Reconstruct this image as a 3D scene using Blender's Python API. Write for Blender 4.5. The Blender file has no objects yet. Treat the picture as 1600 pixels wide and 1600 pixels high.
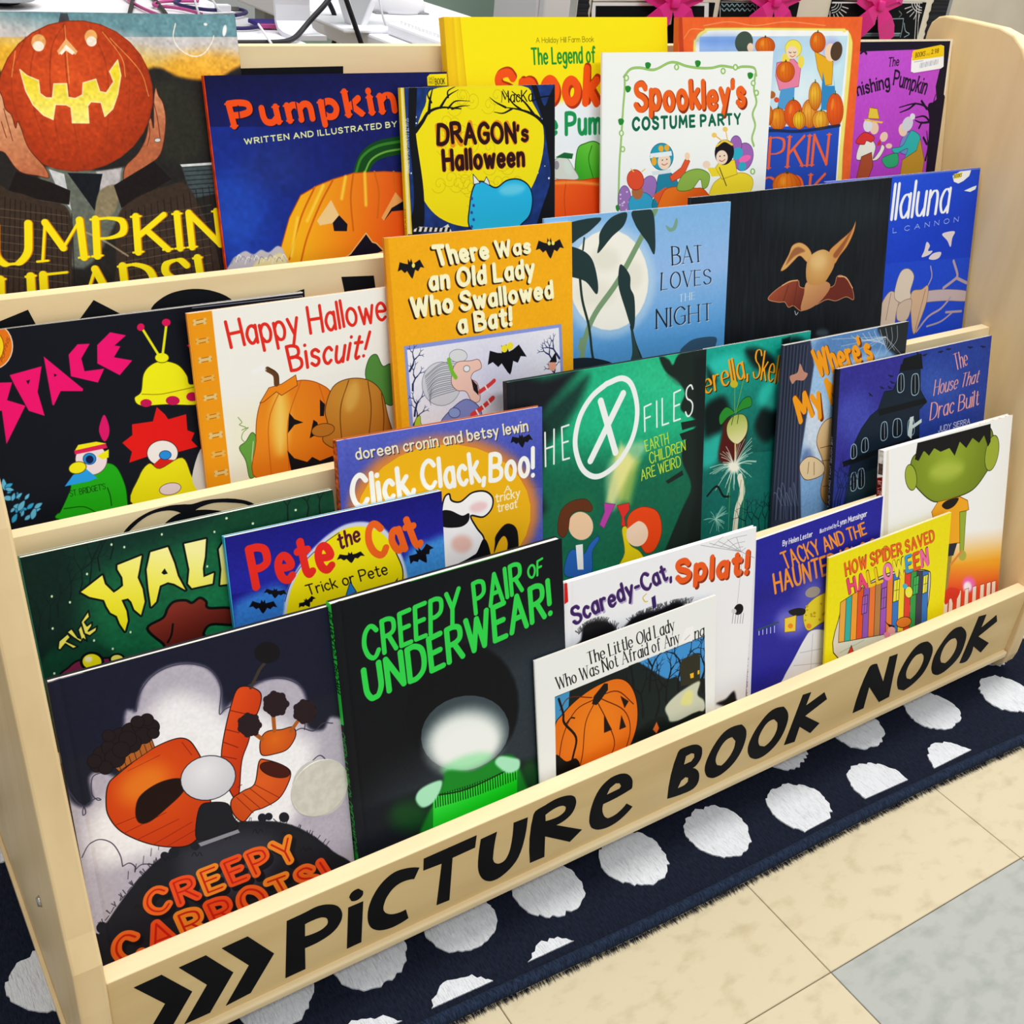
import bpy, bmesh, math, random
import numpy as np
from mathutils import Vector, Matrix
from mathutils.geometry import tessellate_polygon

# ---------------------------------------------------------------- camera, world, lights, exposure
scene = bpy.context.scene
COL = scene.collection
cam_data = bpy.data.cameras.new('camera')
cam = bpy.data.objects.new('camera', cam_data)
COL.objects.link(cam)
scene.camera = cam
cam_data.sensor_fit = 'HORIZONTAL'
cam_data.sensor_width = 36.0
cam_data.lens = 36.0 * 1738.673 / 1600.0
cam_data.clip_start = 0.02
cam.matrix_world = Matrix(((0.829513, 0.216835, -0.514675, -0.101464),
    (-0.550309, 0.474479, -0.687044, -0.580628),
    (0.095227, 0.853143, 0.512913, 0.910871),
    (0.000000, 0.000000, 0.000000, 1.000000)))

world = bpy.data.worlds.new('classroom_light')
scene.world = world
world.use_nodes = True
world.node_tree.nodes['Background'].inputs[0].default_value = (0.95, 0.97, 1.0, 1)
world.node_tree.nodes['Background'].inputs[1].default_value = 0.55

def area_light(name, loc, rot, sx, sy, watts, col=(1, 0.98, 0.95)):
    d = bpy.data.lights.new(name, 'AREA')
    d.shape = 'RECTANGLE'; d.size = sx; d.size_y = sy; d.energy = watts; d.color = col
    o = bpy.data.objects.new(name, d)
    o.location = loc; o.rotation_euler = rot
    COL.objects.link(o)
    return o
# ceiling fluorescents, rear and front, plus an added far fill
area_light('ceiling_lamp_rear', (0.7, 0.55, 2.7), (0, 0, 0), 2.4, 0.6, 52)
area_light('far_wall_fill', (3.6, 0.9, 2.7), (0, 0, 0), 1.2, 1.2, 60)  # added to brighten the far wall, not a known fixture
area_light('ceiling_lamp_front', (0.5, -1.7, 2.7), (0, 0, 0), 2.4, 0.6, 46)

scene.view_settings.view_transform = 'Standard'
scene.view_settings.look = 'None'
scene.view_settings.exposure = 0.0
scene.view_settings.gamma = 1.0
scene.view_settings.use_curve_mapping = False

# ---------------------------------------------------------------- helpers
def srgb(h):
    out = []
    for i in (0, 2, 4):
        c = int(h[i:i + 2], 16) / 255
        out.append(c / 12.92 if c <= .04045 else ((c + .055) / 1.055) ** 2.4)
    return (*out, 1)

def material(name, hexcol, rough=.5, spec=.4, metal=0.0):
    m = bpy.data.materials.new(name); m.use_nodes = True
    b = m.node_tree.nodes['Principled BSDF']
    b.inputs['Base Color'].default_value = srgb(hexcol)
    b.inputs['Roughness'].default_value = rough
    b.inputs['Specular IOR Level'].default_value = spec
    b.inputs['Metallic'].default_value = metal
    return m

def add_variation(m, hex2, scale=(1, 1, 1), noise_scale=8, lo=.35, hi=.65, bump=0, detail=4, bump_dist=.001, world=False):
    """second colour mixed in by object-space noise; optional fine relief from the same noise"""
    nt = m.node_tree; b = nt.nodes['Principled BSDF']
    tc = nt.nodes.new('ShaderNodeTexCoord'); mp = nt.nodes.new('ShaderNodeMapping'); mp.inputs['Scale'].default_value = scale
    nz = nt.nodes.new('ShaderNodeTexNoise'); nz.inputs['Scale'].default_value = noise_scale; nz.inputs['Detail'].default_value = detail
    rp = nt.nodes.new('ShaderNodeValToRGB')
    rp.color_ramp.elements[0].position = lo; rp.color_ramp.elements[1].position = hi
    rp.color_ramp.elements[0].color = b.inputs['Base Color'].default_value; rp.color_ramp.elements[1].color = srgb(hex2)
    nt.links.new(nt.nodes.new('ShaderNodeNewGeometry').outputs['Position'] if world else tc.outputs['Object'], mp.inputs[0]); nt.links.new(mp.outputs[0], nz.inputs['Vector'])
    nt.links.new(nz.outputs['Fac'], rp.inputs[0]); nt.links.new(rp.outputs[0], b.inputs['Base Color'])
    if bump:
        bp = nt.nodes.new('ShaderNodeBump'); bp.inputs['Strength'].default_value = bump; bp.inputs['Distance'].default_value = bump_dist
        nt.links.new(nz.outputs['Fac'], bp.inputs['Height']); nt.links.new(bp.outputs[0], b.inputs['Normal'])
    return m

def link(o, parent=None):
    COL.objects.link(o)
    if parent is not None:
        o.parent = parent
    return o

def mesh_obj(name, verts, faces, mat=None, parent=None, smooth=False):
    me = bpy.data.meshes.new(name)
    me.from_pydata([tuple(v) for v in verts], [], faces)
    me.validate(); me.update()
    if mat: me.materials.append(mat)
    if smooth: me.polygons.foreach_set('use_smooth', [True] * len(me.polygons))
    return link(bpy.data.objects.new(name, me), parent)

def bm_obj(name, bm, mat=None, parent=None, smooth=False):
    bmesh.ops.recalc_face_normals(bm, faces=bm.faces)
    me = bpy.data.meshes.new(name); bm.to_mesh(me); bm.free()
    if mat: me.materials.append(mat)
    if smooth: me.polygons.foreach_set('use_smooth', [True] * len(me.polygons))
    return link(bpy.data.objects.new(name, me), parent)

def add_box(bm, x0, x1, y0, y1, z0, z1, bevel=0, seg=2):
    r = bmesh.ops.create_cube(bm, size=1)
    bmesh.ops.scale(bm, verts=r['verts'], vec=(x1 - x0, y1 - y0, z1 - z0))
    bmesh.ops.translate(bm, verts=r['verts'], vec=((x0 + x1) / 2, (y0 + y1) / 2, (z0 + z1) / 2))
    if bevel:
        es = list({e for v in r['verts'] for e in v.link_edges})
        bmesh.ops.bevel(bm, geom=es, offset=bevel, segments=seg, affect='EDGES', profile=.5)

def box(name, x0, x1, y0, y1, z0, z1, mat, parent=None, bevel=0, seg=2):
    bm = bmesh.new(); add_box(bm, x0, x1, y0, y1, z0, z1, bevel, seg)
    return bm_obj(name, bm, mat, parent)

def extrude_poly(name, pts3, vec, mat, parent=None, bevel=0, seg=2):
    """a flat outline of 3-D points pushed along vec"""
    bm = bmesh.new()
    f = bm.faces.new([bm.verts.new(p) for p in pts3])
    r = bmesh.ops.extrude_face_region(bm, geom=[f])
    bmesh.ops.translate(bm, verts=[g for g in r['geom'] if isinstance(g, bmesh.types.BMVert)], vec=vec)
    if bevel:
        n = Vector(vec).normalized()
        es = [e for e in bm.edges if abs((e.verts[0].co - e.verts[1].co).normalized().dot(n)) < .5]
        bmesh.ops.bevel(bm, geom=es, offset=bevel, segments=seg, affect='EDGES', profile=.5)
    return bm_obj(name, bm, mat, parent)

def plate(name, loops, place, thick_vec, mat, parent=None):
    """a thin cut-out plate: outer outline plus holes, in 2-D, set in space by place(u, v)"""
    polys = [[Vector((u, v, 0)) for u, v in L] for L in loops]
    tri = tessellate_polygon(polys)
    flat = [p for L in polys for p in L]
    P = [Vector(place(p.x, p.y)) for p in flat]; t = Vector(thick_vec); n = len(P)
    verts = [p + t for p in P] + P
    faces = [tuple(q) for q in tri]
    k = 0
    for L in loops:
        m = len(L)
        for i in range(m):
            a, b = k + i, k + (i + 1) % m
            faces.append((a, b, b + n, a + n))
        k += m
    bm = bmesh.new(); vs = [bm.verts.new(v) for v in verts]
    for f in faces:
        try: bm.faces.new([vs[i] for i in f])
        except ValueError: pass
    return bm_obj(name, bm, mat, parent)

def tube(name, pts, r, mat, parent=None, res=3, cyclic=False):
    cu = bpy.data.curves.new(name, 'CURVE'); cu.dimensions = '3D'
    sp = cu.splines.new('NURBS'); sp.points.add(len(pts) - 1)
    for p, q in zip(sp.points, pts): p.co = (*q, 1)
    sp.use_endpoint_u = True; sp.order_u = min(4, len(pts)); cu.resolution_u = 6
    cu.bevel_depth = r; cu.bevel_resolution = res; cu.use_fill_caps = True
    cu.materials.append(mat)
    o = bpy.data.objects.new(name + '_curve', cu); COL.objects.link(o)
    dg = bpy.context.evaluated_depsgraph_get()
    me = bpy.data.meshes.new_from_object(o.evaluated_get(dg)); me.name = name
    bpy.data.objects.remove(o); bpy.data.curves.remove(cu)
    me.polygons.foreach_set('use_smooth', [True] * len(me.polygons))
    return link(bpy.data.objects.new(name, me), parent)

def thing(name, label, cat, loc=(0, 0, 0), group=None):
    o = bpy.data.objects.new(name, None); o.empty_display_size = .02; o.location = loc
    COL.objects.link(o); o['label'] = label; o['category'] = cat
    if group: o['group'] = group
    return o

def tag(o, label, cat, group=None):
    o['label'] = label; o['category'] = cat
    if group: o['group'] = group
    return o

# ---------------------------------------------------------------- materials
birch = material('birch_veneer', 'e8d5aa', .45, .25)
add_variation(birch, 'e0c89a', (1.2, 9, 9), 3.2, .38, .7, .06)
birch_side = material('birch_side', 'e4cb9c', .45, .25)  # vertical grain; darker than the boards, the panels' shade put into the tone
add_variation(birch_side, 'd8bc8c', (9, 9, 1.3), 3.0, .38, .72, .06)
birch_shaded = material('rail_birch_shaded', 'd9bf8a', .45, .25)  # birch with the shade of the rail's front put into the colour
add_variation(birch_shaded, 'ceb27c', (1.2, 9, 9), 3.2, .38, .7, .05)
vinyl = material('black_vinyl', '0a0c11', .6, .1)
paper = material('page_paper', 'f4f1e8', .8, .2)
add_variation(paper, 'e4dfd2', (1, 300, 1), 4, .4, .6)
steel = material('bolt_steel', 'b8b6ac', .3, .5, 1.0)
white_plastic = material('white_plastic', 'e8e9ee', .4, .4)
grey_plastic = material('key_grey', 'f4f6f6', .5, .3)
silver = material('brushed_silver', 'd2d3da', .4, .45, .2)
black_rubber = material('black_cable', '14151b', .5, .3)

# ---------------------------------------------------------------- setting
tile_beige = material('vinyl_tile_beige', 'c0b394', .45, .25)
add_variation(tile_beige, 'b0a281', (1, 1.6, 1), 34, .52, .74, .05, 6, world=True)
tile_grey = material('vinyl_tile_grey', '9ea09a', .45, .25)
add_variation(tile_grey, '8c918b', (1, 1.6, 1), 34, .46, .72, .05, 6, world=True)
joint_mat = material('tile_joint', '6b5a40', .8, .1)
floor = box('floor', -1.6, 6.0, -1.7, 2.4, -.06, -.0022, joint_mat); floor['kind'] = 'structure'
T = .3048; PHI = -0.01655; cP, sP = math.cos(PHI), math.sin(PHI)
tile_mesh = {}
for nm, m in (('beige', tile_beige), ('grey', tile_grey)):
    bm = bmesh.new(); add_box(bm, .0004, T - .0004, .0004, T - .0004, -.0022, 0)
    top = [e for e in bm.edges if all(v.co.z > -.001 for v in e.verts)]
    bmesh.ops.bevel(bm, geom=top, offset=.0006, segments=1, affect='EDGES')
    bmesh.ops.recalc_face_normals(bm, faces=bm.faces)
    me = bpy.data.meshes.new('floor_tile'); bm.to_mesh(me); bm.free(); me.materials.append(m); tile_mesh[nm] = me
for i in range(-7, 14):
    for j in range(-4, 9):
        grey = j == -1 and i % 2 == 1
        o = bpy.data.objects.new('floor_tile', tile_mesh['grey' if grey else 'beige'])
        o.matrix_world = Matrix.Translation((0.9234 + T * (cP * i - sP * j), -0.2237 + T * (sP * i + cP * j), 0)) @ Matrix.Rotation(PHI, 4, 'Z')
        link(o, floor)
wall_mat = material('wall_paint', 'c3bba9', .7, .2)
add_variation(wall_mat, 'bcb4a2', (1, 1, 1), 5, .4, .6)
w = box('wall_back', -1.6, 6.0, 2.4, 2.5, -.06, 2.6, wall_mat); w['kind'] = 'structure'

# ---------------------------------------------------------------- polka-dot rug
rug_mat = material('navy_wool', '1b2132', .95, .1)
add_variation(rug_mat, '10141f', (60, 16, 60), 9, .35, .7, .9, 6, .004)
dot_mat = material('white_wool', 'dcdfe4', .95, .1)
add_variation(dot_mat, 'b4b2b6', (90, 10, 60), 8, .55, .85, .9, 6, .004)
band_mat = material('rug_binding', '26334a', .95, .1)
add_variation(band_mat, '141b29', (120, 30, 30), 6, .35, .65, .8, 4, .003)
rug = thing('polka_dot_rug', 'navy blue rug with white polka dots lying under the book rack', 'rug', (.6, .4, 0))
def rug_edge(x): return -.086 - .031 * (x - .268) + .0025 * math.sin(x * 9)
RZ = .0055
nx = 70
vs, fs = [], []
xs = [-.75 + 2.75 * i / nx for i in range(nx + 1)]
for x in xs:
    e = rug_edge(x)
    vs += [(x - .6, e + .012 - .4, 0), (x - .6, e + .012 - .4, RZ), (x - .6, .49 - .4, RZ), (x - .6, .49 - .4, 0)]
for i in range(nx):
    a, b = 4 * i, 4 * i + 4
    fs += [(a, b, b + 1, a + 1), (a + 1, b + 1, b + 2, a + 2), (a + 2, b + 2, b + 3, a + 3), (a + 3, b + 3, b, a)]
fs += [(0, 1, 2, 3), (4 * nx + 3, 4 * nx + 2, 4 * nx + 1, 4 * nx)]
mesh_obj('pile', vs, fs, rug_mat, rug)
tube('binding', [(x - .6, rug_edge(x) + .007 - .4, .0062) for x in xs], .0062, band_mat, rug)
# loose fibres along the rug's edge
rng = random.Random(3)
vs, fs = [], []
for q in range(2600):
    x = rng.uniform(-.3, 1.5); e = rug_edge(x) - .4; l = rng.uniform(.002, .006); dx = rng.uniform(-.002, .003); z = rng.uniform(.0006, .003)
    k = len(vs)
    vs += [(x - .6, e + .002, z), (x - .5994, e + .002, z + .0003), (x - .6 + dx, e - l, .0006)]
    fs.append((k, k + 1, k + 2))
fz = mesh_obj('loose_fibres', vs, fs, rug_mat, rug); fz['kind'] = 'stuff'
# woven dots: raised, ragged along the pile
R = .0356
def dot_centre(i, j):
    q = i + (.5 if j % 2 else 0)
    return Vector((.6386 + .1085 * q + .0018 * min(q * q, 30) - .008 * j, -.032 - .0168 * q - .0013 * min(q * q, 30) + .094 * j))
for i in range(-13, 14):
    for j in range(-2, 7):
        c = dot_centre(i, j)
        if not (-.72 < c.x < 1.95 and c.y < .45): continue
        if c.y < rug_edge(c.x) - .02: continue
        if c.y < rug_edge(c.x) - R + .033: continue
        rg = random.Random(i * 100 + j)
        if .08 < c.x < 1.12 and c.y > .12: continue        # under the rack
        n = 56; top, low = [], []
        for q in range(n):
            a = 2 * math.pi * q / n
            r = R * (1 + .035 * math.sin(3 * a + i) + rg.uniform(-.03, .03))
            x = c.x + r * math.cos(a) * 1.03; y = c.y + r * math.sin(a) + rg.uniform(-.0022, .0022)
            if y < rug_edge(x) + .019: continue          # cut off by the binding
            top.append((x - .6, y - .4, RZ + .0016)); low.append((x - .6, y - .4, RZ - .001))
        n = len(top)
        if n < 8: continue
        cx, cy = sum(p[0] for p in top) / n + .6, sum(p[1] for p in top) / n + .4
        v = top + low + [(cx - .6, cy - .4, RZ + .0022)]
        f = [(q, (q + 1) % n, 2 * n) for q in range(n)] + [(q, q + n, (q + 1) % n + n, (q + 1) % n) for q in range(n)]
        mesh_obj('polka_dot', v, f, dot_mat, rug)

# ---------------------------------------------------------------- the book display rack
W = 1.1897; Y1 = 0.0176; Z1 = 0.1413; LEAN = 0.23858; TB = 0.0115; PT = .0225
EDGE = {1: (0.0176, 0.1413), 2: (0.1012, 0.2901), 3: (0.1848, 0.4407), 4: (0.2684, 0.5904), 5: (0.3550, 0.7487)}          # board number -> (y, z) of its top rear edge
rack = thing('book_display_rack', 'birch wood tiered book display rack lettered on its front rail', 'rack', (W / 2, .19, RZ))
ro = Vector(rack.location)
def at_rack(pts): return [Vector(p) - ro for p in pts]
prof = [(.03, RZ), (.014, RZ + .001), (.002, RZ + .006), (-.005, RZ + .016), (-.0075, .035), (-.0075, .06), (-.005, .12), (0, .165), (.011, .192), (.040, .292), (.073, .41), (.0995, .495), (.145, .61), (.195, .69), (.232, .742),
        (.248, .762), (.264, .7735), (.285, .7785), (.325, .7793), (.3655, .7793), (.375, .7765), (.383, .769), (.386, .757), (.386, RZ)]
for x0 in (-PT, W):
    p = extrude_poly('side_panel', at_rack([(x0, y, z) for y, z in prof]), (PT, 0, 0), birch_side, rack, .0022, 2)
for x0, x1 in ((-PT - .004, -PT), (W + PT, W + PT + .004)):
    box('base_strip', x0 - ro.x, x1 - ro.x, .02 - ro.y, .386 - ro.y, 0, .008, birch_side, rack, .001)
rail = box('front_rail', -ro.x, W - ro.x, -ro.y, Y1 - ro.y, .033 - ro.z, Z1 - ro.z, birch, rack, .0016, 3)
rail.data.materials.append(birch_shaded)          # the rail's shaded front is put into this darker birch; its top stays pale
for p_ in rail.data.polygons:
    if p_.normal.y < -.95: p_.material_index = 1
box('bottom_moulding', -ro.x, W - .002 - ro.x, -.006 - ro.y, .004 - ro.y, .0325 - ro.z, .0425 - ro.z, birch, rack, .0028, 3)
sl, cl, tl = math.sin(LEAN), math.cos(LEAN), math.tan(LEAN)
for k in (2, 3, 4, 5):
    y, z = EDGE[k]; zb = max(.06, z - .205)
    q = [(y, z), (y - TB / cl, z), (y - TB / cl - (z - zb) * tl, zb), (y - (z - zb) * tl, zb)]
    extrude_poly('tier_board', at_rack([(0, a, b) for a, b in q]), (W, 0, 0), birch, rack, .0012, 2)
for k in (1, 2, 3, 4):
    y, z = EDGE[k]; zf = z - (.040 if k == 1 else .046)
    y0 = y if k == 1 else y - (z - zf) * tl
    y2, z2 = EDGE[k + 1]
    y1 = y2 - TB / cl - (z2 - zf) * tl
    box('pocket_floor', -ro.x, W - ro.x, y0 - .002 - ro.y, y1 + .003 - ro.y, zf - .012 - ro.z, zf - .0004 - ro.z, birch, rack)
box('back_panel', -ro.x, W - ro.x, .376 - ro.y, .384 - ro.y, .02 - ro.z, .70 - ro.z, birch, rack)
bm = bmesh.new(); bmesh.ops.create_cone(bm, cap_ends=True, segments=18, radius1=.0055, radius2=.0035, depth=.003)
bmesh.ops.rotate(bm, verts=bm.verts, matrix=Matrix.Rotation(-math.pi / 2, 3, 'Y'))
b_ = bm_obj('bolt_cap', bm, steel, rack, True); b_.location = Vector((-PT - .0012, 0.1023, 0.1400)) - ro; b_['label'] = 'small steel bolt head on the outer side'
# the vinyl lettering stuck on the front rail
LETTERS = [
    ('chevron', [[(0.0197, 0.1240), (0.0415, 0.1248), (0.0641, 0.0884), (0.0433, 0.0521), (0.0202, 0.0516), (0.0420, 0.0883)]]),
    ('chevron', [[(0.0553, 0.1245), (0.0774, 0.1251), (0.0991, 0.0893), (0.0774, 0.0512), (0.0556, 0.0516), (0.0767, 0.0884)]]),
    ('chevron', [[(0.0907, 0.1252), (0.1127, 0.1260), (0.1351, 0.0901), (0.1133, 0.0525), (0.0913, 0.0507), (0.1128, 0.0893)]]),
    ('letter P', [[(0.1470, 0.1240), (0.1510, 0.1241), (0.1551, 0.1243), (0.1591, 0.1244), (0.1632, 0.1247), (0.1661, 0.1250), (0.1690, 0.1255), (0.1719, 0.1258), (0.1749, 0.1257), (0.1775, 0.1252), (0.1802, 0.1244), (0.1829, 0.1233), (0.1856, 0.1218), (0.1878, 0.1204), (0.1901, 0.1187), (0.1922, 0.1167), (0.1942, 0.1143), (0.1956, 0.1118), (0.1968, 0.1091), (0.1977, 0.1063), (0.1983, 0.1036), (0.1985, 0.1005), (0.1983, 0.0976), (0.1978, 0.0949), (0.1970, 0.0926), (0.1956, 0.0898), (0.1939, 0.0873), (0.1919, 0.0853), (0.1898, 0.0836), (0.1870, 0.0820), (0.1839, 0.0808), (0.1808, 0.0799), (0.1776, 0.0793), (0.1742, 0.0788), (0.1706, 0.0787), (0.1670, 0.0787), (0.1634, 0.0790), (0.1638, 0.0507), (0.1451, 0.0507)], [(0.1634, 0.1102), (0.1654, 0.1105), (0.1674, 0.1107), (0.1694, 0.1107), (0.1714, 0.1107), (0.1732, 0.1107), (0.1749, 0.1105), (0.1767, 0.1102), (0.1786, 0.1097), (0.1798, 0.1090), (0.1810, 0.1082), (0.1823, 0.1071), (0.1834, 0.1059), (0.1840, 0.1044), (0.1845, 0.1029), (0.1848, 0.1014), (0.1849, 0.1000), (0.1849, 0.0987), (0.1846, 0.0975), (0.1841, 0.0966), (0.1835, 0.0959), (0.1819, 0.0947), (0.1802, 0.0937), (0.1783, 0.0931), (0.1763, 0.0928), (0.1732, 0.0927), (0.1700, 0.0929), (0.1667, 0.0934), (0.1634, 0.0942)]]),
    ('letter i', [[(0.2041, 0.1067), (0.2186, 0.1064), (0.2183, 0.0521), (0.2040, 0.0521)]]),
    ('dot of i', [[(0.2048, 0.1195), (0.2052, 0.1211), (0.2057, 0.1225), (0.2065, 0.1237), (0.2074, 0.1245), (0.2087, 0.1253), (0.2102, 0.1257), (0.2118, 0.1258), (0.2135, 0.1256), (0.2180, 0.1201), (0.2182, 0.1185), (0.2182, 0.1170), (0.2180, 0.1156), (0.2175, 0.1146), (0.2166, 0.1134), (0.2154, 0.1125), (0.2141, 0.1119), (0.2126, 0.1116), (0.2113, 0.1117), (0.2099, 0.1120), (0.2085, 0.1127), (0.2070, 0.1136)]]),
    ('letter C', [[(0.2743, 0.1185), (0.2710, 0.1205), (0.2678, 0.1222), (0.2646, 0.1236), (0.2615, 0.1247), (0.2581, 0.1257), (0.2548, 0.1264), (0.2516, 0.1267), (0.2486, 0.1265), (0.2455, 0.1256), (0.2426, 0.1243), (0.2399, 0.1225), (0.2374, 0.1205), (0.2350, 0.1180), (0.2328, 0.1152), (0.2308, 0.1121), (0.2290, 0.1087), (0.2274, 0.1052), (0.2261, 0.1014), (0.2250, 0.0974), (0.2242, 0.0931), (0.2238, 0.0891), (0.2237, 0.0849), (0.2238, 0.0805), (0.2244, 0.0759), (0.2250, 0.0730), (0.2259, 0.0701), (0.2271, 0.0672), (0.2286, 0.0646), (0.2306, 0.0620), (0.2328, 0.0597), (0.2351, 0.0578), (0.2373, 0.0564), (0.2408, 0.0548), (0.2441, 0.0537), (0.2475, 0.0530), (0.2507, 0.0527), (0.2548, 0.0528), (0.2589, 0.0533), (0.2628, 0.0541), (0.2666, 0.0554), (0.2632, 0.0689), (0.2604, 0.0686), (0.2574, 0.0686), (0.2543, 0.0691), (0.2512, 0.0700), (0.2492, 0.0709), (0.2471, 0.0721), (0.2450, 0.0738), (0.2431, 0.0757), (0.2419, 0.0773), (0.2409, 0.0792), (0.2401, 0.0811), (0.2395, 0.0830), (0.2393, 0.0851), (0.2393, 0.0870), (0.2395, 0.0888), (0.2399, 0.0905), (0.2404, 0.0929), (0.2410, 0.0951), (0.2418, 0.0972), (0.2427, 0.0990), (0.2442, 0.1013), (0.2458, 0.1035), (0.2475, 0.1054), (0.2495, 0.1069), (0.2515, 0.1080), (0.2537, 0.1088), (0.2560, 0.1092), (0.2584, 0.1093), (0.2611, 0.1091), (0.2639, 0.1085), (0.2668, 0.1076), (0.2697, 0.1063)]]),
    ('letter T', [[(0.2783, 0.1277), (0.3342, 0.1284), (0.3339, 0.1126), (0.3096, 0.1121), (0.3107, 0.0540), (0.2967, 0.0551), (0.2982, 0.1107), (0.2789, 0.1121)]]),
    ('letter U', [[(0.3396, 0.1204), (0.3573, 0.1211), (0.3566, 0.1129), (0.3562, 0.1045), (0.3561, 0.0957), (0.3564, 0.0867), (0.3566, 0.0848), (0.3572, 0.0828), (0.3580, 0.0807), (0.3590, 0.0787), (0.3604, 0.0770), (0.3620, 0.0755), (0.3635, 0.0744), (0.3650, 0.0738), (0.3671, 0.0736), (0.3691, 0.0738), (0.3708, 0.0746), (0.3722, 0.0759), (0.3737, 0.0786), (0.3749, 0.0818), (0.3757, 0.0854), (0.3762, 0.0892), (0.3767, 0.0975), (0.3768, 0.1060), (0.3765, 0.1146), (0.3759, 0.1234), (0.3922, 0.1225), (0.3925, 0.1135), (0.3925, 0.1047), (0.3921, 0.0962), (0.3913, 0.0878), (0.3904, 0.0819), (0.3892, 0.0763), (0.3876, 0.0710), (0.3854, 0.0665), (0.3824, 0.0625), (0.3789, 0.0591), (0.3750, 0.0564), (0.3708, 0.0542), (0.3680, 0.0532), (0.3649, 0.0526), (0.3615, 0.0527), (0.3579, 0.0535), (0.3554, 0.0547), (0.3529, 0.0564), (0.3503, 0.0587), (0.3480, 0.0614), (0.3459, 0.0646), (0.3442, 0.0680), (0.3427, 0.0716), (0.3416, 0.0750), (0.3406, 0.0794), (0.3399, 0.0836), (0.3396, 0.0876), (0.3393, 0.0916), (0.3391, 0.0991), (0.3391, 0.1063), (0.3393, 0.1135)]]),
    ('letter R', [[(0.3989, 0.1230), (0.4005, 0.1263), (0.4039, 0.1277), (0.4080, 0.1283), (0.4119, 0.1289), (0.4154, 0.1298), (0.4190, 0.1305), (0.4228, 0.1310), (0.4267, 0.1310), (0.4301, 0.1308), (0.4336, 0.1302), (0.4372, 0.1293), (0.4410, 0.1279), (0.4428, 0.1270), (0.4446, 0.1258), (0.4464, 0.1242), (0.4480, 0.1225), (0.4492, 0.1201), (0.4501, 0.1177), (0.4508, 0.1153), (0.4511, 0.1132), (0.4510, 0.1100), (0.4506, 0.1070), (0.4499, 0.1043), (0.4489, 0.1020), (0.4474, 0.0997), (0.4456, 0.0979), (0.4435, 0.0964), (0.4412, 0.0952), (0.4386, 0.0942), (0.4357, 0.0935), (0.4327, 0.0931), (0.4295, 0.0931), (0.4653, 0.0685), (0.4516, 0.0582), (0.4176, 0.0837), (0.4209, 0.0531), (0.4034, 0.0539), (0.4002, 0.0728), (0.3983, 0.0908), (0.3979, 0.1076)], [(0.4137, 0.1151), (0.4164, 0.1164), (0.4193, 0.1175), (0.4223, 0.1183), (0.4254, 0.1188), (0.4274, 0.1189), (0.4295, 0.1188), (0.4317, 0.1183), (0.4340, 0.1175), (0.4352, 0.1168), (0.4364, 0.1158), (0.4376, 0.1145), (0.4386, 0.1132), (0.4388, 0.1115), (0.4388, 0.1099), (0.4385, 0.1085), (0.4379, 0.1074), (0.4364, 0.1061), (0.4347, 0.1051), (0.4327, 0.1044), (0.4306, 0.1040), (0.4270, 0.1039), (0.4232, 0.1042), (0.4193, 0.1047), (0.4153, 0.1056)]]),
    ('letter e', [[(0.5245, 0.1027), (0.5242, 0.1052), (0.5237, 0.1077), (0.5229, 0.1103), (0.5217, 0.1130), (0.5201, 0.1156), (0.5183, 0.1181), (0.5162, 0.1204), (0.5141, 0.1224), (0.5113, 0.1243), (0.5085, 0.1257), (0.5058, 0.1267), (0.5032, 0.1274), (0.4996, 0.1278), (0.4963, 0.1279), (0.4931, 0.1276), (0.4903, 0.1267), (0.4869, 0.1250), (0.4839, 0.1229), (0.4813, 0.1203), (0.4790, 0.1172), (0.4770, 0.1132), (0.4754, 0.1087), (0.4742, 0.1039), (0.4733, 0.0988), (0.4727, 0.0938), (0.4725, 0.0885), (0.4727, 0.0830), (0.4733, 0.0772), (0.4739, 0.0742), (0.4750, 0.0711), (0.4764, 0.0679), (0.4781, 0.0647), (0.4806, 0.0621), (0.4833, 0.0598), (0.4860, 0.0579), (0.4886, 0.0565), (0.4925, 0.0551), (0.4963, 0.0541), (0.4999, 0.0537), (0.5033, 0.0536), (0.5073, 0.0540), (0.5111, 0.0547), (0.5146, 0.0559), (0.5179, 0.0574), (0.5216, 0.0597), (0.5251, 0.0623), (0.5283, 0.0652), (0.5312, 0.0685), (0.5218, 0.0773), (0.5195, 0.0746), (0.5169, 0.0721), (0.5140, 0.0701), (0.5108, 0.0684), (0.5082, 0.0676), (0.5054, 0.0671), (0.5024, 0.0671), (0.4992, 0.0674), (0.4976, 0.0686), (0.4959, 0.0701), (0.4944, 0.0718), (0.4931, 0.0736), (0.4917, 0.0762), (0.4905, 0.0788), (0.4895, 0.0814), (0.4888, 0.0839), (0.4883, 0.0864), (0.4881, 0.0888), (0.4881, 0.0911), (0.4884, 0.0931), (0.4976, 0.0933), (0.5066, 0.0940), (0.5154, 0.0954), (0.5239, 0.0972), (0.5247, 0.0980), (0.5249, 0.0993), (0.5248, 0.1010)], [(0.4906, 0.1046), (0.4936, 0.1129), (0.5003, 0.1162), (0.5057, 0.1137), (0.5087, 0.1084), (0.5073, 0.1055)]]),
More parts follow.
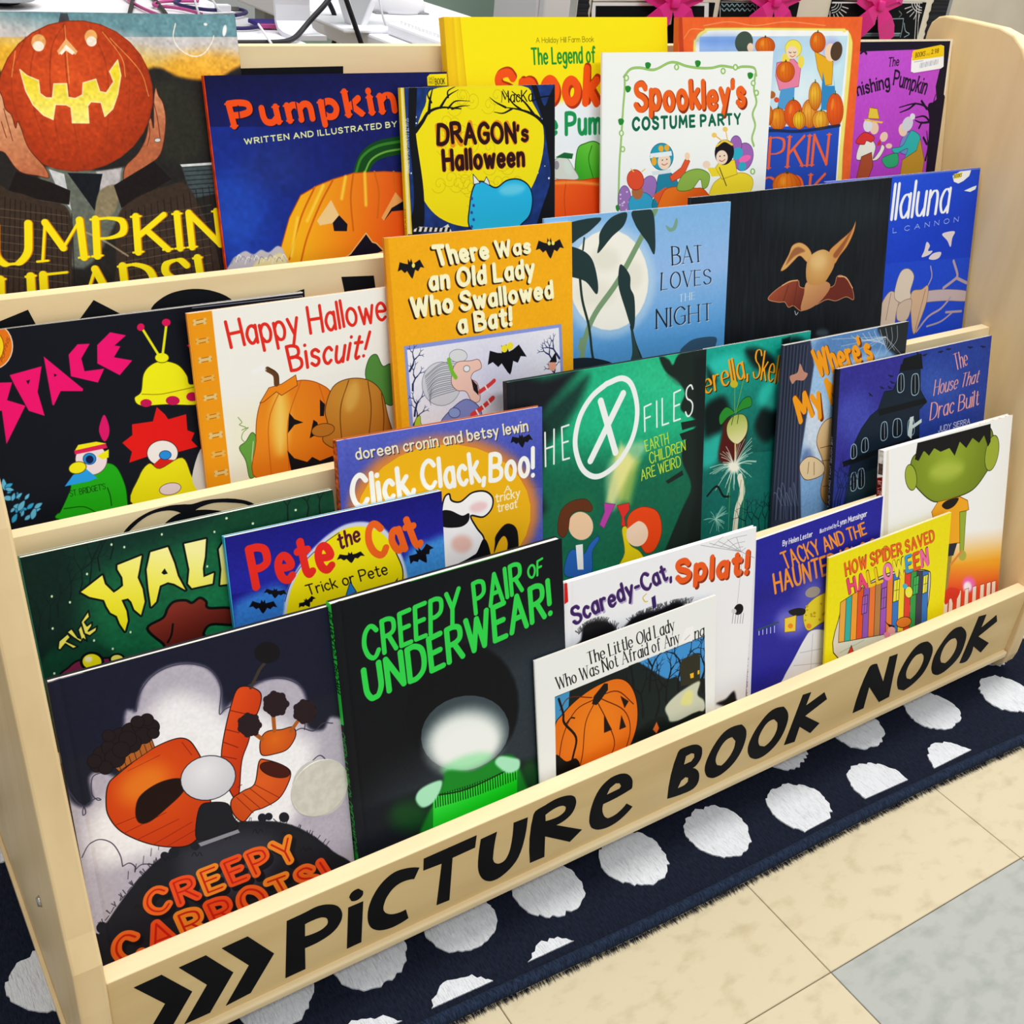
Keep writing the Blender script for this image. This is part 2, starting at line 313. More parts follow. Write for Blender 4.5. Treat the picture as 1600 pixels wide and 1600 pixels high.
    ('letter B', [[(0.5821, 0.1219), (0.5840, 0.1245), (0.5876, 0.1252), (0.5920, 0.1249), (0.5965, 0.1245), (0.5994, 0.1242), (0.6025, 0.1235), (0.6058, 0.1223), (0.6092, 0.1207), (0.6114, 0.1192), (0.6137, 0.1173), (0.6157, 0.1151), (0.6176, 0.1128), (0.6188, 0.1092), (0.6197, 0.1058), (0.6202, 0.1025), (0.6203, 0.0995), (0.6200, 0.0967), (0.6192, 0.0942), (0.6180, 0.0919), (0.6167, 0.0899), (0.6155, 0.0887), (0.6141, 0.0877), (0.6124, 0.0870), (0.6106, 0.0866), (0.6124, 0.0856), (0.6143, 0.0844), (0.6162, 0.0829), (0.6179, 0.0811), (0.6198, 0.0789), (0.6214, 0.0765), (0.6227, 0.0741), (0.6237, 0.0718), (0.6247, 0.0682), (0.6253, 0.0647), (0.6255, 0.0615), (0.6251, 0.0586), (0.6243, 0.0562), (0.6229, 0.0542), (0.6211, 0.0527), (0.6189, 0.0517), (0.6150, 0.0511), (0.6106, 0.0511), (0.6061, 0.0515), (0.6015, 0.0519), (0.5967, 0.0525), (0.5919, 0.0532), (0.5870, 0.0541), (0.5820, 0.0551), (0.5798, 0.0736), (0.5791, 0.0910), (0.5798, 0.1071)], [(0.5956, 0.1106), (0.6029, 0.1115), (0.6079, 0.1085), (0.6093, 0.1027), (0.6061, 0.0981), (0.5956, 0.0982)], [(0.5972, 0.0744), (0.6025, 0.0772), (0.6076, 0.0739), (0.6086, 0.0673), (0.6038, 0.0642), (0.5944, 0.0642)]]),
    ('letter O', [[(0.6734, 0.1220), (0.6766, 0.1189), (0.6797, 0.1154), (0.6823, 0.1118), (0.6841, 0.1083), (0.6858, 0.1027), (0.6866, 0.0975), (0.6867, 0.0926), (0.6865, 0.0879), (0.6858, 0.0827), (0.6846, 0.0777), (0.6829, 0.0732), (0.6807, 0.0691), (0.6781, 0.0653), (0.6750, 0.0621), (0.6715, 0.0593), (0.6675, 0.0570), (0.6638, 0.0554), (0.6597, 0.0542), (0.6552, 0.0538), (0.6502, 0.0541), (0.6473, 0.0550), (0.6440, 0.0568), (0.6407, 0.0591), (0.6376, 0.0618), (0.6353, 0.0653), (0.6334, 0.0688), (0.6319, 0.0723), (0.6310, 0.0755), (0.6303, 0.0799), (0.6302, 0.0840), (0.6305, 0.0877), (0.6311, 0.0913), (0.6325, 0.0970), (0.6342, 0.1024), (0.6363, 0.1074), (0.6389, 0.1121), (0.6413, 0.1157), (0.6441, 0.1191), (0.6475, 0.1219), (0.6516, 0.1237), (0.6562, 0.1245), (0.6615, 0.1245), (0.6673, 0.1236)], [(0.6627, 0.1087), (0.6703, 0.0994), (0.6709, 0.0957), (0.6712, 0.0923), (0.6711, 0.0890), (0.6706, 0.0860), (0.6696, 0.0827), (0.6683, 0.0797), (0.6666, 0.0770), (0.6647, 0.0744), (0.6631, 0.0727), (0.6614, 0.0712), (0.6594, 0.0699), (0.6572, 0.0689), (0.6498, 0.0731), (0.6481, 0.0758), (0.6466, 0.0784), (0.6455, 0.0810), (0.6449, 0.0833), (0.6445, 0.0867), (0.6447, 0.0897), (0.6451, 0.0926), (0.6459, 0.0952), (0.6471, 0.0986), (0.6485, 0.1018), (0.6502, 0.1047), (0.6525, 0.1070), (0.6545, 0.1082), (0.6569, 0.1089), (0.6597, 0.1090)]]),
    ('letter O', [[(0.7381, 0.1213), (0.7417, 0.1176), (0.7451, 0.1136), (0.7480, 0.1095), (0.7501, 0.1055), (0.7519, 0.1003), (0.7528, 0.0954), (0.7530, 0.0908), (0.7528, 0.0865), (0.7522, 0.0811), (0.7511, 0.0760), (0.7494, 0.0713), (0.7473, 0.0670), (0.7446, 0.0632), (0.7414, 0.0598), (0.7378, 0.0570), (0.7337, 0.0546), (0.7302, 0.0532), (0.7263, 0.0522), (0.7220, 0.0519), (0.7171, 0.0524), (0.7139, 0.0535), (0.7104, 0.0554), (0.7068, 0.0579), (0.7034, 0.0607), (0.7008, 0.0644), (0.6986, 0.0680), (0.6968, 0.0717), (0.6957, 0.0750), (0.6948, 0.0795), (0.6947, 0.0837), (0.6950, 0.0875), (0.6957, 0.0910), (0.6972, 0.0964), (0.6990, 0.1014), (0.7013, 0.1061), (0.7040, 0.1104), (0.7069, 0.1145), (0.7101, 0.1182), (0.7139, 0.1213), (0.7186, 0.1236), (0.7226, 0.1243), (0.7273, 0.1241), (0.7325, 0.1230)], [(0.7272, 0.1074), (0.7350, 0.0993), (0.7363, 0.0956), (0.7372, 0.0920), (0.7377, 0.0887), (0.7377, 0.0856), (0.7371, 0.0820), (0.7361, 0.0788), (0.7346, 0.0759), (0.7329, 0.0732), (0.7311, 0.0714), (0.7290, 0.0699), (0.7266, 0.0688), (0.7239, 0.0680), (0.7150, 0.0729), (0.7131, 0.0755), (0.7116, 0.0782), (0.7104, 0.0808), (0.7097, 0.0833), (0.7092, 0.0867), (0.7091, 0.0899), (0.7095, 0.0928), (0.7102, 0.0955), (0.7114, 0.0988), (0.7129, 0.1018), (0.7147, 0.1045), (0.7171, 0.1067), (0.7191, 0.1076), (0.7215, 0.1080), (0.7242, 0.1080)]]),
    ('letter K', [[(0.7669, 0.1270), (0.7806, 0.1255), (0.7786, 0.1064), (0.8062, 0.1155), (0.8151, 0.1018), (0.7828, 0.0894), (0.8152, 0.0650), (0.8028, 0.0547), (0.7785, 0.0748), (0.7775, 0.0521), (0.7593, 0.0548)]]),
    ('letter N', [[(0.8799, 0.1244), (0.8815, 0.1264), (0.8847, 0.1270), (0.8888, 0.1265), (0.8934, 0.1252), (0.9195, 0.0878), (0.9148, 0.1279), (0.9301, 0.1268), (0.9439, 0.0545), (0.9254, 0.0534), (0.8934, 0.0897), (0.8963, 0.0552), (0.8767, 0.0554), (0.8754, 0.0743), (0.8754, 0.0922), (0.8769, 0.1089)]]),
    ('letter O', [[(0.9873, 0.1256), (0.9917, 0.1225), (0.9959, 0.1191), (0.9996, 0.1154), (1.0026, 0.1118), (1.0051, 0.1072), (1.0067, 0.1030), (1.0075, 0.0990), (1.0078, 0.0953), (1.0079, 0.0890), (1.0074, 0.0830), (1.0063, 0.0775), (1.0044, 0.0724), (1.0017, 0.0683), (0.9983, 0.0648), (0.9942, 0.0618), (0.9898, 0.0592), (0.9859, 0.0573), (0.9816, 0.0557), (0.9769, 0.0546), (0.9718, 0.0539), (0.9589, 0.0607), (0.9561, 0.0648), (0.9536, 0.0687), (0.9517, 0.0725), (0.9503, 0.0761), (0.9490, 0.0808), (0.9484, 0.0853), (0.9482, 0.0894), (0.9486, 0.0932), (0.9498, 0.0993), (0.9516, 0.1051), (0.9538, 0.1105), (0.9565, 0.1156), (0.9588, 0.1191), (0.9615, 0.1224), (0.9648, 0.1252), (0.9689, 0.1272), (0.9726, 0.1279), (0.9770, 0.1278), (0.9820, 0.1270)], [(0.9825, 0.1089), (0.9850, 0.1070), (0.9874, 0.1048), (0.9894, 0.1026), (0.9907, 0.1005), (0.9922, 0.0969), (0.9930, 0.0936), (0.9932, 0.0906), (0.9930, 0.0878), (0.9923, 0.0841), (0.9910, 0.0808), (0.9894, 0.0778), (0.9874, 0.0750), (0.9857, 0.0732), (0.9836, 0.0717), (0.9813, 0.0704), (0.9786, 0.0694), (0.9700, 0.0738), (0.9677, 0.0767), (0.9658, 0.0796), (0.9644, 0.0824), (0.9635, 0.0849), (0.9628, 0.0887), (0.9628, 0.0922), (0.9631, 0.0955), (0.9638, 0.0985), (0.9649, 0.1015), (0.9662, 0.1044), (0.9680, 0.1068), (0.9704, 0.1088), (0.9727, 0.1096), (0.9756, 0.1099), (0.9789, 0.1096)]]),
    ('letter O', [[(1.0534, 0.1260), (1.0581, 0.1227), (1.0627, 0.1190), (1.0668, 0.1151), (1.0700, 0.1112), (1.0730, 0.1063), (1.0748, 0.1017), (1.0759, 0.0973), (1.0765, 0.0932), (1.0772, 0.0871), (1.0773, 0.0812), (1.0768, 0.0758), (1.0753, 0.0709), (1.0727, 0.0667), (1.0692, 0.0631), (1.0650, 0.0600), (1.0603, 0.0573), (1.0563, 0.0554), (1.0519, 0.0538), (1.0469, 0.0530), (1.0410, 0.0531), (1.0376, 0.0540), (1.0336, 0.0558), (1.0295, 0.0583), (1.0256, 0.0611), (1.0229, 0.0648), (1.0205, 0.0684), (1.0187, 0.0718), (1.0174, 0.0751), (1.0160, 0.0804), (1.0150, 0.0855), (1.0147, 0.0902), (1.0150, 0.0945), (1.0163, 0.1003), (1.0183, 0.1056), (1.0209, 0.1106), (1.0237, 0.1153), (1.0262, 0.1188), (1.0290, 0.1222), (1.0323, 0.1250), (1.0365, 0.1272), (1.0398, 0.1279), (1.0439, 0.1279), (1.0484, 0.1273)], [(1.0483, 0.1098), (1.0508, 0.1078), (1.0531, 0.1055), (1.0551, 0.1032), (1.0565, 0.1011), (1.0582, 0.0974), (1.0593, 0.0940), (1.0599, 0.0907), (1.0601, 0.0877), (1.0598, 0.0844), (1.0590, 0.0813), (1.0578, 0.0785), (1.0563, 0.0759), (1.0546, 0.0739), (1.0525, 0.0722), (1.0501, 0.0708), (1.0474, 0.0697), (1.0370, 0.0745), (1.0347, 0.0773), (1.0327, 0.0801), (1.0312, 0.0828), (1.0303, 0.0853), (1.0293, 0.0895), (1.0289, 0.0935), (1.0290, 0.0971), (1.0295, 0.1004), (1.0305, 0.1033), (1.0320, 0.1059), (1.0341, 0.1081), (1.0367, 0.1098), (1.0389, 0.1106), (1.0417, 0.1108), (1.0448, 0.1105)]]),
    ('letter K', [[(1.0865, 0.1308), (1.1033, 0.1286), (1.1033, 0.1073), (1.1296, 0.1191), (1.1374, 0.1062), (1.1045, 0.0929), (1.1381, 0.0707), (1.1268, 0.0586), (1.1016, 0.0778), (1.1032, 0.0710), (1.1036, 0.0649), (1.1025, 0.0596), (1.1000, 0.0553), (1.0973, 0.0540), (1.0931, 0.0539), (1.0881, 0.0549), (1.0827, 0.0568)]])]
for nm, loops in LETTERS:
    o = plate('chevron' if nm == 'chevron' else 'vinyl_letter', loops, lambda u, v: Vector((u, 0, v)) - ro, (0, -.0004, 0), vinyl, rack)
    o['label'] = 'black vinyl ' + nm
BOARD_SHAPES = [
    (4, [[(0.0282, -0.0175), (0.0579, -0.0090), (0.0623, -0.0232), (0.0523, -0.0448), (0.0380, -0.0487), (0.0353, -0.0327)]]),
    (4, [[(0.0935, -0.0203), (0.1057, -0.0075), (0.1248, -0.0209), (0.1059, -0.0477), (0.0929, -0.0533), (0.1037, -0.0312)]]),
    (4, [[(0.1472, -0.0206), (0.1488, -0.0182), (0.1509, -0.0161), (0.1534, -0.0144), (0.1560, -0.0129), (0.1591, -0.0113), (0.1625, -0.0100), (0.1659, -0.0090), (0.1694, -0.0084), (0.1739, -0.0079), (0.1785, -0.0077), (0.1830, -0.0078), (0.1876, -0.0083), (0.1919, -0.0091), (0.1961, -0.0102), (0.2002, -0.0117), (0.2042, -0.0134), (0.2071, -0.0149), (0.2099, -0.0167), (0.2125, -0.0187), (0.2147, -0.0211), (0.2165, -0.0236), (0.2179, -0.0263), (0.2189, -0.0292), (0.2195, -0.0321), (0.2184, -0.0377), (0.2162, -0.0431), (0.2129, -0.0480), (0.2088, -0.0518), (0.2027, -0.0551), (0.1960, -0.0572), (0.1891, -0.0583), (0.1821, -0.0587), (0.1755, -0.0583), (0.1689, -0.0571), (0.1626, -0.0552), (0.1567, -0.0524), (0.1527, -0.0497), (0.1493, -0.0462), (0.1465, -0.0423), (0.1447, -0.0379), (0.1441, -0.0336), (0.1445, -0.0291), (0.1456, -0.0248)]]),
    (4, [[(0.2543, -0.0228), (0.2779, -0.0186), (0.2776, -0.0261), (0.2681, -0.0274), (0.2661, -0.0461), (0.2543, -0.0473), (0.2565, -0.0287), (0.2536, -0.0284)]]),
    (4, [[(0.3132, -0.0122), (0.3441, -0.0144), (0.3464, -0.0508), (0.3182, -0.0500)]]),
    (3, [[(0.0888, -0.0147), (0.0910, -0.0125), (0.0934, -0.0105), (0.0959, -0.0087), (0.0986, -0.0071), (0.1017, -0.0055), (0.1050, -0.0042), (0.1083, -0.0031), (0.1118, -0.0022), (0.1155, -0.0016), (0.1194, -0.0012), (0.1232, -0.0011), (0.1271, -0.0010), (0.1296, -0.0012), (0.1322, -0.0015), (0.1347, -0.0019), (0.1372, -0.0023), (0.1391, -0.0026), (0.1410, -0.0031), (0.1429, -0.0035), (0.1448, -0.0037), (0.1478, -0.0036), (0.1508, -0.0033), (0.1537, -0.0030), (0.1567, -0.0030), (0.1610, -0.0033), (0.1652, -0.0039), (0.1695, -0.0046), (0.1738, -0.0054), (0.1771, -0.0063), (0.1804, -0.0072), (0.1836, -0.0084), (0.1869, -0.0097), (0.1891, -0.0107), (0.1912, -0.0119), (0.1933, -0.0132), (0.1952, -0.0148), (0.1967, -0.0163), (0.1980, -0.0180), (0.1991, -0.0198), (0.1999, -0.0218), (0.1991, -0.0218), (0.1982, -0.0217), (0.1973, -0.0214), (0.1965, -0.0210), (0.1946, -0.0193), (0.1929, -0.0173), (0.1911, -0.0155), (0.1891, -0.0140), (0.1859, -0.0124), (0.1826, -0.0113), (0.1793, -0.0103), (0.1760, -0.0094), (0.1727, -0.0085), (0.1694, -0.0077), (0.1662, -0.0071), (0.1629, -0.0067), (0.1602, -0.0066), (0.1575, -0.0067), (0.1548, -0.0070), (0.1522, -0.0074), (0.1508, -0.0077), (0.1493, -0.0081), (0.1480, -0.0086), (0.1467, -0.0093), (0.1489, -0.0096), (0.1512, -0.0100), (0.1534, -0.0104), (0.1557, -0.0109), (0.1579, -0.0115), (0.1602, -0.0122), (0.1624, -0.0129), (0.1647, -0.0137), (0.1659, -0.0142), (0.1672, -0.0147), (0.1685, -0.0153), (0.1697, -0.0159), (0.1692, -0.0202), (0.1657, -0.0189), (0.1621, -0.0177), (0.1586, -0.0169), (0.1550, -0.0162), (0.1529, -0.0160), (0.1508, -0.0160), (0.1488, -0.0164), (0.1469, -0.0171), (0.1456, -0.0185), (0.1446, -0.0205), (0.1436, -0.0224), (0.1421, -0.0235), (0.1370, -0.0245), (0.1318, -0.0249), (0.1265, -0.0247), (0.1213, -0.0239), (0.1213, -0.0147), (0.1230, -0.0136), (0.1247, -0.0125), (0.1265, -0.0116), (0.1283, -0.0107), (0.1299, -0.0101), (0.1316, -0.0096), (0.1333, -0.0092), (0.1350, -0.0089), (0.1325, -0.0072), (0.1298, -0.0059), (0.1269, -0.0049), (0.1241, -0.0044), (0.1202, -0.0040), (0.1163, -0.0041), (0.1125, -0.0046), (0.1088, -0.0055), (0.1048, -0.0071), (0.1010, -0.0091), (0.0974, -0.0115), (0.0939, -0.0139), (0.0929, -0.0147), (0.0921, -0.0156), (0.0914, -0.0167), (0.0908, -0.0178)]]),
    (5, [[(0.2605, -0.0168), (0.3540, -0.0160), (0.3517, -0.0400), (0.2576, -0.0403)]])]
for k, loops in BOARD_SHAPES:
    y, z = EDGE[k]
    o = plate('vinyl_decal', loops, lambda u, v: Vector((u, y - TB / cl + v * sl, min(z + v * cl, z - .001))) - ro, Vector((0, -cl, sl)) * .0004, vinyl, rack)
    o['label'] = 'black vinyl cut-out on the tier board, mostly hidden by books'

# ---------------------------------------------------------------- flat print: a small painter for the printed covers
# Every cover picture is computed here from numbers (no file is read): shapes are given in thousandths of the
# cover's width, measured from the cover's top-left corner, and are laid on the real cover as its print.
GLYPH = {
 'A': "0,0 3.5,10 7,0;1.3,3.6 5.7,3.6", 'B': "0,0 0,10;~0,10 2.8,10 5,8.9 5,6.4 2.8,5.3 0,5.3;~0,5.3 3.2,5.3 5.8,4 5.8,1.3 3.2,0 0,0",
 'C': "~6.5,8.2 5,9.7 3.2,10 1,8.3 0,5 1,1.7 3.2,0 5,.3 6.5,1.8", 'D': "0,0 0,10;~0,10 3,10 5.8,8.3 6.6,5 5.8,1.7 3,0 0,0",
 'E': "5,10 0,10 0,0 5,0;0,5.2 4.3,5.2", 'F': "5,10 0,10 0,0;0,5.2 4.2,5.2",
 'G': "~6.6,8.2 5,9.7 3.3,10 1,8.3 0,5 1,1.7 3.3,0 5.2,.3 6.6,1.6;6.6,1.6 6.6,4.6 4,4.6", 'H': "0,0 0,10;6.2,0 6.2,10;0,5.2 6.2,5.2",
 'I': "0,0 0,10", 'J': "~4,10 4,6 4,2 2.8,.1 1,.2 0,1.8", 'K': "0,0 0,10;6,10 0,4.2;2,6 6.2,0", 'L': "0,10 0,0 4.8,0",
 'M': "0,0 .6,10 4,3 7.4,10 8,0", 'N': "0,0 0,10 6.2,0 6.2,10", 'O': "*3.7,10 1,8.4 0,5 1,1.6 3.7,0 6.4,1.6 7.4,5 6.4,8.4",
 'P': "0,0 0,10;~0,10 3,10 5.4,8.9 5.4,5.9 3,4.7 0,4.7", 'R': "0,0 0,10;~0,10 3,10 5.4,8.9 5.4,6.1 3,5 0,5;2.6,5 6,0",
 'S': "~5.4,8.4 4.2,9.8 2.6,10 .7,9.2 .3,7.4 1.4,5.9 3.8,4.9 5.5,3.4 5.2,1.2 3.2,0 1.4,.2 0,1.7", 'T': "0,10 6,10;3,10 3,0",
 'U': "~0,10 0,6 .2,2.6 1.6,.3 3.1,0 4.6,.3 6,2.6 6.2,6 6.2,10", 'V': "0,10 3.4,0 6.8,10", 'W': "0,10 2.3,0 4.7,9 7.1,0 9.4,10",
 'X': "0,0 6.4,10;0,10 6.4,0", 'Y': "0,10 3.2,4.8 6.4,10;3.2,4.8 3.2,0", 'Z': "0,10 6,10 0,0 6,0",
 'a': "~4.4,5.4 3,6.6 1.2,6 0,3.4 .9,.6 2.5,0 4.4,2;4.4,6.6 4.4,0", 'b': "0,10 0,0;~0,4.6 1.6,6.6 3.6,6.2 4.6,3.4 3.6,.4 1.6,0 0,2",
 'c': "~4,5.4 2.6,6.6 .9,5.7 0,3.3 .9,.8 2.6,0 4,1.1", 'd': "4.4,10 4.4,0;~4.4,5 3,6.6 1,6.1 0,3.4 .9,.5 2.6,0 4.4,2",
 'e': "~0,3.5 4.4,3.5 4,5.6 2.4,6.6 .6,5.6 0,3.4 .7,1 2.5,0 4.3,1", 'f': "~4,9.2 3,10 1.9,9.4 1.6,7.4 1.6,4 1.6,0;0,6.4 3.4,6.4",
 'g': "~4.4,5 3,6.6 1,6.1 0,3.6 .9,.9 2.6,.4 4.4,2.4;~4.4,6.6 4.4,2 4.3,-1 3.4,-2.8 1.8,-3 .3,-2.1", 'h': "0,10 0,0;~0,4.4 1.6,6.4 3.4,6.4 4.2,4.6 4.2,0",
 'i': "0,6.6 0,0;0,9.2 0,9.3", 'j': "~1.6,6.6 1.6,0 1.2,-2.4 0,-2.8;1.6,9.2 1.6,9.3", 'k': "0,10 0,0;4,6.6 0,2.6;1.4,4 4.3,0", 'l': "0,10 0,0",
 'm': "0,6.6 0,0;~0,4.4 1.4,6.4 2.8,6.3 3.5,4.6 3.5,0;~3.5,4.4 4.9,6.4 6.3,6.3 7,4.6 7,0", 'n': "0,6.6 0,0;~0,4.4 1.6,6.4 3.4,6.4 4.2,4.6 4.2,0",
 'o': "*2.4,6.6 .7,5.6 0,3.3 .7,1 2.4,0 4.1,1 4.8,3.3 4.1,5.6", 'p': "0,6.6 0,-3.2;~0,4.6 1.6,6.6 3.6,6.2 4.6,3.4 3.6,.4 1.6,0 0,2",
 'q': "4.4,6.6 4.4,-3.2;~4.4,5 3,6.6 1,6.1 0,3.4 .9,.5 2.6,0 4.4,2", 'r': "0,6.6 0,0;~0,4 1,6 2.2,6.6 3.2,6.2",
 's': "~3.8,5.6 2.2,6.6 .5,5.9 .6,4.3 2.2,3.5 3.7,2.5 3.6,.8 1.9,0 0,1.1", 't': "~1.6,9 1.6,4 1.7,1.2 2.6,0 3.8,.6;0,6.6 3.6,6.6",
 'u': "~0,6.6 0,2.6 .7,.4 2.4,0 4.2,2.2;4.2,6.6 4.2,0", 'v': "0,6.6 2.3,0 4.6,6.6", 'w': "0,6.6 1.7,0 3.4,5.6 5.1,0 6.8,6.6",
 'x': "0,0 4.2,6.6;0,6.6 4.2,0", 'y': "0,6.6 2.4,.4;4.6,6.6 1.2,-3.2", 'z': "0,6.6 4,6.6 0,0 4,0",
 '!': "0,10 0,3.2;0,.2 0,.3", "'": "0,10 -.3,7.6", ',': "0,.6 -.7,-1.8", '.': "0,.2 0,.3", '-': "0,3.6 2.6,3.6", '/': "0,-1 3.4,11", '$': "~5.4,8.4 2.6,10 .3,7.6 3.8,4.9 5.4,2 2.6,0 0,1.7;2.7,11 2.7,-1",
 '0': "*3,10 .8,8.4 0,5 .8,1.6 3,0 5.2,1.6 6,5 5.2,8.4", '1': "0,8 2,10 2,0", '2': "~0,8 1.2,9.8 3.4,10 5,8.4 4.6,6 2,2.6 0,0;0,0 5.2,0",
 '3': "~.2,8.4 2,10 4.6,9 4.6,6.4 2.2,5.3;~2.2,5.3 5,4.6 5,1 2.4,0 0,1.4", '4': "3.8,0 3.8,10 0,3 5.4,3", '7': "0,10 5,10 1.6,0",
 '5': "5,10 .6,10 .3,5.6;~.3,5.6 2.6,6.2 5,4.8 5,1.4 2.6,0 0,1", '8': "*2.6,10 .6,8.8 .8,6.6 2.6,5.3 4.6,3.8 4.6,1.2 2.6,0 .5,1.2 .5,3.8 2.6,5.3 4.4,6.6 4.5,8.8",
 '9': "~5,5 3,4.2 .8,5.4 .6,8.4 2.8,10 4.8,8.8 5,5 4.2,1 2,0",
}

def hexrgb(h):
    return np.array([int(h[i:i + 2], 16) / 255 for i in (0, 2, 4)], np.float32)

def spline(pts, closed, n=6):
    """Catmull-Rom through the points."""
    P = np.asarray(pts, float)
    if len(P) < 3 and not closed:
        return P
    if closed:
        Q = np.vstack([P[-1:], P, P[:2]])
    else:
        Q = np.vstack([2 * P[:1] - P[1:2], P, 2 * P[-1:] - P[-2:-1]])
    out = []
    t = np.linspace(0, 1, n, endpoint=False)[:, None]
    for i in range(1, len(Q) - 2):
        a, b, c, d = Q[i - 1], Q[i], Q[i + 1], Q[i + 2]
        out.append(.5 * (2 * b + (c - a) * t + (2 * a - 5 * b + 4 * c - d) * t ** 2 + (3 * b - a - 3 * c + d) * t ** 3))
    R = np.vstack(out)
    return R if closed else np.vstack([R, P[-1:]])

def glyph_strokes(ch):
    out = []
    for s in GLYPH.get(ch, '').split(';'):
        if not s:
            continue
        kind = s[0] if s[0] in '~*' else ''
        P = np.array([[float(v) for v in q.split(',')] for q in s.lstrip('~*').split()])
        if kind == '*':
            P = spline(P, True, 5); P = np.vstack([P, P[:1]])
        elif kind == '~':
            P = spline(P, False, 5)
        out.append((kind, P))
    return out

class Painter:
    def __init__(self, w, aspect, base):
        self.w, self.h = w, int(round(w * aspect))
        self.k = w / 1000.0
        self.img = np.empty((self.h, self.w, 3), np.float32); self.img[:] = hexrgb(base)
        self.rng = np.random.default_rng(7)
    def box(self, P, pad):
        x0 = int(max(0, np.floor(P[:, 0].min() - pad))); x1 = int(min(self.w, np.ceil(P[:, 0].max() + pad) + 1))
        y0 = int(max(0, np.floor(P[:, 1].min() - pad))); y1 = int(min(self.h, np.ceil(P[:, 1].max() + pad) + 1))
        return (x0, x1, y0, y1) if x1 > x0 and y1 > y0 else None
    def grid(self, b):
        return np.meshgrid(np.arange(b[0], b[1], dtype=np.float32) + .5, np.arange(b[2], b[3], dtype=np.float32) + .5)
    def blend(self, b, a, col):
        v = self.img[b[2]:b[3], b[0]:b[1]]
        v += (col - v) * a[..., None]
    def seg_dist(self, X, Y, A, B, half=None):
        D = np.full(X.shape, 1e9, np.float32)
        for i in range(len(A)):
            (ax, ay), (bx, by) = A[i], B[i]
            dx, dy = bx - ax, by - ay
            L = dx * dx + dy * dy
            if L < 1e-9:
                d = np.hypot(X - ax, Y - ay)
            else:
                t = np.clip(((X - ax) * dx + (Y - ay) * dy) / L, 0, 1)
                d = np.hypot(X - ax - t * dx, Y - ay - t * dy)
            D = np.minimum(D, d - (half[i] if half is not None else 0))
        return D
    def poly_sd(self, X, Y, P):
        Q = np.roll(P, -1, 0)
        ins = np.zeros(X.shape, bool)
        for (ax, ay), (bx, by) in zip(P, Q):
            if ay == by:
                continue
            c = ((ay > Y) != (by > Y)) & (X < (bx - ax) * (Y - ay) / (by - ay) + ax)
            ins ^= c
        D = self.seg_dist(X, Y, P, Q)
        return np.where(ins, -D, D)
    def shade(self, col, kw, X, Y):
        """colour or printed colour ramp of a shape"""
        if 'g' in kw:
            v = kw['g'].split(','); c2 = hexrgb(v[0]); x0, y0, x1, y1 = [float(q) * self.k for q in v[1:]]
            dx, dy = x1 - x0, y1 - y0
            t = np.clip(((X - x0) * dx + (Y - y0) * dy) / (dx * dx + dy * dy + 1e-9), 0, 1)[..., None]
            return col + (c2 - col) * t
        if 'r' in kw:
            v = kw['r'].split(','); c2 = hexrgb(v[0]); x0, y0, x1, y1 = [float(q) * self.k for q in v[1:]]
            t = np.clip(np.hypot(X - x0, Y - y0) / (np.hypot(x1 - x0, y1 - y0) + 1e-9), 0, 1)[..., None]
            return col + (c2 - col) * t
        return col
    def fill(self, P, col, kw):
        P = P * self.k
        blur = float(kw.get('b', 0)) * self.k; ow = float(kw.get('ow', 0)) * self.k; al = float(kw.get('a', 1))
        b = self.box(P, blur + ow + 2)
        if not b:
            return
        X, Y = self.grid(b); D = self.poly_sd(X, Y, P)
        if 'oc' in kw and blur == 0:
            self.blend(b, np.clip(.5 + ow / 2 - D, 0, 1) * al, hexrgb(kw['oc']))
            D = D + ow / 2
        s = max(1.0, blur)
        t = np.clip(.5 - D / s, 0, 1)
        if blur:
            t = t * t * (3 - 2 * t)
        self.blend(b, t * al, self.shade(col, kw, X, Y))
    def stroke(self, A, B, half, col, kw):
        blur = float(kw.get('b', 0)) * self.k; al = float(kw.get('a', 1)); ow = float(kw.get('ow', 0)) * self.k
        sx, sy = [float(q) * self.k for q in kw['sh'].split(',')[1:]] if 'sh' in kw else (0, 0)
        b = self.box(np.vstack([A, B]), float(np.max(half)) + blur + ow + 2 + max(abs(sx), abs(sy)))
        if not b:
            return
        X, Y = self.grid(b)
        if 'sh' in kw:
            D = self.seg_dist(X - sx, Y - sy, A, B, half + ow / 2)
            self.blend(b, np.clip(.5 - D, 0, 1) * al, hexrgb(kw['sh'].split(',')[0]))
        D = self.seg_dist(X, Y, A, B, half)
        if 'oc' in kw:
            self.blend(b, np.clip(.5 + ow - D, 0, 1) * al, hexrgb(kw['oc']))
        t = np.clip(.5 - D / max(1.0, blur), 0, 1)
        self.blend(b, t * al, self.shade(col, kw, X, Y))
        if 'ic' in kw:      # a thin inner line along the middle of the letter
            self.blend(b, np.clip(.5 - (D + np.mean(half) * .75), 0, 1) * al, hexrgb(kw['ic']))
    def text(self, s, col, wt, q, kw):
        q = np.array(q, float).reshape(4, 2) * self.k      # baseline left, baseline right, top left, top right
        style = kw.get('st', ''); track = max(float(kw.get('tr', 1.6)), .9 + wt * 8.5); jit = float(kw.get('j', 0))
        pos, x = [], 0.0
        for ch in s:
            if ch == ' ':
                x += 3.6; continue
            G = glyph_strokes(ch)
            sc = .78 if ('c' in style and ch.islower()) else 1
            if sc != 1:
                G = glyph_strokes(ch.upper())
            w = max([P[:, 0].max() for _, P in G] + [0]) * sc
            pos.append((ch, x, sc, G)); x += w + track
        total = max(x - track, .1)
        capl = np.linalg.norm(q[2] - q[0]); capr = np.linalg.norm(q[3] - q[1])
        ux = (np.linalg.norm(q[1] - q[0]) + np.linalg.norm(q[3] - q[2])) / 2 / total * 10.5     # wide or narrow lettering
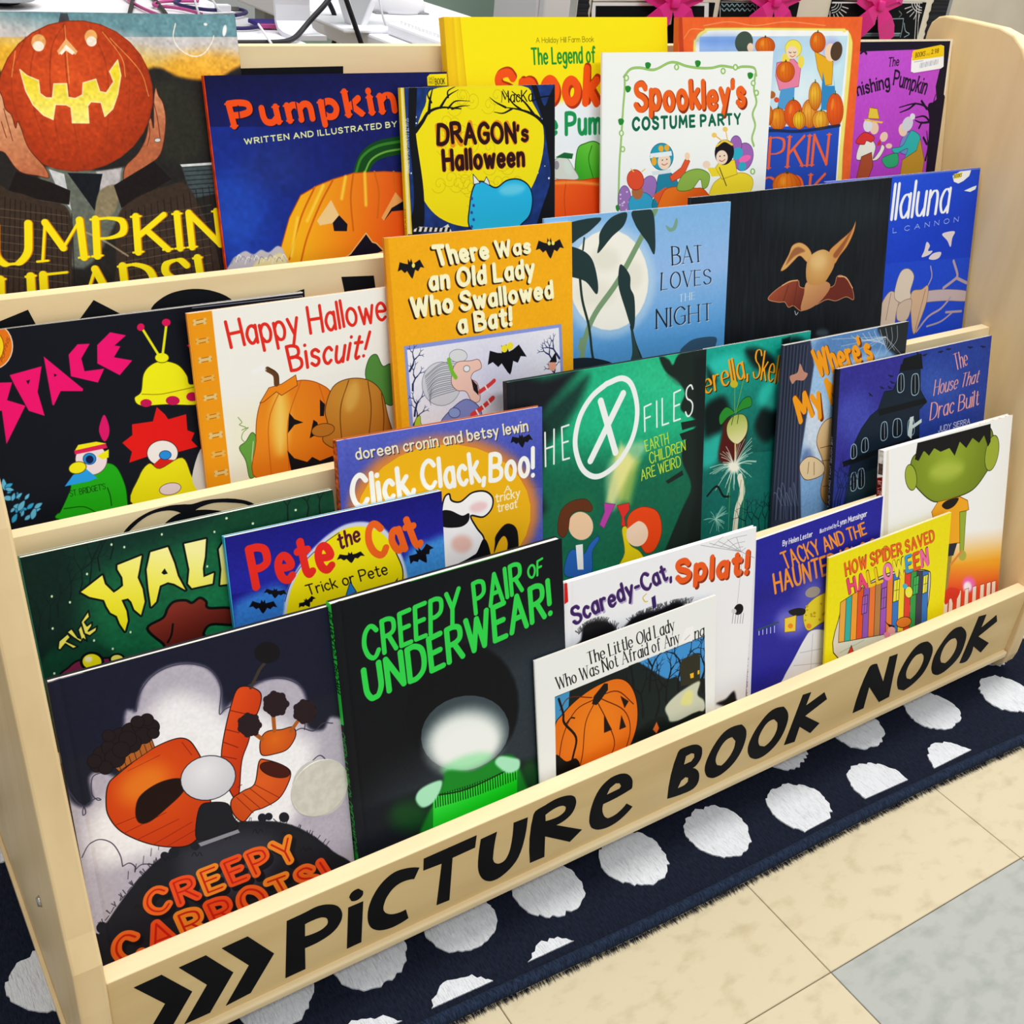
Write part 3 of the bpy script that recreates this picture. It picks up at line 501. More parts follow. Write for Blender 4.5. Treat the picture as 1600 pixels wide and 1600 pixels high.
        cols = kw['cc'].split(',') if 'cc' in kw else None
        arc = float(kw.get('arc', 0))
        A, B, H = [], [], []
        def flush(c):
            if A:
                self.stroke(np.array(A), np.array(B), np.array(H, np.float32), c, kw)
                A.clear(); B.clear(); H.clear()
        for n, (ch, gx, sc, G) in enumerate(pos):
            dy = self.rng.uniform(-jit, jit) if jit else 0
            rot = self.rng.uniform(-jit, jit) * .12 if jit else 0
            extra = []
            for kind, P in G:
                P = P * sc
                if 's' in style and kind == '':
                    for e, o in ((0, 1), (-1, -2)):
                        d = P[e] - P[o]
                        if abs(d[1]) > abs(d[0]) and abs(d[1]) > 1.5 and (min(abs(P[e][1]), abs(P[e][1] - 10), abs(P[e][1] - 6.6)) < .3):
                            r = 1.0
                            extra.append(('serif', np.array([[P[e][0] - r, P[e][1]], [P[e][0] + r, P[e][1]]])))
                extra.append((kind, P))
            for kind, P in extra:
                if rot:
                    cx, cy = 3, 4; c_, s_ = math.cos(rot), math.sin(rot)
                    P = np.stack([cx + (P[:, 0] - cx) * c_ - (P[:, 1] - cy) * s_, cy + (P[:, 0] - cx) * s_ + (P[:, 1] - cy) * c_], 1)
                u = (P[:, 0] + gx) / total; v = (P[:, 1] + dy) / 10 + arc * 4 * u * (1 - u)
                M = q[0] + (q[1] - q[0]) * u[:, None]; Tt = q[2] + (q[3] - q[2]) * u[:, None]
                Z = M + (Tt - M) * v[:, None]
                for i in range(len(Z) - 1):
                    um = u[i]; cap = capl + (capr - capl) * um; h = min(cap, ux) * wt / 2
                    if kind == 'serif':
                        h *= .3
                    elif 'n' in style:
                        d = P[i + 1] - P[i]; L = np.hypot(*d) + 1e-6
                        c = abs(d[1]) / L
                        h *= .32 + .68 * c if not (ch in 'AVWMNXYvwxy' and d[0] * d[1] > 0 and abs(d[0]) > .5) else .36
                    A.append(Z[i]); B.append(Z[i + 1]); H.append(h)
            if cols:
                flush(hexrgb(cols[n % len(cols)]))
            elif len(A) > 60:
                flush(col)
        flush(col)
    def mottle(self, amount, size, sx=1.0):
        """printed paint texture: smooth random variation"""
        n = max(2, int(1000 / size)); m = max(2, int(n * self.h / self.w * sx))
        g = self.rng.normal(0, 1, (m + 2, n + 2)).astype(np.float32)
        yy = np.linspace(0, m, self.h); xx = np.linspace(0, n, self.w)
        y0 = yy.astype(int); x0 = xx.astype(int); fy = (yy - y0)[:, None]; fx = (xx - x0)[None]
        v = (g[y0][:, x0] * (1 - fx) + g[y0][:, x0 + 1] * fx) * (1 - fy) + (g[y0 + 1][:, x0] * (1 - fx) + g[y0 + 1][:, x0 + 1] * fx) * fy
        self.img *= (1 + .55 * amount * v)[..., None]
    def run(self, code):
        for line in code.strip().splitlines():
            f = line.strip().split('|')
            op = f[0]
            if op == 'M':
                self.mottle(float(f[1]), float(f[2]), float(f[3]) if len(f) > 3 else 1.0); continue
            kw = dict(t.split('=') for t in f[-1].split()) if f[-1] and '=' in f[-1] else {}
            col = hexrgb(f[1])
            num = lambda s: np.array([float(v) for v in s.replace(',', ' ').split()])
            if op == 'P':
                self.fill(num(f[2]).reshape(-1, 2), col, kw)
            elif op == 'S':
                self.fill(spline(num(f[2]).reshape(-1, 2), True, 5), col, kw)
            elif op == 'E':
                v = num(f[2]); t = np.linspace(0, 2 * np.pi, 28, endpoint=False)[:, None]
                self.fill(v[:2] + v[2:4] * np.cos(t) + v[4:6] * np.sin(t), col, kw)
            elif op in 'LC':
                P = num(f[3]).reshape(-1, 2)
                if op == 'C':
                    P = spline(P, False, 5)
                P = P * self.k; w = float(f[2]) * self.k / 2
                n = len(P) - 1
                h = np.full(n, w, np.float32)
                if 'tp' in kw:   # tapering twig
                    h = h * np.linspace(1, float(kw['tp']), n).astype(np.float32)
                self.stroke(P[:-1], P[1:], h, col, kw)
            elif op == 'Y':             # a bare branching tree: foot x, y, height, lean, seed, depth
                x, y, h, ln, sd, dp = num(f[3]); rg = np.random.default_rng(int(sd))
                def grow(x, y, a, l, w, d):
                    x2, y2 = x + l * math.sin(a), y - l * math.cos(a)
                    m = np.array([[x, y], [(x + x2) / 2 + rg.normal(0, l * .06), (y + y2) / 2 + rg.normal(0, l * .03)], [x2, y2]]) * self.k
                    self.stroke(m[:-1], m[1:], np.array([w, w * .7], np.float32) * self.k / 2, col, kw)
                    if d > 0:
                        for s_ in (-1, 1):
                            grow(x2, y2, a + s_ * rg.uniform(.3, .75), l * rg.uniform(.55, .75), w * .62, d - 1)
                grow(x, y, ln, h * .42, float(f[2]), int(dp))
            elif op == 'F':             # short hairs standing on a line: x0, y0, x1, y1, rise, length, count
                x0, y0, x1, y1, up, l, n = num(f[3]); rg = np.random.default_rng(int(n))
                t_ = rg.uniform(0, 1, int(n)); a = rg.uniform(-2.5, -.6, int(n))
                P = np.stack([x0 + (x1 - x0) * t_, y0 + (y1 - y0) * t_ - up * 4 * t_ * (1 - t_)], 1)
                Q = P + np.stack([np.cos(a), np.sin(a)], 1) * l
                self.stroke(P * self.k, Q * self.k, np.full(int(n), float(f[2]) * self.k / 2, np.float32), col, kw)
            elif op == 'B':             # a burst of fine curved threads: x, y, r0, r1, count
                x, y, r0, r1, n = num(f[3]); rg = np.random.default_rng(int(n))
                for _ in range(int(n)):
                    a = rg.uniform(0, 6.28); l = rg.uniform(r0, r1)
                    P = spline([(x, y), (x + l * .5 * math.cos(a), y + l * .5 * math.sin(a) - l * .08), (x + l * math.cos(a), y + l * math.sin(a))], False, 4) * self.k
                    self.stroke(P[:-1], P[1:], np.full(len(P) - 1, float(f[2]) * self.k / 2, np.float32), col, kw)
            elif op == 'O':             # printed swirls scattered in an oval: x, y, rx, ry, count
                x, y, rx, ry, n = num(f[3]); rg = np.random.default_rng(int(n))
                for _ in range(int(n)):
                    a = rg.uniform(0, 6.28); d = math.sqrt(rg.uniform(0, 1)); t_ = np.linspace(0, 9, 22)
                    r = 6 + t_ * 5.2
                    P = np.stack([x + rx * d * math.cos(a) + r * np.cos(t_), y + ry * d * math.sin(a) + r * np.sin(t_)], 1) * self.k
                    self.stroke(P[:-1], P[1:], np.full(len(P) - 1, float(f[2]) * self.k / 2, np.float32), col, kw)
            elif op == 'T':
                self.text(f[3], col, float(f[2]), num(f[4]), kw)
        return np.clip(self.img, 0, 1)


# ---------------------------------------------------------------- the printed covers (thousandths of each cover's width)
ART = {}
ART['heads'] = """
P|6f949c|254,-12 1031,-25 1026,98 234,97|g=c9c4c2,475,15,466,74
P|c9c4c2|239,68 1030,65 1022,222 214,207|g=f0b23c,653,70,641,151
E|f2a838|903,154 150,1 -6,49|b=59.6 a=0.8
S|2e2c2a|212,122 267,148 335,209 629,233 690,164 739,154 796,181 897,197 1044,223 940,1094 57,965|b=17.1
M|0.05|22|1
S|3a3c30|711,207 831,219 853,373 803,429 713,406|b=59.5 a=0.6
P|cfd6d6|762,441 897,440 896,448 767,449|
P|4c585c|767,451 896,450 896,534 787,549|b=6.2
L|2b3436|3.1|773,463 905,463|
L|2b3436|3.1|775,477 904,476|
L|2b3436|3.1|778,491 902,490|
L|2b3436|3.1|780,505 900,504|
L|2b3436|3.1|782,519 898,518|
L|2b3436|3.1|785,533 896,532|
S|6a7068|352,428 518,449 627,443 558,570 415,734 303,608|b=15.2
P|c4c6ca|362,433 404,450 408,559 380,501|
P|b9b4b6|499,448 578,441 557,512 505,532|b=7.7
P|1b2028|414,447 517,456 477,564|
S|8a8068|499,508 560,493 538,569 476,593|b=5.8
C|f8eedc|3.5|805,28 793,66 807,99 845,121 883,114 914,81 923,62|
E|f4f6f4|960,47 6,1 -5,17|b=4.0
E|f0f0ea|900,29 6,0 0,4|
P|4a4e54|456,33 467,3 487,3 491,32|
E|de5f2b|480,233 222,20 -49,210|oc=8a3a1c ow=2.7 r=8c3212,458,176,699,434
C|a3441e|4.0|473,33 461,123 455,229 456,338 463,435|a=0.85
C|a3441e|3.9|402,50 358,157 350,280 377,389 414,436|a=0.85
C|a3441e|3.9|360,68 303,174 298,279 325,369|a=0.85
C|a3441e|4.1|545,35 576,142 565,268 539,378 525,427|a=0.85
C|a3441e|4.1|589,56 640,160 620,288 589,392|a=0.85
C|a3441e|3.9|473,33 431,88 409,175 402,282 404,400|a=0.85
C|f09a5a|2.9|474,36 468,106 461,194|a=0.8
C|f09a5a|2.8|325,105 303,174|a=0.8
C|f09a5a|3.0|580,53 626,124 629,178|a=0.8
C|f09a5a|3.0|600,70 675,161 692,235|a=0.8
M|0.035|14|1
E|f0a868|393,81 21,0 -4,22|oc=b85a30 ow=1.7
E|fff0d8|391,92 14,5 -7,13|
E|f0a868|544,67 19,0 -3,21|oc=b85a30 ow=1.8
E|fff0d8|544,79 15,0 -2,14|
P|f2b078|472,71 441,105 444,116 467,102 492,116 499,106|
P|fff2da|469,88 447,111 452,116 466,104 483,116 491,109|
P|f6d73a|329,155 345,171 375,185 373,220 388,233 406,234 417,195 453,195 451,233 472,237 494,227 501,194 540,184 546,219 565,223 592,192 584,163 613,131 616,174 598,229 577,269 550,290 545,250 515,247 504,259 500,307 452,305 455,262 443,254 411,252 398,294 373,281 349,252 335,213|oc=fae9a8 ow=3.6 g=fff07a,449,176,448,292
S|e0a27e|251,208 267,225 270,260 284,278 289,314 297,296 304,314 316,372 352,428 358,458 330,451 278,435 248,383 225,356|oc=5a2f22 ow=2.1 g=b06a4a,262,225,325,478
S|e0a27e|717,211 723,235 733,254 736,301 721,367 698,414 647,445 583,485 588,441 633,402 666,356 681,309 690,300 694,328 705,253|oc=5a2f22 ow=2.3 g=b06a4a,262,225,325,478
C|6e3a2a|2.3|705,253 710,301 710,357|
C|6e3a2a|2.3|681,309 679,347 666,380|
C|6e3a2a|2.1|266,260 271,313 275,349|
C|6e3a2a|2.1|253,295 259,339|
E|d8d4cc|701,365 10,0 -1,6|oc=5a4a40 ow=1.6
P|241c1c|269,435 363,472 414,499 404,540 318,519 236,491|
P|241c1c|546,492 680,427 729,484 559,561|
S|45382e|178,496 250,492 318,519 401,559 380,730 326,923 89,891|b=5.6
S|45382e|554,570 714,503 790,527 854,779 816,988 481,943 515,744|b=6.1
M|0.09|7|1
L|1e1a18|2.9|226,505 152,860|a=0.6
L|1e1a18|2.8|570,571 527,908|a=0.6
L|1e1a18|2.9|240,510 168,862|a=0.6
L|1e1a18|2.8|590,567 551,911|a=0.6
L|1e1a18|3.0|253,514 184,864|a=0.6
L|1e1a18|2.8|611,563 576,914|a=0.6
L|1e1a18|3.0|267,519 201,866|a=0.6
L|1e1a18|2.8|632,558 600,917|a=0.6
L|1e1a18|3.0|281,524 217,869|a=0.6
L|1e1a18|2.9|653,554 625,920|a=0.6
L|1e1a18|3.0|294,528 233,871|a=0.6
L|1e1a18|2.9|674,549 650,924|a=0.6
L|1e1a18|3.0|308,533 250,873|a=0.6
L|1e1a18|2.9|695,545 675,927|a=0.6
L|1e1a18|3.0|322,538 267,875|a=0.6
L|1e1a18|2.9|717,540 700,930|a=0.6
L|1e1a18|3.0|336,543 283,877|a=0.6
L|1e1a18|2.9|738,536 726,933|a=0.6
L|1e1a18|3.0|350,547 300,879|a=0.6
L|1e1a18|2.9|760,531 752,937|a=0.6
L|1e1a18|3.0|364,552 317,881|a=0.6
L|1e1a18|2.9|781,527 778,940|a=0.6
L|1e1a18|3.1|378,557 334,883|a=0.6
L|1e1a18|3.0|803,522 804,943|a=0.6
L|1e1a18|3.1|393,562 351,886|a=0.6
L|1e1a18|3.0|825,518 830,947|a=0.6
L|1e1a18|3.1|407,567 368,888|a=0.6
L|1e1a18|3.0|847,513 857,950|a=0.6
L|8a7a66|2.2|189,534 395,573|a=0.5
L|8a7a66|2.4|554,599 848,572|a=0.45
L|8a7a66|2.2|185,557 391,598|a=0.5
L|8a7a66|2.4|550,624 844,598|a=0.45
L|8a7a66|2.2|181,581 387,622|a=0.5
L|8a7a66|2.4|546,650 841,624|a=0.45
L|8a7a66|2.2|176,605 383,647|a=0.5
L|8a7a66|2.4|542,675 838,650|a=0.45
L|8a7a66|2.2|172,628 378,672|a=0.5
L|8a7a66|2.5|538,700 834,677|a=0.45
L|8a7a66|2.2|168,652 374,697|a=0.5
L|8a7a66|2.5|534,726 831,703|a=0.45
L|8a7a66|2.2|164,676 370,721|a=0.5
L|8a7a66|2.5|530,752 827,730|a=0.45
L|8a7a66|2.2|159,700 366,746|a=0.5
L|8a7a66|2.5|526,777 824,757|a=0.45
L|8a7a66|2.3|155,724 362,772|a=0.5
L|8a7a66|2.5|523,803 820,784|a=0.45
C|b0a088|5.9|419,614 486,652 557,708|a=0.7
T|c8820a|0.20|UMPKIN|167,699 866,700 187,585 867,593|st=sn tr=2.2
T|c8820a|0.20|HEADS!|156,861 788,860 173,741 783,736|st=sn tr=2.6
T|ffe41a|0.20|UMPKIN|163,699 862,700 184,585 862,593|st=sn tr=2.2
T|ffe41a|0.20|HEADS!|152,860 784,860 170,741 779,736|st=sn tr=2.6
"""
ART['jack'] = """
P|15194a|-13,-38 1068,-28 1054,215 5,176|g=1c2468,197,-14,224,184
P|1c2468|-4,171 1054,210 1018,833 -16,720|g=1f3f9a,588,221,120,639
E|2a55b4|65,470 112,8 -17,138|b=142.8 a=0.7
E|33427c|234,320 129,7 -10,92|b=120.6 a=0.35
M|0.07|16|1
T|f2571c|0.30|Pumpkin|92,172 755,137 80,96 744,52|st=s tr=3.2 sh=0d1030,4.6,2.3
L|141a50|3.7|115,103 116,158|
L|141a50|3.8|227,113 238,149|
L|141a50|3.8|340,98 345,152|
L|141a50|3.9|456,83 460,151|
L|141a50|4.0|569,67 574,132|
L|141a50|4.1|722,85 727,132|
T|e6ec9c|0.24|WRITTEN AND ILLUSTRATED BY WI|126,236 816,194 125,218 816,175|st=s tr=3.2
C|14501e|67.7|583,375 613,317 672,282 782,267|
C|3f7f35|10.4|565,362 597,304 668,267 783,253|
C|6fa04a|7.8|603,364 635,318 694,292 781,282|
P|f0a81e|206,659 270,509 325,430 395,400 464,380 556,362 688,364 803,376 775,754 202,695|oc=b4560e ow=3.8 g=e0561a,319,489,790,550
C|c86a10|7.8|553,366 534,457 534,579|
C|c86a10|7.6|464,383 401,471 336,586 299,680|
C|c86a10|7.9|646,362 659,441 645,539|
C|c86a10|7.5|386,404 317,513 253,664|
C|c86a10|8.0|731,367 733,446|
C|f7c94a|10.3|519,374 495,454|b=10.3
C|f7c94a|10.1|422,401 342,527|b=10.1
C|f7c94a|10.4|603,364 598,486|b=10.4
C|f7c94a|10.0|304,512 262,652|b=10.0
P|e8c088|449,456 382,530 393,548 454,543 478,516|
P|151326|478,516 511,553 506,579 451,574 448,543|
P|e6a060|733,446 662,540 673,553 711,506 766,483|
P|151326|766,483 711,506 673,553 710,519 769,518|
P|151326|589,594 552,630 514,667 491,679 547,680 633,678 663,671 631,637 614,631|oc=e8b070 ow=5.3
S|b9b4bc|-3,721 23,648 51,627 82,616 111,631 143,617 173,629 212,609 237,640 238,747|b=7.4
S|e2d49c|101,696 132,649 171,648 224,639 233,698|b=12.4
C|8f8a96|3.4|22,657 34,637 48,651|a=0.8
C|f2f0f0|3.4|40,652 53,627 66,645|a=0.8
C|8f8a96|3.4|58,647 70,634 83,652|a=0.8
C|f2f0f0|3.4|74,663 87,640 102,646|a=0.8
C|8f8a96|3.4|93,657 106,630 119,653|a=0.8
C|f2f0f0|3.4|111,652 123,637 136,659|a=0.8
C|8f8a96|3.5|127,668 140,643 155,654|a=0.8
C|f2f0f0|3.5|146,663 158,649 172,660|a=0.8
C|8f8a96|3.5|164,657 177,639 191,655|a=0.8
C|f2f0f0|3.5|181,673 194,646 208,662|a=0.8
C|8f8a96|3.5|200,668 212,652 226,668|a=0.8
C|f2f0f0|3.5|219,663 231,642 245,663|a=0.8
P|f2d80c|908,18 920,8 1006,7 1003,52 908,51|
T|3a3010|0.18|BOOK|944,47 988,45 943,25 988,24|
T|8a7a20|0.20|SALE|915,30 939,28 915,20 939,18|
T|8a7a20|0.20|PRICE|915,44 938,42 914,34 938,32|
"""
ART['dragon'] = """
M|0.16|26|1
E|dfe9f2|83,179 6,0 0,4|
E|dfe9f2|84,322 5,0 0,3|
E|dfe9f2|717,108 5,0 0,4|
E|dfe9f2|402,453 6,0 0,5|
E|dfe9f2|257,492 5,0 0,3|
E|dfe9f2|-25,719 4,0 0,4|
E|dfe9f2|878,479 5,0 0,5|
E|dfe9f2|13,521 4,0 0,3|
E|dfe9f2|630,739 4,0 0,5|
E|dfe9f2|268,564 6,0 0,3|
E|dfe9f2|812,533 6,0 0,5|
E|dfe9f2|396,585 6,0 0,3|
E|dfe9f2|835,326 5,0 0,3|
E|dfe9f2|678,241 6,0 0,3|
E|dfe9f2|538,318 5,0 0,3|
E|dfe9f2|154,560 6,0 0,4|
E|dfe9f2|911,183 7,0 0,3|
E|dfe9f2|957,514 6,0 0,6|
E|dfe9f2|765,635 4,0 0,4|
E|dfe9f2|84,148 4,0 0,5|
E|dfe9f2|119,224 5,0 0,5|
E|dfe9f2|958,582 4,0 0,4|
E|dfe9f2|689,61 6,0 0,4|
E|dfe9f2|561,527 6,0 0,4|
E|dfe9f2|534,166 5,0 0,3|
E|dfe9f2|453,418 6,0 0,4|
E|dfe9f2|11,388 4,0 0,4|
E|dfe9f2|366,296 6,0 0,4|
E|dfe9f2|328,270 5,0 0,3|
E|dfe9f2|512,722 5,0 0,5|
E|dfe9f2|938,690 6,0 0,5|
E|dfe9f2|805,217 5,0 0,4|
E|dfe9f2|238,433 4,0 0,4|
E|dfe9f2|564,97 5,0 0,4|
E|dfe9f2|689,88 4,0 0,4|
E|dfe9f2|375,512 4,0 0,3|
E|dfe9f2|923,213 4,0 0,3|
E|dfe9f2|323,179 5,0 0,5|
E|dfe9f2|114,310 5,0 0,5|
E|dfe9f2|995,138 5,0 0,5|
E|dfe9f2|39,434 4,0 0,5|
E|dfe9f2|928,444 4,0 0,3|
E|dfe9f2|381,653 4,0 0,5|
E|dfe9f2|386,211 5,0 0,3|
E|dfe9f2|339,587 5,0 0,5|
E|dfe9f2|497,136 5,0 0,5|
S|f3e019|225,4 142,92 80,220 60,383 88,536 179,662 322,733 472,745 694,683 840,549 913,374 914,216 843,93 770,3|
O|cdb714|4.2|475,353,304,342,40|a=.75
S|171b22|-15,740 39,635 50,500 38,267 38,137 54,-22 96,-21 84,139 79,242 112,537 93,749|
C|171b22|25.3|76,219 122,172 164,125 244,104 366,114|tp=0.25
C|171b22|17.9|164,128 175,60 193,6|tp=0.3
C|171b22|14.5|236,104 287,47 353,16|tp=0.2
C|171b22|11.0|285,109 334,74 425,76|tp=0.2
C|171b22|10.7|182,77 160,38 177,6|tp=0.3
C|171b22|10.9|287,53 288,21 337,-1|tp=0.3
C|171b22|11.0|309,113 366,101 424,99|tp=0.2
S|171b22|1005,63 959,113 923,181 945,340 968,521 898,698 865,814 1006,826|
S|171b22|835,-2 888,129 932,217 968,218 1005,97 1005,1 960,62 923,112 871,-2|
C|171b22|23.4|950,235 869,169 768,132 660,115|tp=0.2
C|171b22|11.5|768,132 703,90 644,21|tp=0.3
C|171b22|11.4|703,123 642,145 582,137|tp=0.3
C|171b22|15.5|856,162 790,92 704,32|tp=0.3
C|171b22|11.3|660,115 596,87 554,59|tp=0.2
T|e8901c|0.34|DRAGON|216,288 722,299 217,192 715,199|j=0.9
T|e8901c|0.34|'s|744,300 806,296 741,217 803,212|
T|e8901c|0.36|Halloween|247,427 778,431 243,329 774,333|
T|361418|0.23|DRAGON|216,288 722,299 217,192 715,199|j=0.9
T|361418|0.23|'s|744,300 806,296 741,217 803,212|
T|361418|0.25|Halloween|247,427 778,431 243,329 774,333|
T|14141c|0.14|MacKa|634,88 843,86 634,31 843,28|st=n
C|14141c|7.8|843,86 901,67 960,62 996,62|
S|2fb2e6|419,769 407,627 444,517 504,507 564,539 599,541 661,509 741,507 812,547 839,621 820,711 760,761 692,799|oc=14202c ow=7.9
E|7fd4f2|696,561 89,-4 5,32|b=39.8 a=0.7
P|e8eef2|436,517 433,461 462,491 479,512|oc=14202c ow=3.8
P|e8eef2|504,510 522,480 539,509 543,530|oc=14202c ow=3.9
E|3c50a8|421,593 9,1 0,9|
E|3c50a8|432,632 9,1 0,9|
E|3c50a8|418,670 9,1 0,9|
E|3c50a8|430,710 9,1 0,9|
E|3c50a8|416,748 9,1 0,9|
P|d8dcd8|13,742 75,720 217,739 260,721 283,765|
P|20242c|21,743 30,720 46,721 37,744|
P|20242c|53,746 62,722 78,724 69,747|
P|20242c|85,749 95,725 111,726 101,750|
P|20242c|118,751 127,728 143,729 134,753|
P|20242c|150,754 160,730 176,732 167,755|
P|20242c|183,757 193,733 209,734 200,758|
P|20242c|216,760 226,736 242,737 233,761|
P|20242c|250,762 259,738 276,740 266,764|
P|efe6a8|-4,-10 11,-10 20,757 0,755|
P|e8c81c|11,-10 19,-10 28,758 20,757|
T|e8eef4|0.13|Scholastic 0-590-53974-0 / $2.99 US|29,435 37,153 10,434 17,153|tr=1.5
"""
ART['legend'] = """
P|e9bb1c|-8,-9 40,-9 51,233 -6,231|
P|f6d32a|40,-9 63,-9 72,233 41,232|g=e8c010,33,68,61,68
L|dca818|2.8|63,-9 72,233|
T|6b6a10|0.10|A Holiday Hill Farm Book|378,85 639,84 378,68 639,66|tr=1.6
T|1d8a3c|0.20|The Legend of|356,156 642,154 356,104 642,101|tr=1.6
P|eef2f4|202,291 1002,285 995,648 179,586|b=37.1
P|d6e4f0|445,289 666,285 657,481 434,467|b=52.3 a=0.5
T|a33a10|0.30|Spookl|198,284 692,293 212,180 697,176|st= tr=3.2 j=0.6
T|ec5a1c|0.28|Spookl|191,284 684,293 205,180 690,175|st= tr=3.2 j=0.6
T|f88a3c|0.07|Spookl|189,279 682,288 202,178 687,173|tr=3.2 j=0.6 a=0.0
T|1f8f58|0.22|Square Pum|161,395 655,404 166,328 658,330|tr=1.8
S|3d9a28|530,566 542,462 582,439 635,437 676,482 671,599 591,582|oc=1e6018 ow=3.2 g=7cc850,545,567,659,446
C|2a7a1e|4.0|612,450 595,500 616,576|
S|c9cfc4|429,554 426,501 457,482 492,485 520,523 539,566|oc=808a80 ow=2.6
E|8f8e96|443,509 12,1 -1,16|
E|cad8cc|496,522 17,-4 11,27|b=15.8
P|1f6a3c|439,481 481,466 523,473 516,491|
S|ea6420|372,705 386,578 440,562 545,571 672,583 678,732|oc=b04010 ow=3.2 g=d84a14,469,573,615,715
C|b8480f|3.7|484,569 472,631 474,702|
C|f59a50|8.0|433,573 529,577 637,592|b=10.7
"""
ART['costume'] = """
C|7fae58|10.2|115,97 150,67 203,62 282,71 364,44 412,44 465,58 541,67 618,68 680,60 768,70 807,65 881,71 900,104|
C|a8cf80|3.8|115,97 150,67 203,62 282,71 364,44 412,44 465,58 541,67 618,68 680,60 768,70 807,65 881,71 900,104|
C|7fae58|9.8|119,92 120,149 114,213 109,292 104,371 98,451 96,546 95,642|
C|a8cf80|3.7|119,92 120,149 114,213 109,292 104,371 98,451 96,546 95,642|
C|7fae58|11.0|891,99 889,165 910,222 889,272 910,324 894,378 909,416|
C|a8cf80|4.1|891,99 889,165 910,222 889,272 910,324 894,378 909,416|
E|8fbc66|129,102 14,0 0,13|
E|f4f8f6|129,102 7,0 0,8|
E|8fbc66|106,326 14,1 0,13|
E|f4f8f6|106,326 7,0 0,8|
E|8fbc66|115,393 14,1 0,13|
E|f4f8f6|115,393 7,0 0,8|
E|8fbc66|410,62 15,0 1,13|
E|f4f8f6|410,62 7,0 0,8|
E|8fbc66|689,82 16,0 1,14|
E|f4f8f6|689,82 8,0 1,8|
E|8fbc66|764,67 16,0 1,14|
E|f4f8f6|764,67 8,0 1,8|
E|8fbc66|882,137 16,0 1,14|
E|f4f8f6|882,137 8,0 1,8|
E|8fbc66|906,180 17,0 1,14|
E|f4f8f6|906,180 8,0 1,8|
E|8fbc66|911,533 17,1 1,15|
E|f4f8f6|911,533 8,0 1,9|
E|8fbc66|102,634 15,1 0,14|
E|f4f8f6|102,634 7,1 0,8|
S|2f8a3c|517,40 536,35 551,43 545,59 526,61|
S|2f8a3c|842,95 862,90 879,99 872,115 852,117|
S|2f8a3c|123,138 141,133 155,142 148,157 131,159|
S|2f8a3c|231,45 248,40 263,48 256,63 238,65|
S|2f8a3c|87,270 105,265 119,274 113,289 95,291|
S|2f8a3c|80,633 98,628 113,638 106,654 88,655|
T|8c3a14|0.26|Spookley's|192,233 840,241 182,128 823,132|tr=2.6 j=0.7
T|ee6a26|0.24|Spookley's|186,228 833,237 176,124 816,128|tr=2.6 j=0.7
T|0f6b52|0.27|COSTUME PARTY|170,315 814,312 169,267 807,270|tr=4
E|9a78b4|130,609 37,3 1,61|oc=5a4878 ow=2.5
E|9a78b4|262,573 46,16 -26,56|oc=5a4878 ow=2.6
E|d8c8e0|106,585 6,0 0,4|
E|d8c8e0|107,603 5,0 0,3|
E|d8c8e0|143,576 5,0 0,4|
E|d8c8e0|127,619 6,0 0,5|
E|d8c8e0|118,624 6,0 0,3|
E|d8c8e0|102,654 5,0 0,4|
E|d8c8e0|154,621 5,0 0,5|
E|d8c8e0|104,629 5,0 0,3|
E|d8c8e0|141,653 4,0 0,4|
E|d8c8e0|119,633 6,0 0,3|
E|3fa0c8|227,638 75,6 2,56|oc=2a6888 ow=2.6
E|a8704a|203,580 33,2 1,33|
E|e0583a|190,527 47,-3 11,44|oc=8a2a1c ow=2.5
C|f0c060|5.0|179,491 164,479|
C|f0c060|5.1|226,494 244,484|
S|2a86a0|311,588 327,511 395,509 444,568 418,666 295,657|oc=1a5060 ow=2.6
P|e06038|389,525 456,490 485,447 509,465 473,528 405,549|oc=8a3a20 ow=2.6
E|f4d0b0|492,442 16,1 1,17|
P|e06038|293,603 368,569 391,593 325,639|
E|2a9ab4|340,436 68,4 2,58|oc=1a5060 ow=2.6
E|f4d4bc|355,457 38,2 1,36|
P|e6f0f2|272,419 395,414 400,434 272,439|
E|eaa83a|334,401 15,1 1,14|
E|eaa83a|368,399 15,1 1,14|
E|eaa83a|295,453 15,1 1,19|
P|d8e4e8|282,497 395,492 395,509 290,514|
E|9a6cb0|846,463 62,12 -14,62|oc=5a3f78 ow=2.8
E|9a6cb0|793,405 37,2 3,40|oc=5a3f78 ow=2.7
E|3aa6c0|804,446 30,13 -19,24|
E|f070b0|855,472 37,-10 10,14|
E|3aa6c0|841,506 25,1 2,21|
S|f2d63a|640,683 651,587 721,545 844,535 914,569 901,628 811,657|oc=a88a20 ow=2.8
P|f2d63a|669,502 699,469 789,474 811,539 713,557|oc=a88a20 ow=2.8
P|f2d63a|617,499 669,502 696,541 648,541|
E|f4d4bc|612,485 24,1 1,17|
E|1e1c24|721,436 61,9 -7,56|
E|f4d4bc|707,458 37,2 2,32|
C|f0c84a|10.2|671,405 718,385 768,404|
C|f0b060|5.4|702,384 660,360|
C|f0b060|5.4|738,386 723,340|
E|f2c46a|652,357 16,1 1,11|
E|f2c46a|719,334 16,1 1,11|
L|504038|4.8|694,503 744,588|
E|3a2420|694,452 4,0 0,3|
E|3a2420|722,451 4,0 0,3|
C|a04a40|3.1|691,469 708,476 728,468|
E|3a2420|344,451 3,0 0,3|
E|3a2420|370,449 3,0 0,3|
C|a04a40|2.9|341,467 356,473 375,466|
S|ee7a2a|349,690 353,596 414,572 543,586 611,602 691,716|oc=b04a14 ow=3.4 g=d85a18,445,585,568,692
S|8fb054|437,585 473,519 558,501 631,529 626,580 595,590 576,548 523,591|oc=5a7a30 ow=3.4
"""
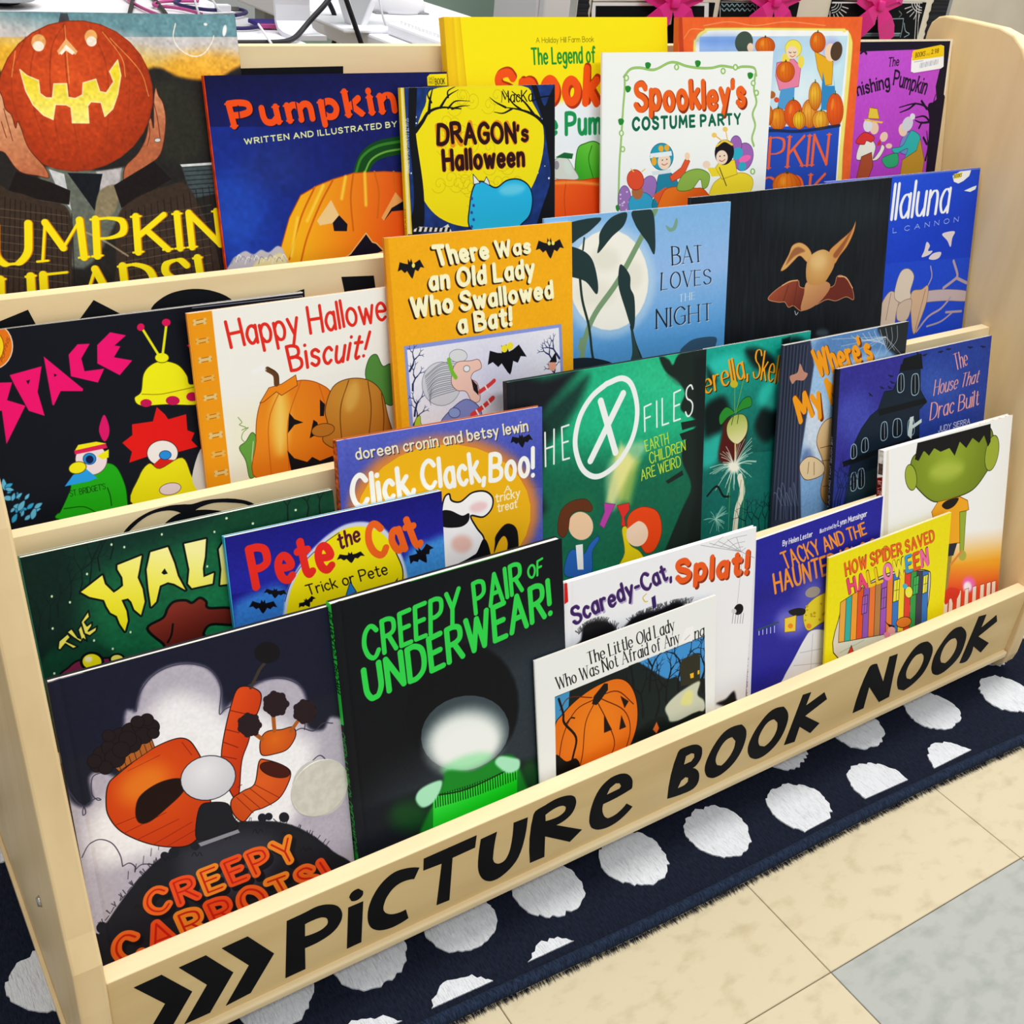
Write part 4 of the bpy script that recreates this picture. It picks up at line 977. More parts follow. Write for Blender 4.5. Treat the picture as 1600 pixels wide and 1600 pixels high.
ART['pbook'] = """
M|0.03|12|1
C|f6a070|3.9|122,29 251,16 387,30 560,17 781,32|a=0.7
C|f6a070|3.7|28,72 59,41 122,42|a=0.7
P|b84a24|-5,-2 13,-2 40,203 8,202|
S|f6e27a|73,149 85,72 123,44 203,36 820,42 905,47 944,81 953,154 944,506 947,663 907,807 87,731|oc=c89a30 ow=3.0
S|f6fafa|86,153 99,81 136,53 214,45 813,51 891,59 926,91 920,505 917,687 890,805 100,732|
P|9cb8ea|104,66 919,71 905,440 487,426 107,410|g=bfe4f4,189,73,485,406
E|a89ae0|830,128 54,1 5,48|b=42.5 a=0.7
E|6f94e0|222,82 134,2 1,22|b=54.2 a=0.8
E|dff2fa|656,268 151,5 7,73|b=120.0 a=0.8
M|0.03|30|1
P|2f5cc0|106,392 910,414 915,808 107,733|g=2a4aa0,485,406,511,732
E|4a5a50|333,88 47,6 -8,38|
E|f2d0b0|368,107 17,0 1,16|
P|cf6a30|291,124 380,125 383,166 287,164|
E|e8801e|448,103 53,1 2,32|oc=a04010 ow=2.3 r=a04010,437,97,530,143
C|b85010|2.3|426,76 413,88 410,103 415,118 430,130|a=0.7
C|b85010|2.3|436,75 430,88 429,103 432,118 440,132|a=0.7
C|b85010|2.3|445,74 446,87 448,103 449,119 450,133|a=0.7
C|b85010|2.3|455,75 463,88 467,104 466,119 459,132|a=0.7
C|b85010|2.3|465,76 480,89 486,104 482,119 469,131|a=0.7
E|f8b050|431,92 8,1 -2,11|b=8.5 a=0.45
P|5a4a20|441,74 443,65 450,66 451,74|
P|e884a0|516,165 609,152 655,182 648,256 539,267 513,211|oc=a04a60 ow=2.3
P|5a9ad0|546,264 626,257 626,340 531,340|
E|f2e05a|605,115 47,1 3,33|oc=a89020 ow=1.7
E|f0d85a|565,152 22,0 2,21|
E|f0d85a|653,163 18,0 2,24|
E|f4d4b8|599,129 33,1 2,24|
C|503020|2.3|581,126 588,130 595,128|
C|503020|2.3|606,127 614,130 621,127|
C|a04a40|2.3|589,140 604,145 618,138|
E|e8801e|569,199 51,1 3,38|oc=a04010 ow=2.3 r=a04010,558,191,650,247
C|b85010|2.3|548,166 536,181 533,198 539,215 554,230|a=0.7
C|b85010|2.3|557,165 551,180 551,198 554,217 563,232|a=0.7
C|b85010|2.3|566,164 568,180 569,199 571,218 572,234|a=0.7
C|b85010|2.3|576,165 584,181 587,199 587,217 582,233|a=0.7
C|b85010|2.4|585,167 600,182 606,200 603,217 591,232|a=0.7
E|f8b050|553,185 8,1 -2,13|b=8.2 a=0.45
P|5a4a20|562,163 564,154 570,155 571,164|
P|e8aa2a|728,126 770,141 842,167 844,254 798,258 753,194|oc=9a6a14 ow=2.4
P|3a8ac0|785,204 806,258 860,260 834,166 866,275 840,353 789,351 784,267|
E|f4d0b0|823,132 35,1 4,34|
E|5a4634|857,128 35,4 -6,36|
E|e8801e|743,93 45,1 4,38|oc=a04010 ow=2.4 r=a04010,733,85,816,140
C|b85010|2.4|723,61 712,76 711,93 716,110 730,125|a=0.7
C|b85010|2.4|731,60 727,75 727,93 731,111 738,127|a=0.7
C|b85010|2.4|739,58 741,74 743,93 745,112 747,129|a=0.7
C|b85010|2.4|747,60 755,75 759,93 759,112 755,127|a=0.7
C|b85010|2.4|756,61 770,76 775,94 774,111 763,126|a=0.7
E|f8b050|728,80 7,1 -2,13|b=7.1 a=0.45
P|3a6a3a|735,58 737,48 743,49 744,59|
E|f09a2a|541,375 51,2 3,42|oc=a04010 ow=2.4 r=a04010,530,366,623,429
C|b85010|2.4|519,339 507,354 504,373 510,392 525,409|a=0.7
C|b85010|2.4|531,337 528,354 528,374 532,394 538,412|a=0.7
C|b85010|2.4|544,338 550,355 553,375 554,396 550,413|a=0.7
C|b85010|2.4|556,341 572,357 578,376 575,395 563,411|a=0.7
E|f8b050|524,360 8,1 -2,14|b=8.3 a=0.45
P|3a6a3a|534,336 535,326 542,327 543,337|
E|ee6a24|628,359 52,2 5,54|oc=a04010 ow=2.4 r=a04010,616,348,713,428
C|b85010|2.4|605,313 592,333 590,358 597,382 613,404|a=0.7
C|b85010|2.4|617,310 614,333 615,359 619,385 626,408|a=0.7
C|b85010|2.4|629,311 636,333 640,360 641,386 639,408|a=0.7
C|b85010|2.4|642,314 659,336 665,361 663,385 651,406|a=0.7
E|f8b050|610,340 8,1 -2,18|b=8.4 a=0.45
P|3a6a3a|619,309 620,295 627,297 628,311|
E|f2b04a|722,363 46,2 6,55|oc=a04010 ow=2.5 r=a04010,712,352,798,433
C|b85010|2.4|700,316 690,337 689,362 695,387 710,409|a=0.7
C|b85010|2.5|711,314 709,336 711,363 715,389 721,413|a=0.7
C|b85010|2.5|722,314 729,337 733,364 734,390 732,413|a=0.7
C|b85010|2.5|734,318 749,340 755,365 754,389 743,411|a=0.7
E|f8b050|706,344 7,1 -2,19|b=7.3 a=0.45
P|3a6a3a|713,313 714,299 720,300 721,314|
E|f0c040|749,296 38,1 6,54|oc=a04010 ow=2.4 r=a04010,740,284,814,363
C|b85010|2.4|731,249 722,270 722,295 727,319 740,341|a=0.7
C|b85010|2.4|739,247 738,269 740,295 744,322 749,344|a=0.7
C|b85010|2.4|748,247 754,270 758,296 760,322 759,345|a=0.7
C|b85010|2.5|758,250 771,272 776,296 776,321 768,342|a=0.7
E|f8b050|736,276 6,1 -2,19|b=6.1 a=0.45
P|3a6a3a|741,245 741,231 746,233 748,247|
E|f0d030|664,385 38,2 3,35|oc=a04010 ow=2.4 r=a04010,655,378,725,430
C|b85010|2.4|647,355 638,368 637,384 641,400 653,414|a=0.7
C|b85010|2.4|656,354 654,368 655,385 657,402 662,416|a=0.7
C|b85010|2.4|665,354 670,369 673,386 673,403 671,417|a=0.7
C|b85010|2.4|674,357 686,371 691,387 689,402 680,415|a=0.7
E|f8b050|651,373 6,1 -1,12|b=6.1 a=0.45
P|3a6a3a|658,353 659,344 664,345 664,354|
E|f0c040|793,391 51,2 4,38|oc=a04010 ow=2.5 r=a04010,783,383,875,441
C|b85010|2.5|772,359 760,373 757,390 763,407 779,422|a=0.7
C|b85010|2.5|784,357 781,373 781,391 785,409 791,425|a=0.7
C|b85010|2.5|796,358 802,373 806,392 806,410 803,426|a=0.7
C|b85010|2.5|808,360 824,375 830,393 828,410 815,424|a=0.7
E|f8b050|777,377 8,1 -1,13|b=8.1 a=0.45
P|3a6a3a|786,356 787,346 794,348 795,357|
E|ee6a24|875,355 51,2 8,66|oc=a04010 ow=2.5 r=a04010,863,341,962,438
C|b85010|2.5|850,299 839,324 838,353 846,383 863,410|a=0.7
C|b85010|2.5|862,296 860,323 863,354 868,386 875,414|a=0.7
C|b85010|2.5|874,296 882,324 887,355 890,387 888,415|a=0.7
C|b85010|2.5|887,300 904,326 912,356 911,386 900,412|a=0.7
E|f8b050|857,331 8,1 -2,22|b=8.1 a=0.45
P|3a6a3a|864,294 865,278 871,279 873,296|
E|f09a2a|482,358 29,1 3,39|oc=a04010 ow=2.4 r=a04010,475,350,529,406
C|b85010|2.3|469,325 462,339 461,357 465,374 474,390|a=0.7
C|b85010|2.4|475,323 474,339 475,357 477,376 481,393|a=0.7
C|b85010|2.4|482,323 486,339 488,358 489,377 488,393|a=0.7
C|b85010|2.4|489,325 499,341 503,359 501,376 495,391|a=0.7
E|f8b050|472,344 5,1 -2,13|b=4.7 a=0.45
P|3a6a3a|477,322 477,312 481,313 482,323|
C|1c2c4c|12.0|107,415 486,416 671,428 910,417|a=0.8
E|b06a30|497,282 22,1 1,14|
E|d85a40|527,302 15,1 1,10|
T|ee6a40|0.13|PUMPKIN|133,553 844,567 131,440 850,450|st=sn tr=2.0
T|ee6a40|0.14|BOOK|327,695 837,721 321,591 844,608|st=sn tr=3
E|f08a24|615,638 84,6 5,52|oc=a04010 ow=3.1 r=a04010,598,626,749,711
C|b85010|2.5|581,592 561,611 556,633 565,657 589,679|a=0.7
C|b85010|2.5|596,591 587,611 586,636 591,661 604,683|a=0.7
C|b85010|2.5|611,590 613,612 615,638 618,664 620,686|a=0.7
C|b85010|2.5|627,593 640,615 646,640 644,665 635,685|a=0.7
C|b85010|2.5|642,597 667,619 676,643 671,666 650,684|a=0.7
E|f8b050|589,618 13,2 -2,17|b=13.6 a=0.45
P|5a4a20|604,590 607,577 618,579 620,592|
"""
ART['vanish'] = """
P|1c1830|2,13 980,10 1001,945 33,867|
P|bf5ad0|10,62 769,51 929,62 918,163 903,247 938,350 905,436 952,941 -18,863|g=b14cc0,526,92,641,667
M|0.03|10|1
C|2a1430|12.0|235,67 259,57 281,70|
T|241430|0.15|The|471,136 556,131 470,93 554,88|st=s
T|241430|0.17|nishing|251,277 502,241 220,218 479,175|st=s tr=1.7
T|241430|0.16|Pumpkin|532,228 814,285 534,157 837,208|st=s tr=1.7
T|241430|0.17|Va|109,308 226,283 102,250 220,224|st=s
S|1c1430|899,332 857,348 887,435 907,576 952,941 1112,954 1016,335|
C|1c1430|14.1|907,418 847,358 740,334 605,350|tp=0.4
C|1c1430|14.2|849,365 794,322|tp=0.4
C|1c1430|13.9|740,334 690,360 616,377|tp=0.4
C|1c1430|14.3|915,454 841,406 756,409|tp=0.4
C|1c1430|14.3|911,436 820,439 759,423|tp=0.4
C|1c1430|14.3|820,439 803,466|tp=0.4
C|1c1430|14.3|930,419 903,349 913,291|tp=0.4
C|1c1430|14.6|899,647 907,576 876,487|tp=0.4
C|1c1430|14.5|891,558 854,521|tp=0.4
C|1c1430|14.6|915,612 936,549 905,513|tp=0.4
S|eef0e0|292,606 311,529 380,502 442,546 433,614 480,575 495,542 521,564 467,622 358,616|oc=605040 ow=3.4
S|d84040|272,518 332,470 422,498 405,524 361,515 343,534|oc=802020 ow=3.4
P|a8583a|311,716 333,598 415,579 440,655 394,756 328,752|oc=602a1a ow=3.5
E|f0c8b0|413,450 38,2 6,34|
E|dcdce6|357,435 37,1 6,34|
P|e8c24a|351,398 356,342 421,351 448,405|oc=8a6a20 ow=3.4
P|e8c24a|319,400 483,420 474,429 332,410|
E|f0c8b0|504,501 32,8 -10,25|
P|c04038|460,526 478,510 485,545 453,547|
S|7a8ac8|659,591 665,512 716,483 779,517 786,605|oc=404a80 ow=3.6
S|3ab0ae|588,567 675,557 719,497 748,478 825,519 798,606 763,657 712,629 723,574 627,597|oc=1a6a68 ow=3.6
P|b89038|685,776 690,635 806,589 826,523 888,646 884,789|oc=705a1c ow=3.6
E|f0c8b0|663,471 39,2 7,35|
E|d0d0e0|696,441 45,11 -15,38|
E|e0e0ec|732,402 23,1 4,17|
S|3aa878|511,625 540,606 638,597 651,661 563,669|oc=1a6048 ow=3.5
E|f0c8b0|557,552 28,1 3,14|
P|fbfbfb|658,99 666,60 899,29 929,36 948,143 927,153 695,172 666,165|
P|f6c81e|658,73 665,57 899,29 929,39 935,89 665,109|
T|7a5a10|0.20|BOOKS|689,93 770,84 688,70 769,61|
T|7a5a10|0.20|2.98|824,75 885,69 823,55 884,48|
T|b89020|0.20|SALE|782,84 815,81 781,74 814,71|
L|8088a0|3.0|739,147 740,123|
L|8088a0|5.2|752,145 752,122|
L|8088a0|3.9|764,144 765,120|
L|8088a0|3.0|777,142 777,119|
L|8088a0|5.2|789,141 790,117|
L|8088a0|3.9|802,139 803,116|
L|8088a0|3.0|815,138 815,114|
L|8088a0|5.2|827,136 828,113|
L|8088a0|3.9|840,135 840,111|
L|8088a0|3.0|853,133 853,110|
L|8088a0|5.2|865,132 866,108|
L|8088a0|3.9|878,130 878,107|
L|8088a0|3.1|891,129 891,105|
L|b0b4bc|3.8|683,116 759,110|
"""
ART['space'] = """
P|f4f0ee|95,-7 1000,-2 1002,4 94,0|
L|c8ccd4|1.6|638,7 997,12 997,24|
E|e07a1e|66,43 52,7 -11,63|oc=f4e8d8 ow=2.6
E|f6d324|59,44 36,5 -9,47|oc=7a4a10 ow=1.7
T|8a4a10|0.14|PUFFINS|84,91 114,30 80,83 109,22|
P|ee1476|68,146 99,150 77,198 122,222 53,323 58,226 21,216 28,162|
P|ee1476|96,129 184,117 161,188 168,260 128,238 103,156|
P|ee1476|194,90 286,200 283,206 223,196 197,235 194,231|
P|ee1476|291,69 325,72 295,111 298,149 354,150 330,188 258,158 262,95|
P|ee1476|387,47 431,62 394,87 410,92 387,121 438,138 395,176 337,132 345,79|
P|161b26|136,152 147,150 140,163|
P|161b26|213,143 221,148 213,153|
P|ee1476|606,117 630,105 656,134 629,144|
S|f2ee1c|427,251 449,235 464,184 491,159 528,153 571,171 594,207 598,235 622,239 615,262 617,303 519,287 442,277|oc=3a3810 ow=2.4
E|f2ee1c|526,143 21,3 -2,15|oc=3a3810 ow=1.9
L|e8e41c|7.6|516,130 483,54|
L|e8e41c|7.7|530,132 553,48|
E|d81a60|477,44 11,1 -2,11|
E|d81a60|554,40 13,2 -2,11|
C|8a8610|2.4|451,243 504,252 564,250 617,247|
E|c0185c|459,272 17,3 -2,12|
E|c0185c|540,278 21,4 -2,14|
E|c0185c|601,276 18,3 -2,14|
P|e2201c|489,289 511,317 518,333 575,327 572,378 593,390 580,412 597,436 537,441 458,434 382,445 395,413 371,380 404,362 408,329 471,331|
E|f2ece8|486,435 47,9 -6,40|oc=40201c ow=2.0
P|d42a20|436,477 476,450 539,471 498,491|
E|2f8fe0|493,443 18,3 -2,14|oc=18406a ow=2.0
S|eee41a|377,582 404,495 441,459 471,482 544,461 566,529 589,587 594,631|oc=50480a ow=2.0
P|eee41a|376,565 606,573 601,655 365,600|
E|ead4dc|493,553 34,1 0,19|oc=604048 ow=1.6
S|2aa81a|158,553 162,553 201,492 210,460 265,445 310,432 343,451 360,516 358,578 361,620 160,577|oc=0c4a08 ow=1.9
C|0c4a08|2.7|307,509 311,536 310,567|
C|0c4a08|2.3|174,546 229,552 262,577|
T|12300a|0.10|ST. BRIDGET'S|198,513 301,511 198,495 301,494|tr=1.4
E|f0dce4|275,413 45,9 -7,47|oc=604048 ow=1.5
P|2f9df0|187,479 216,449 256,439 283,473 259,478 231,478|
E|f2e81c|232,430 25,-1 1,18|oc=50480a ow=1.9
P|d82a60|231,377 323,371 326,387 231,389|
P|f2e81c|233,377 245,362 297,362 325,373|
E|2f8fd0|270,410 18,4 -3,17|oc=18406a ow=1.9
E|16205a|270,412 11,2 -2,12|
P|f2e81c|293,405 329,392 325,417 306,419|
S|d81a70|333,286 341,321 336,350 320,366 310,335 318,307|
S|3fa6d8|35,482 43,476 53,481 43,486|oc=1c4a68 ow=1.6
S|6cb8dc|56,539 52,530 56,519 60,530|oc=1c4a68 ow=1.7
S|6cb8dc|28,524 32,514 44,511 38,522|oc=1c4a68 ow=1.6
S|3fa6d8|42,529 43,513 58,502 55,521|oc=1c4a68 ow=1.6
S|6cb8dc|90,542 90,530 100,521 99,535|oc=1c4a68 ow=1.7
S|6cb8dc|38,508 52,502 68,513 50,519|oc=1c4a68 ow=1.6
S|3fa6d8|27,556 29,540 45,531 40,550|oc=1c4a68 ow=1.6
S|6cb8dc|25,456 18,440 27,420 33,441|oc=1c4a68 ow=1.6
S|6cb8dc|61,555 68,544 83,543 73,556|oc=1c4a68 ow=1.7
S|3fa6d8|51,522 62,516 76,523 62,529|oc=1c4a68 ow=1.7
S|6cb8dc|85,532 96,525 111,531 96,539|oc=1c4a68 ow=1.7
S|6cb8dc|72,495 76,484 88,479 83,492|oc=1c4a68 ow=1.7
S|3fa6d8|26,448 34,438 49,440 38,451|oc=1c4a68 ow=1.6
S|6cb8dc|81,558 80,539 97,524 95,548|oc=1c4a68 ow=1.7
S|6cb8dc|54,543 55,532 65,524 63,538|oc=1c4a68 ow=1.7
S|3fa6d8|29,466 34,457 45,455 39,466|oc=1c4a68 ow=1.6
S|6cb8dc|2,539 -6,529 -3,512 6,526|oc=1c4a68 ow=1.6
S|6cb8dc|48,524 53,506 72,497 64,519|oc=1c4a68 ow=1.6
S|3fa6d8|73,524 80,512 95,510 86,524|oc=1c4a68 ow=1.7
S|6cb8dc|93,526 102,514 118,515 106,528|oc=1c4a68 ow=1.7
S|6cb8dc|15,477 30,472 45,485 27,488|oc=1c4a68 ow=1.6
S|3fa6d8|13,477 0,466 0,445 14,459|oc=1c4a68 ow=1.6
S|6cb8dc|26,451 38,449 49,460 34,461|oc=1c4a68 ow=1.6
S|6cb8dc|38,491 38,478 49,468 48,484|oc=1c4a68 ow=1.6
S|3fa6d8|57,491 52,481 56,467 62,480|oc=1c4a68 ow=1.6
S|6cb8dc|50,486 56,475 69,473 61,485|oc=1c4a68 ow=1.6
S|d8d6d2|611,443 566,529 583,586 607,591|
"""
ART['biscuit'] = """
P|f2f0d2|99,386 983,404 957,1022 53,803|b=170.1 a=0.8
P|f49a1c|-3,-2 94,-3 94,695 -3,694|
L|e4c080|12.0|26,37 60,34|oc=7a5018 ow=1.9
E|e4c080|24,30 6,1 -1,6|
E|e4c080|23,42 6,1 -1,6|
E|e4c080|64,29 6,1 -1,6|
E|e4c080|62,42 6,1 -1,6|
L|e8b060|12.2|28,108 63,106|oc=7a5018 ow=1.9
E|e8b060|26,101 6,1 -1,6|
E|e8b060|25,114 6,1 -1,6|
E|e8b060|66,101 6,1 -1,6|
E|e8b060|64,114 6,1 -1,6|
L|e4c080|12.3|30,181 65,179|oc=7a5018 ow=2.0
E|e4c080|28,174 6,1 -1,6|
E|e4c080|27,186 6,1 -1,6|
E|e4c080|68,174 6,1 -1,6|
E|e4c080|66,186 6,1 -1,6|
L|e8b060|12.4|32,255 67,253|oc=7a5018 ow=2.0
E|e8b060|30,247 6,1 -1,6|
E|e8b060|28,260 6,1 -1,6|
E|e8b060|70,248 6,1 -1,6|
E|e8b060|69,260 6,1 -1,6|
L|e4c080|12.6|33,329 69,328|oc=7a5018 ow=2.0
E|e4c080|32,322 6,1 -1,6|
E|e4c080|30,334 6,1 -1,6|
E|e4c080|72,322 6,1 -1,6|
E|e4c080|71,335 6,1 -1,6|
L|e8b060|12.7|35,405 71,404|oc=7a5018 ow=2.0
E|e8b060|34,397 6,1 -1,7|
E|e8b060|32,410 6,1 -1,7|
E|e8b060|74,398 7,1 -1,7|
E|e8b060|73,412 7,1 -1,7|
L|e4c080|12.8|37,482 74,481|oc=7a5018 ow=2.1
E|e4c080|36,474 7,1 -1,7|
E|e4c080|34,487 7,1 -1,7|
E|e4c080|77,475 7,1 -1,7|
E|e4c080|75,489 7,1 -1,7|
L|e8b060|13.0|40,559 76,559|oc=7a5018 ow=2.1
E|e8b060|38,551 7,1 -1,7|
E|e8b060|36,565 7,1 -1,7|
E|e8b060|79,554 7,1 -1,7|
E|e8b060|78,567 7,1 -1,7|
L|e4c080|13.1|42,638 78,638|oc=7a5018 ow=2.1
E|e4c080|40,630 7,1 -1,7|
E|e4c080|38,644 7,1 -1,7|
E|e4c080|81,633 7,1 -1,7|
E|e4c080|80,647 7,1 -1,7|
T|e2382c|0.14|Happy Hallowe|153,149 824,131 143,49 815,24|tr=2.0 j=0.3
T|e2382c|0.15|Biscuit!|389,275 709,272 376,177 742,175|tr=2.6 j=0.3
S|5c8f48|715,365 732,286 769,270 796,324 838,330 838,492 781,468|oc=2a5024 ow=2.9
S|6ca04c|144,552 173,531 203,499 220,540 215,675 195,684 173,682 165,610|oc=2f5a24 ow=2.7
C|7a9a58|3.1|152,427 165,450 154,458 179,474 162,481 189,476 166,492 158,517 177,542|
C|dfe8c0|2.7|204,537 191,615 196,671|
S|f0932a|210,701 215,539 230,436 264,368 342,337 426,323 507,352 560,415 571,583 547,748|oc=9a4a12 ow=3.3 r=d86a14,302,476,623,764
E|fcd070|324,480 33,6 -12,133|b=70.0 a=0.9
C|c8681a|4.8|342,337 275,471 265,700|a=0.8
C|c8681a|4.9|425,328 356,486 343,703|a=0.8
C|c8681a|5.0|502,351 527,464 544,633|a=0.8
P|f08a20|246,386 289,331 343,325 406,298 410,341 339,371 319,352 262,384|oc=7a3a10 ow=2.6
C|6a4a2c|21.0|322,321 320,282 290,256|
C|3a2a1c|2.6|333,323 331,281 296,252|
P|1d1a1e|365,448 385,478 422,499 383,502 352,531|
P|1d1a1e|467,496 483,510 491,556 444,571|
P|1d1a1e|343,603 370,642 425,670 449,653 482,677 541,667 552,714 422,709 352,694|
P|1d1a1e|502,416 523,441 514,489 497,486|
S|cf9440|503,597 528,533 522,463 563,375 637,352 724,372 783,432 808,543 832,663 782,682 601,659|oc=5a3a14 ow=3.4 r=a86a24,631,428,843,694
C|7a4c1c|4.5|636,358 590,475 587,642|
C|7a4c1c|4.6|723,378 731,501 706,652|
C|7a4c1c|4.7|783,438 789,540 777,652|
E|e2b060|646,430 28,12 -22,60|b=39.6 a=0.7
E|b87a30|506,548 51,1 3,28|oc=5a3a14 ow=2.8
P|fbfbfb|217,252 277,231 285,258 236,271|b=10.3
"""
ART['oldbat'] = """
M|0.012|20|1
P|dc8e14|1,0 16,-1 28,913 8,909|a=0.7
T|3a2408|0.27|There Was|251,140 746,129 230,63 741,70|tr=2.4
T|3a2408|0.27|an Old Lady|206,246 765,240 203,172 760,166|tr=2.4
T|3a2408|0.27|Who Swallowed|110,355 871,351 106,278 865,277|tr=2.4
T|3a2408|0.27|a Bat!|348,456 627,454 338,381 626,375|tr=2.4
T|fdf8c4|0.27|There Was|260,134 755,123 238,57 750,64|tr=2.4
T|fdf8c4|0.27|an Old Lady|214,240 774,234 212,166 769,159|tr=2.4
T|fdf8c4|0.27|Who Swallowed|119,349 880,344 114,272 874,271|tr=2.4
T|fdf8c4|0.27|a Bat!|357,450 636,448 347,375 635,369|tr=2.4
P|1c1a22|54,147 66,108 91,117 106,120 107,98 117,113 123,98 130,120 144,116 166,105 187,143 168,138 155,155 140,147 129,176 124,185 116,176 100,149 88,157 72,141|
P|1c1a22|789,116 806,74 835,86 853,91 857,66 868,83 876,66 883,91 900,88 928,77 952,121 929,115 912,133 895,123 880,154 873,163 864,154 846,122 830,131 811,112|
E|f0e070|133,128 8,1 -1,10|
E|f0e070|866,91 9,1 0,10|
E|f0e070|889,92 9,1 0,10|
P|8a96d4|61,476 931,480 943,911 67,920|
P|cfcfe8|76,496 915,497 927,908 87,923|r=f2f2f6,525,687,932,1075
M|0.02|8|1
Y|2c3660|10.1|95,803,132,0.25,4,3|
Y|2c3660|10.0|93,683,131,0.30,8,3|
Y|2c3660|10.2|81,861,133,0.50,9,3|
Y|2c3660|11.4|906,775,149,-0.35,5,3|
Y|2c3660|11.2|885,676,147,-0.50,6,3|
Y|2c3660|11.2|916,648,147,-0.60,7,3|
Y|2c3660|9.9|83,593,129,0.50,3,3|
E|c9ccd2|245,676 103,15 -6,102|oc=7a7e88 ow=2.6
C|70747e|2.9|360,587 250,581 160,628|
C|70747e|2.9|356,596 247,589 159,636|
C|70747e|2.9|352,604 243,601 162,646|
C|70747e|2.9|352,613 239,609 162,655|
C|70747e|2.9|348,622 235,620 164,664|
C|70747e|2.9|347,631 231,632 167,673|
C|70747e|2.9|343,639 227,640 167,682|
C|70747e|2.9|340,648 223,652 169,692|
C|70747e|2.9|339,657 219,660 169,700|
C|70747e|2.9|335,665 215,671 172,710|
C|70747e|2.9|335,674 211,683 175,719|
C|70747e|2.9|331,683 207,691 174,728|
C|70747e|2.9|327,691 203,703 177,738|
C|70747e|2.9|326,700 199,711 176,747|
C|70747e|2.9|322,709 195,722 179,756|
C|70747e|2.9|322,718 191,734 182,766|
E|d4d6da|341,558 48,7 -2,30|oc=7a7e88 ow=2.6
S|f0c0b0|297,672 325,591 405,590 451,591 463,632 420,647 405,675 439,705 449,784 406,786 374,732 325,718|oc=70484a ow=2.6
C|7ab83c|19.2|289,568 303,624 322,657|
P|2a2228|405,675 438,711 443,761 416,732|
E|e8ecec|383,624 17,2 -1,15|oc=555560 ow=2.6
S|8088c0|234,863 290,804 372,768 441,814 452,878 373,896|oc=3a4070 ow=3.3
E|8a9ad0|306,823 31,5 -1,24|oc=3a4070 ow=2.6
C|d84848|23.4|403,848 469,818 521,786|
C|d84848|20.0|451,744 502,721 532,703|
L|f6eeee|8.0|426,830 439,854|
L|f6eeee|8.0|462,811 476,835|
L|f6eeee|8.1|492,791 506,815|
L|f6eeee|8.0|481,720 494,744|
P|14141a|500,623 514,557 556,573 581,577 580,539 598,565 606,538 621,576 644,569 679,549 722,613 688,606 670,636 644,623 632,672 624,687 610,673 578,626 558,641 528,613|
E|f0dc3a|596,558 18,2 -1,18|
E|f0dc3a|629,550 18,2 -1,18|
S|a8c03c|92,857 101,819 122,807 126,845 145,866|oc=4a5a18 ow=2.2
E|e8a08a|873,680 23,3 -1,25|
P|1c1a22|854,659 894,613 900,665|
"""
ART['lovesnight'] = """
P|7fb0e6|-33,-79 1030,-12 1052,296 -36,215|g=8fb4ea,484,-21,491,241
P|8fb4ea|-36,202 1051,281 1086,771 -42,656|g=5b98d4,492,295,500,570
M|0.02|9|1
E|b8d4ee|327,278 251,26 4,237|b=53.9 a=0.6
E|f4f2e4|330,275 209,22 3,207|b=6.0
E|d4d2c0|302,184 74,7 1,47|b=53.1 a=0.5
E|dcdac8|253,322 102,11 1,53|b=59.4 a=0.5
E|d4d2c0|457,264 49,5 2,59|b=42.8 a=0.4
C|7c9878|27.1|568,5 488,122 371,282 254,402 201,503 181,608|
C|7c9878|15.0|171,539 181,500|
S|2c4244|93,32 276,15 234,58 170,88 122,104|
S|2c4244|333,19 413,5 400,55 344,92 324,108 265,157 271,116 277,71|
S|2c4244|443,2 547,4 571,116 567,189 530,138 494,99 458,54|
S|2c4244|90,121 170,131 235,177 266,271 260,323 203,265 121,236 83,227|
S|2c4244|387,212 436,262 441,316 463,359 469,455 455,495 411,394 378,309 374,256|
C|33463f|8.6|195,90 189,135|
C|2c4038|12.0|173,241 187,341 221,451 238,562 249,605|
C|2c3e3c|12.7|448,480 471,552 509,628|
S|3a5250|448,494 479,567 518,672 445,661 458,592|
S|24303c|88,584 154,577 256,592 360,634 361,691 88,649|
S|3d5c74|739,637 779,594 843,582 946,592 948,631 927,675|
S|7aa090|627,72 663,86 683,48 694,59 685,93 649,101|
T|c8dcf4|0.11|BAT|676,245 847,245 669,169 839,178|st=sn tr=2
T|c8dcf4|0.11|LOVES|615,345 906,348 616,274 899,286|st=sn tr=2.2
T|c8dcf4|0.11|NIGHT|595,509 920,510 592,428 916,437|st=sn tr=2.4
T|1c2838|0.11|BAT|673,242 844,242 666,166 836,175|st=sn tr=2
T|1c2838|0.11|LOVES|612,343 903,346 613,272 896,283|st=sn tr=2.2
T|1c2838|0.11|NIGHT|592,507 917,507 589,426 912,435|st=sn tr=2.4
T|d8e4f0|0.12|THE|717,407 811,403 717,376 810,372|st=sn tr=2.6
"""
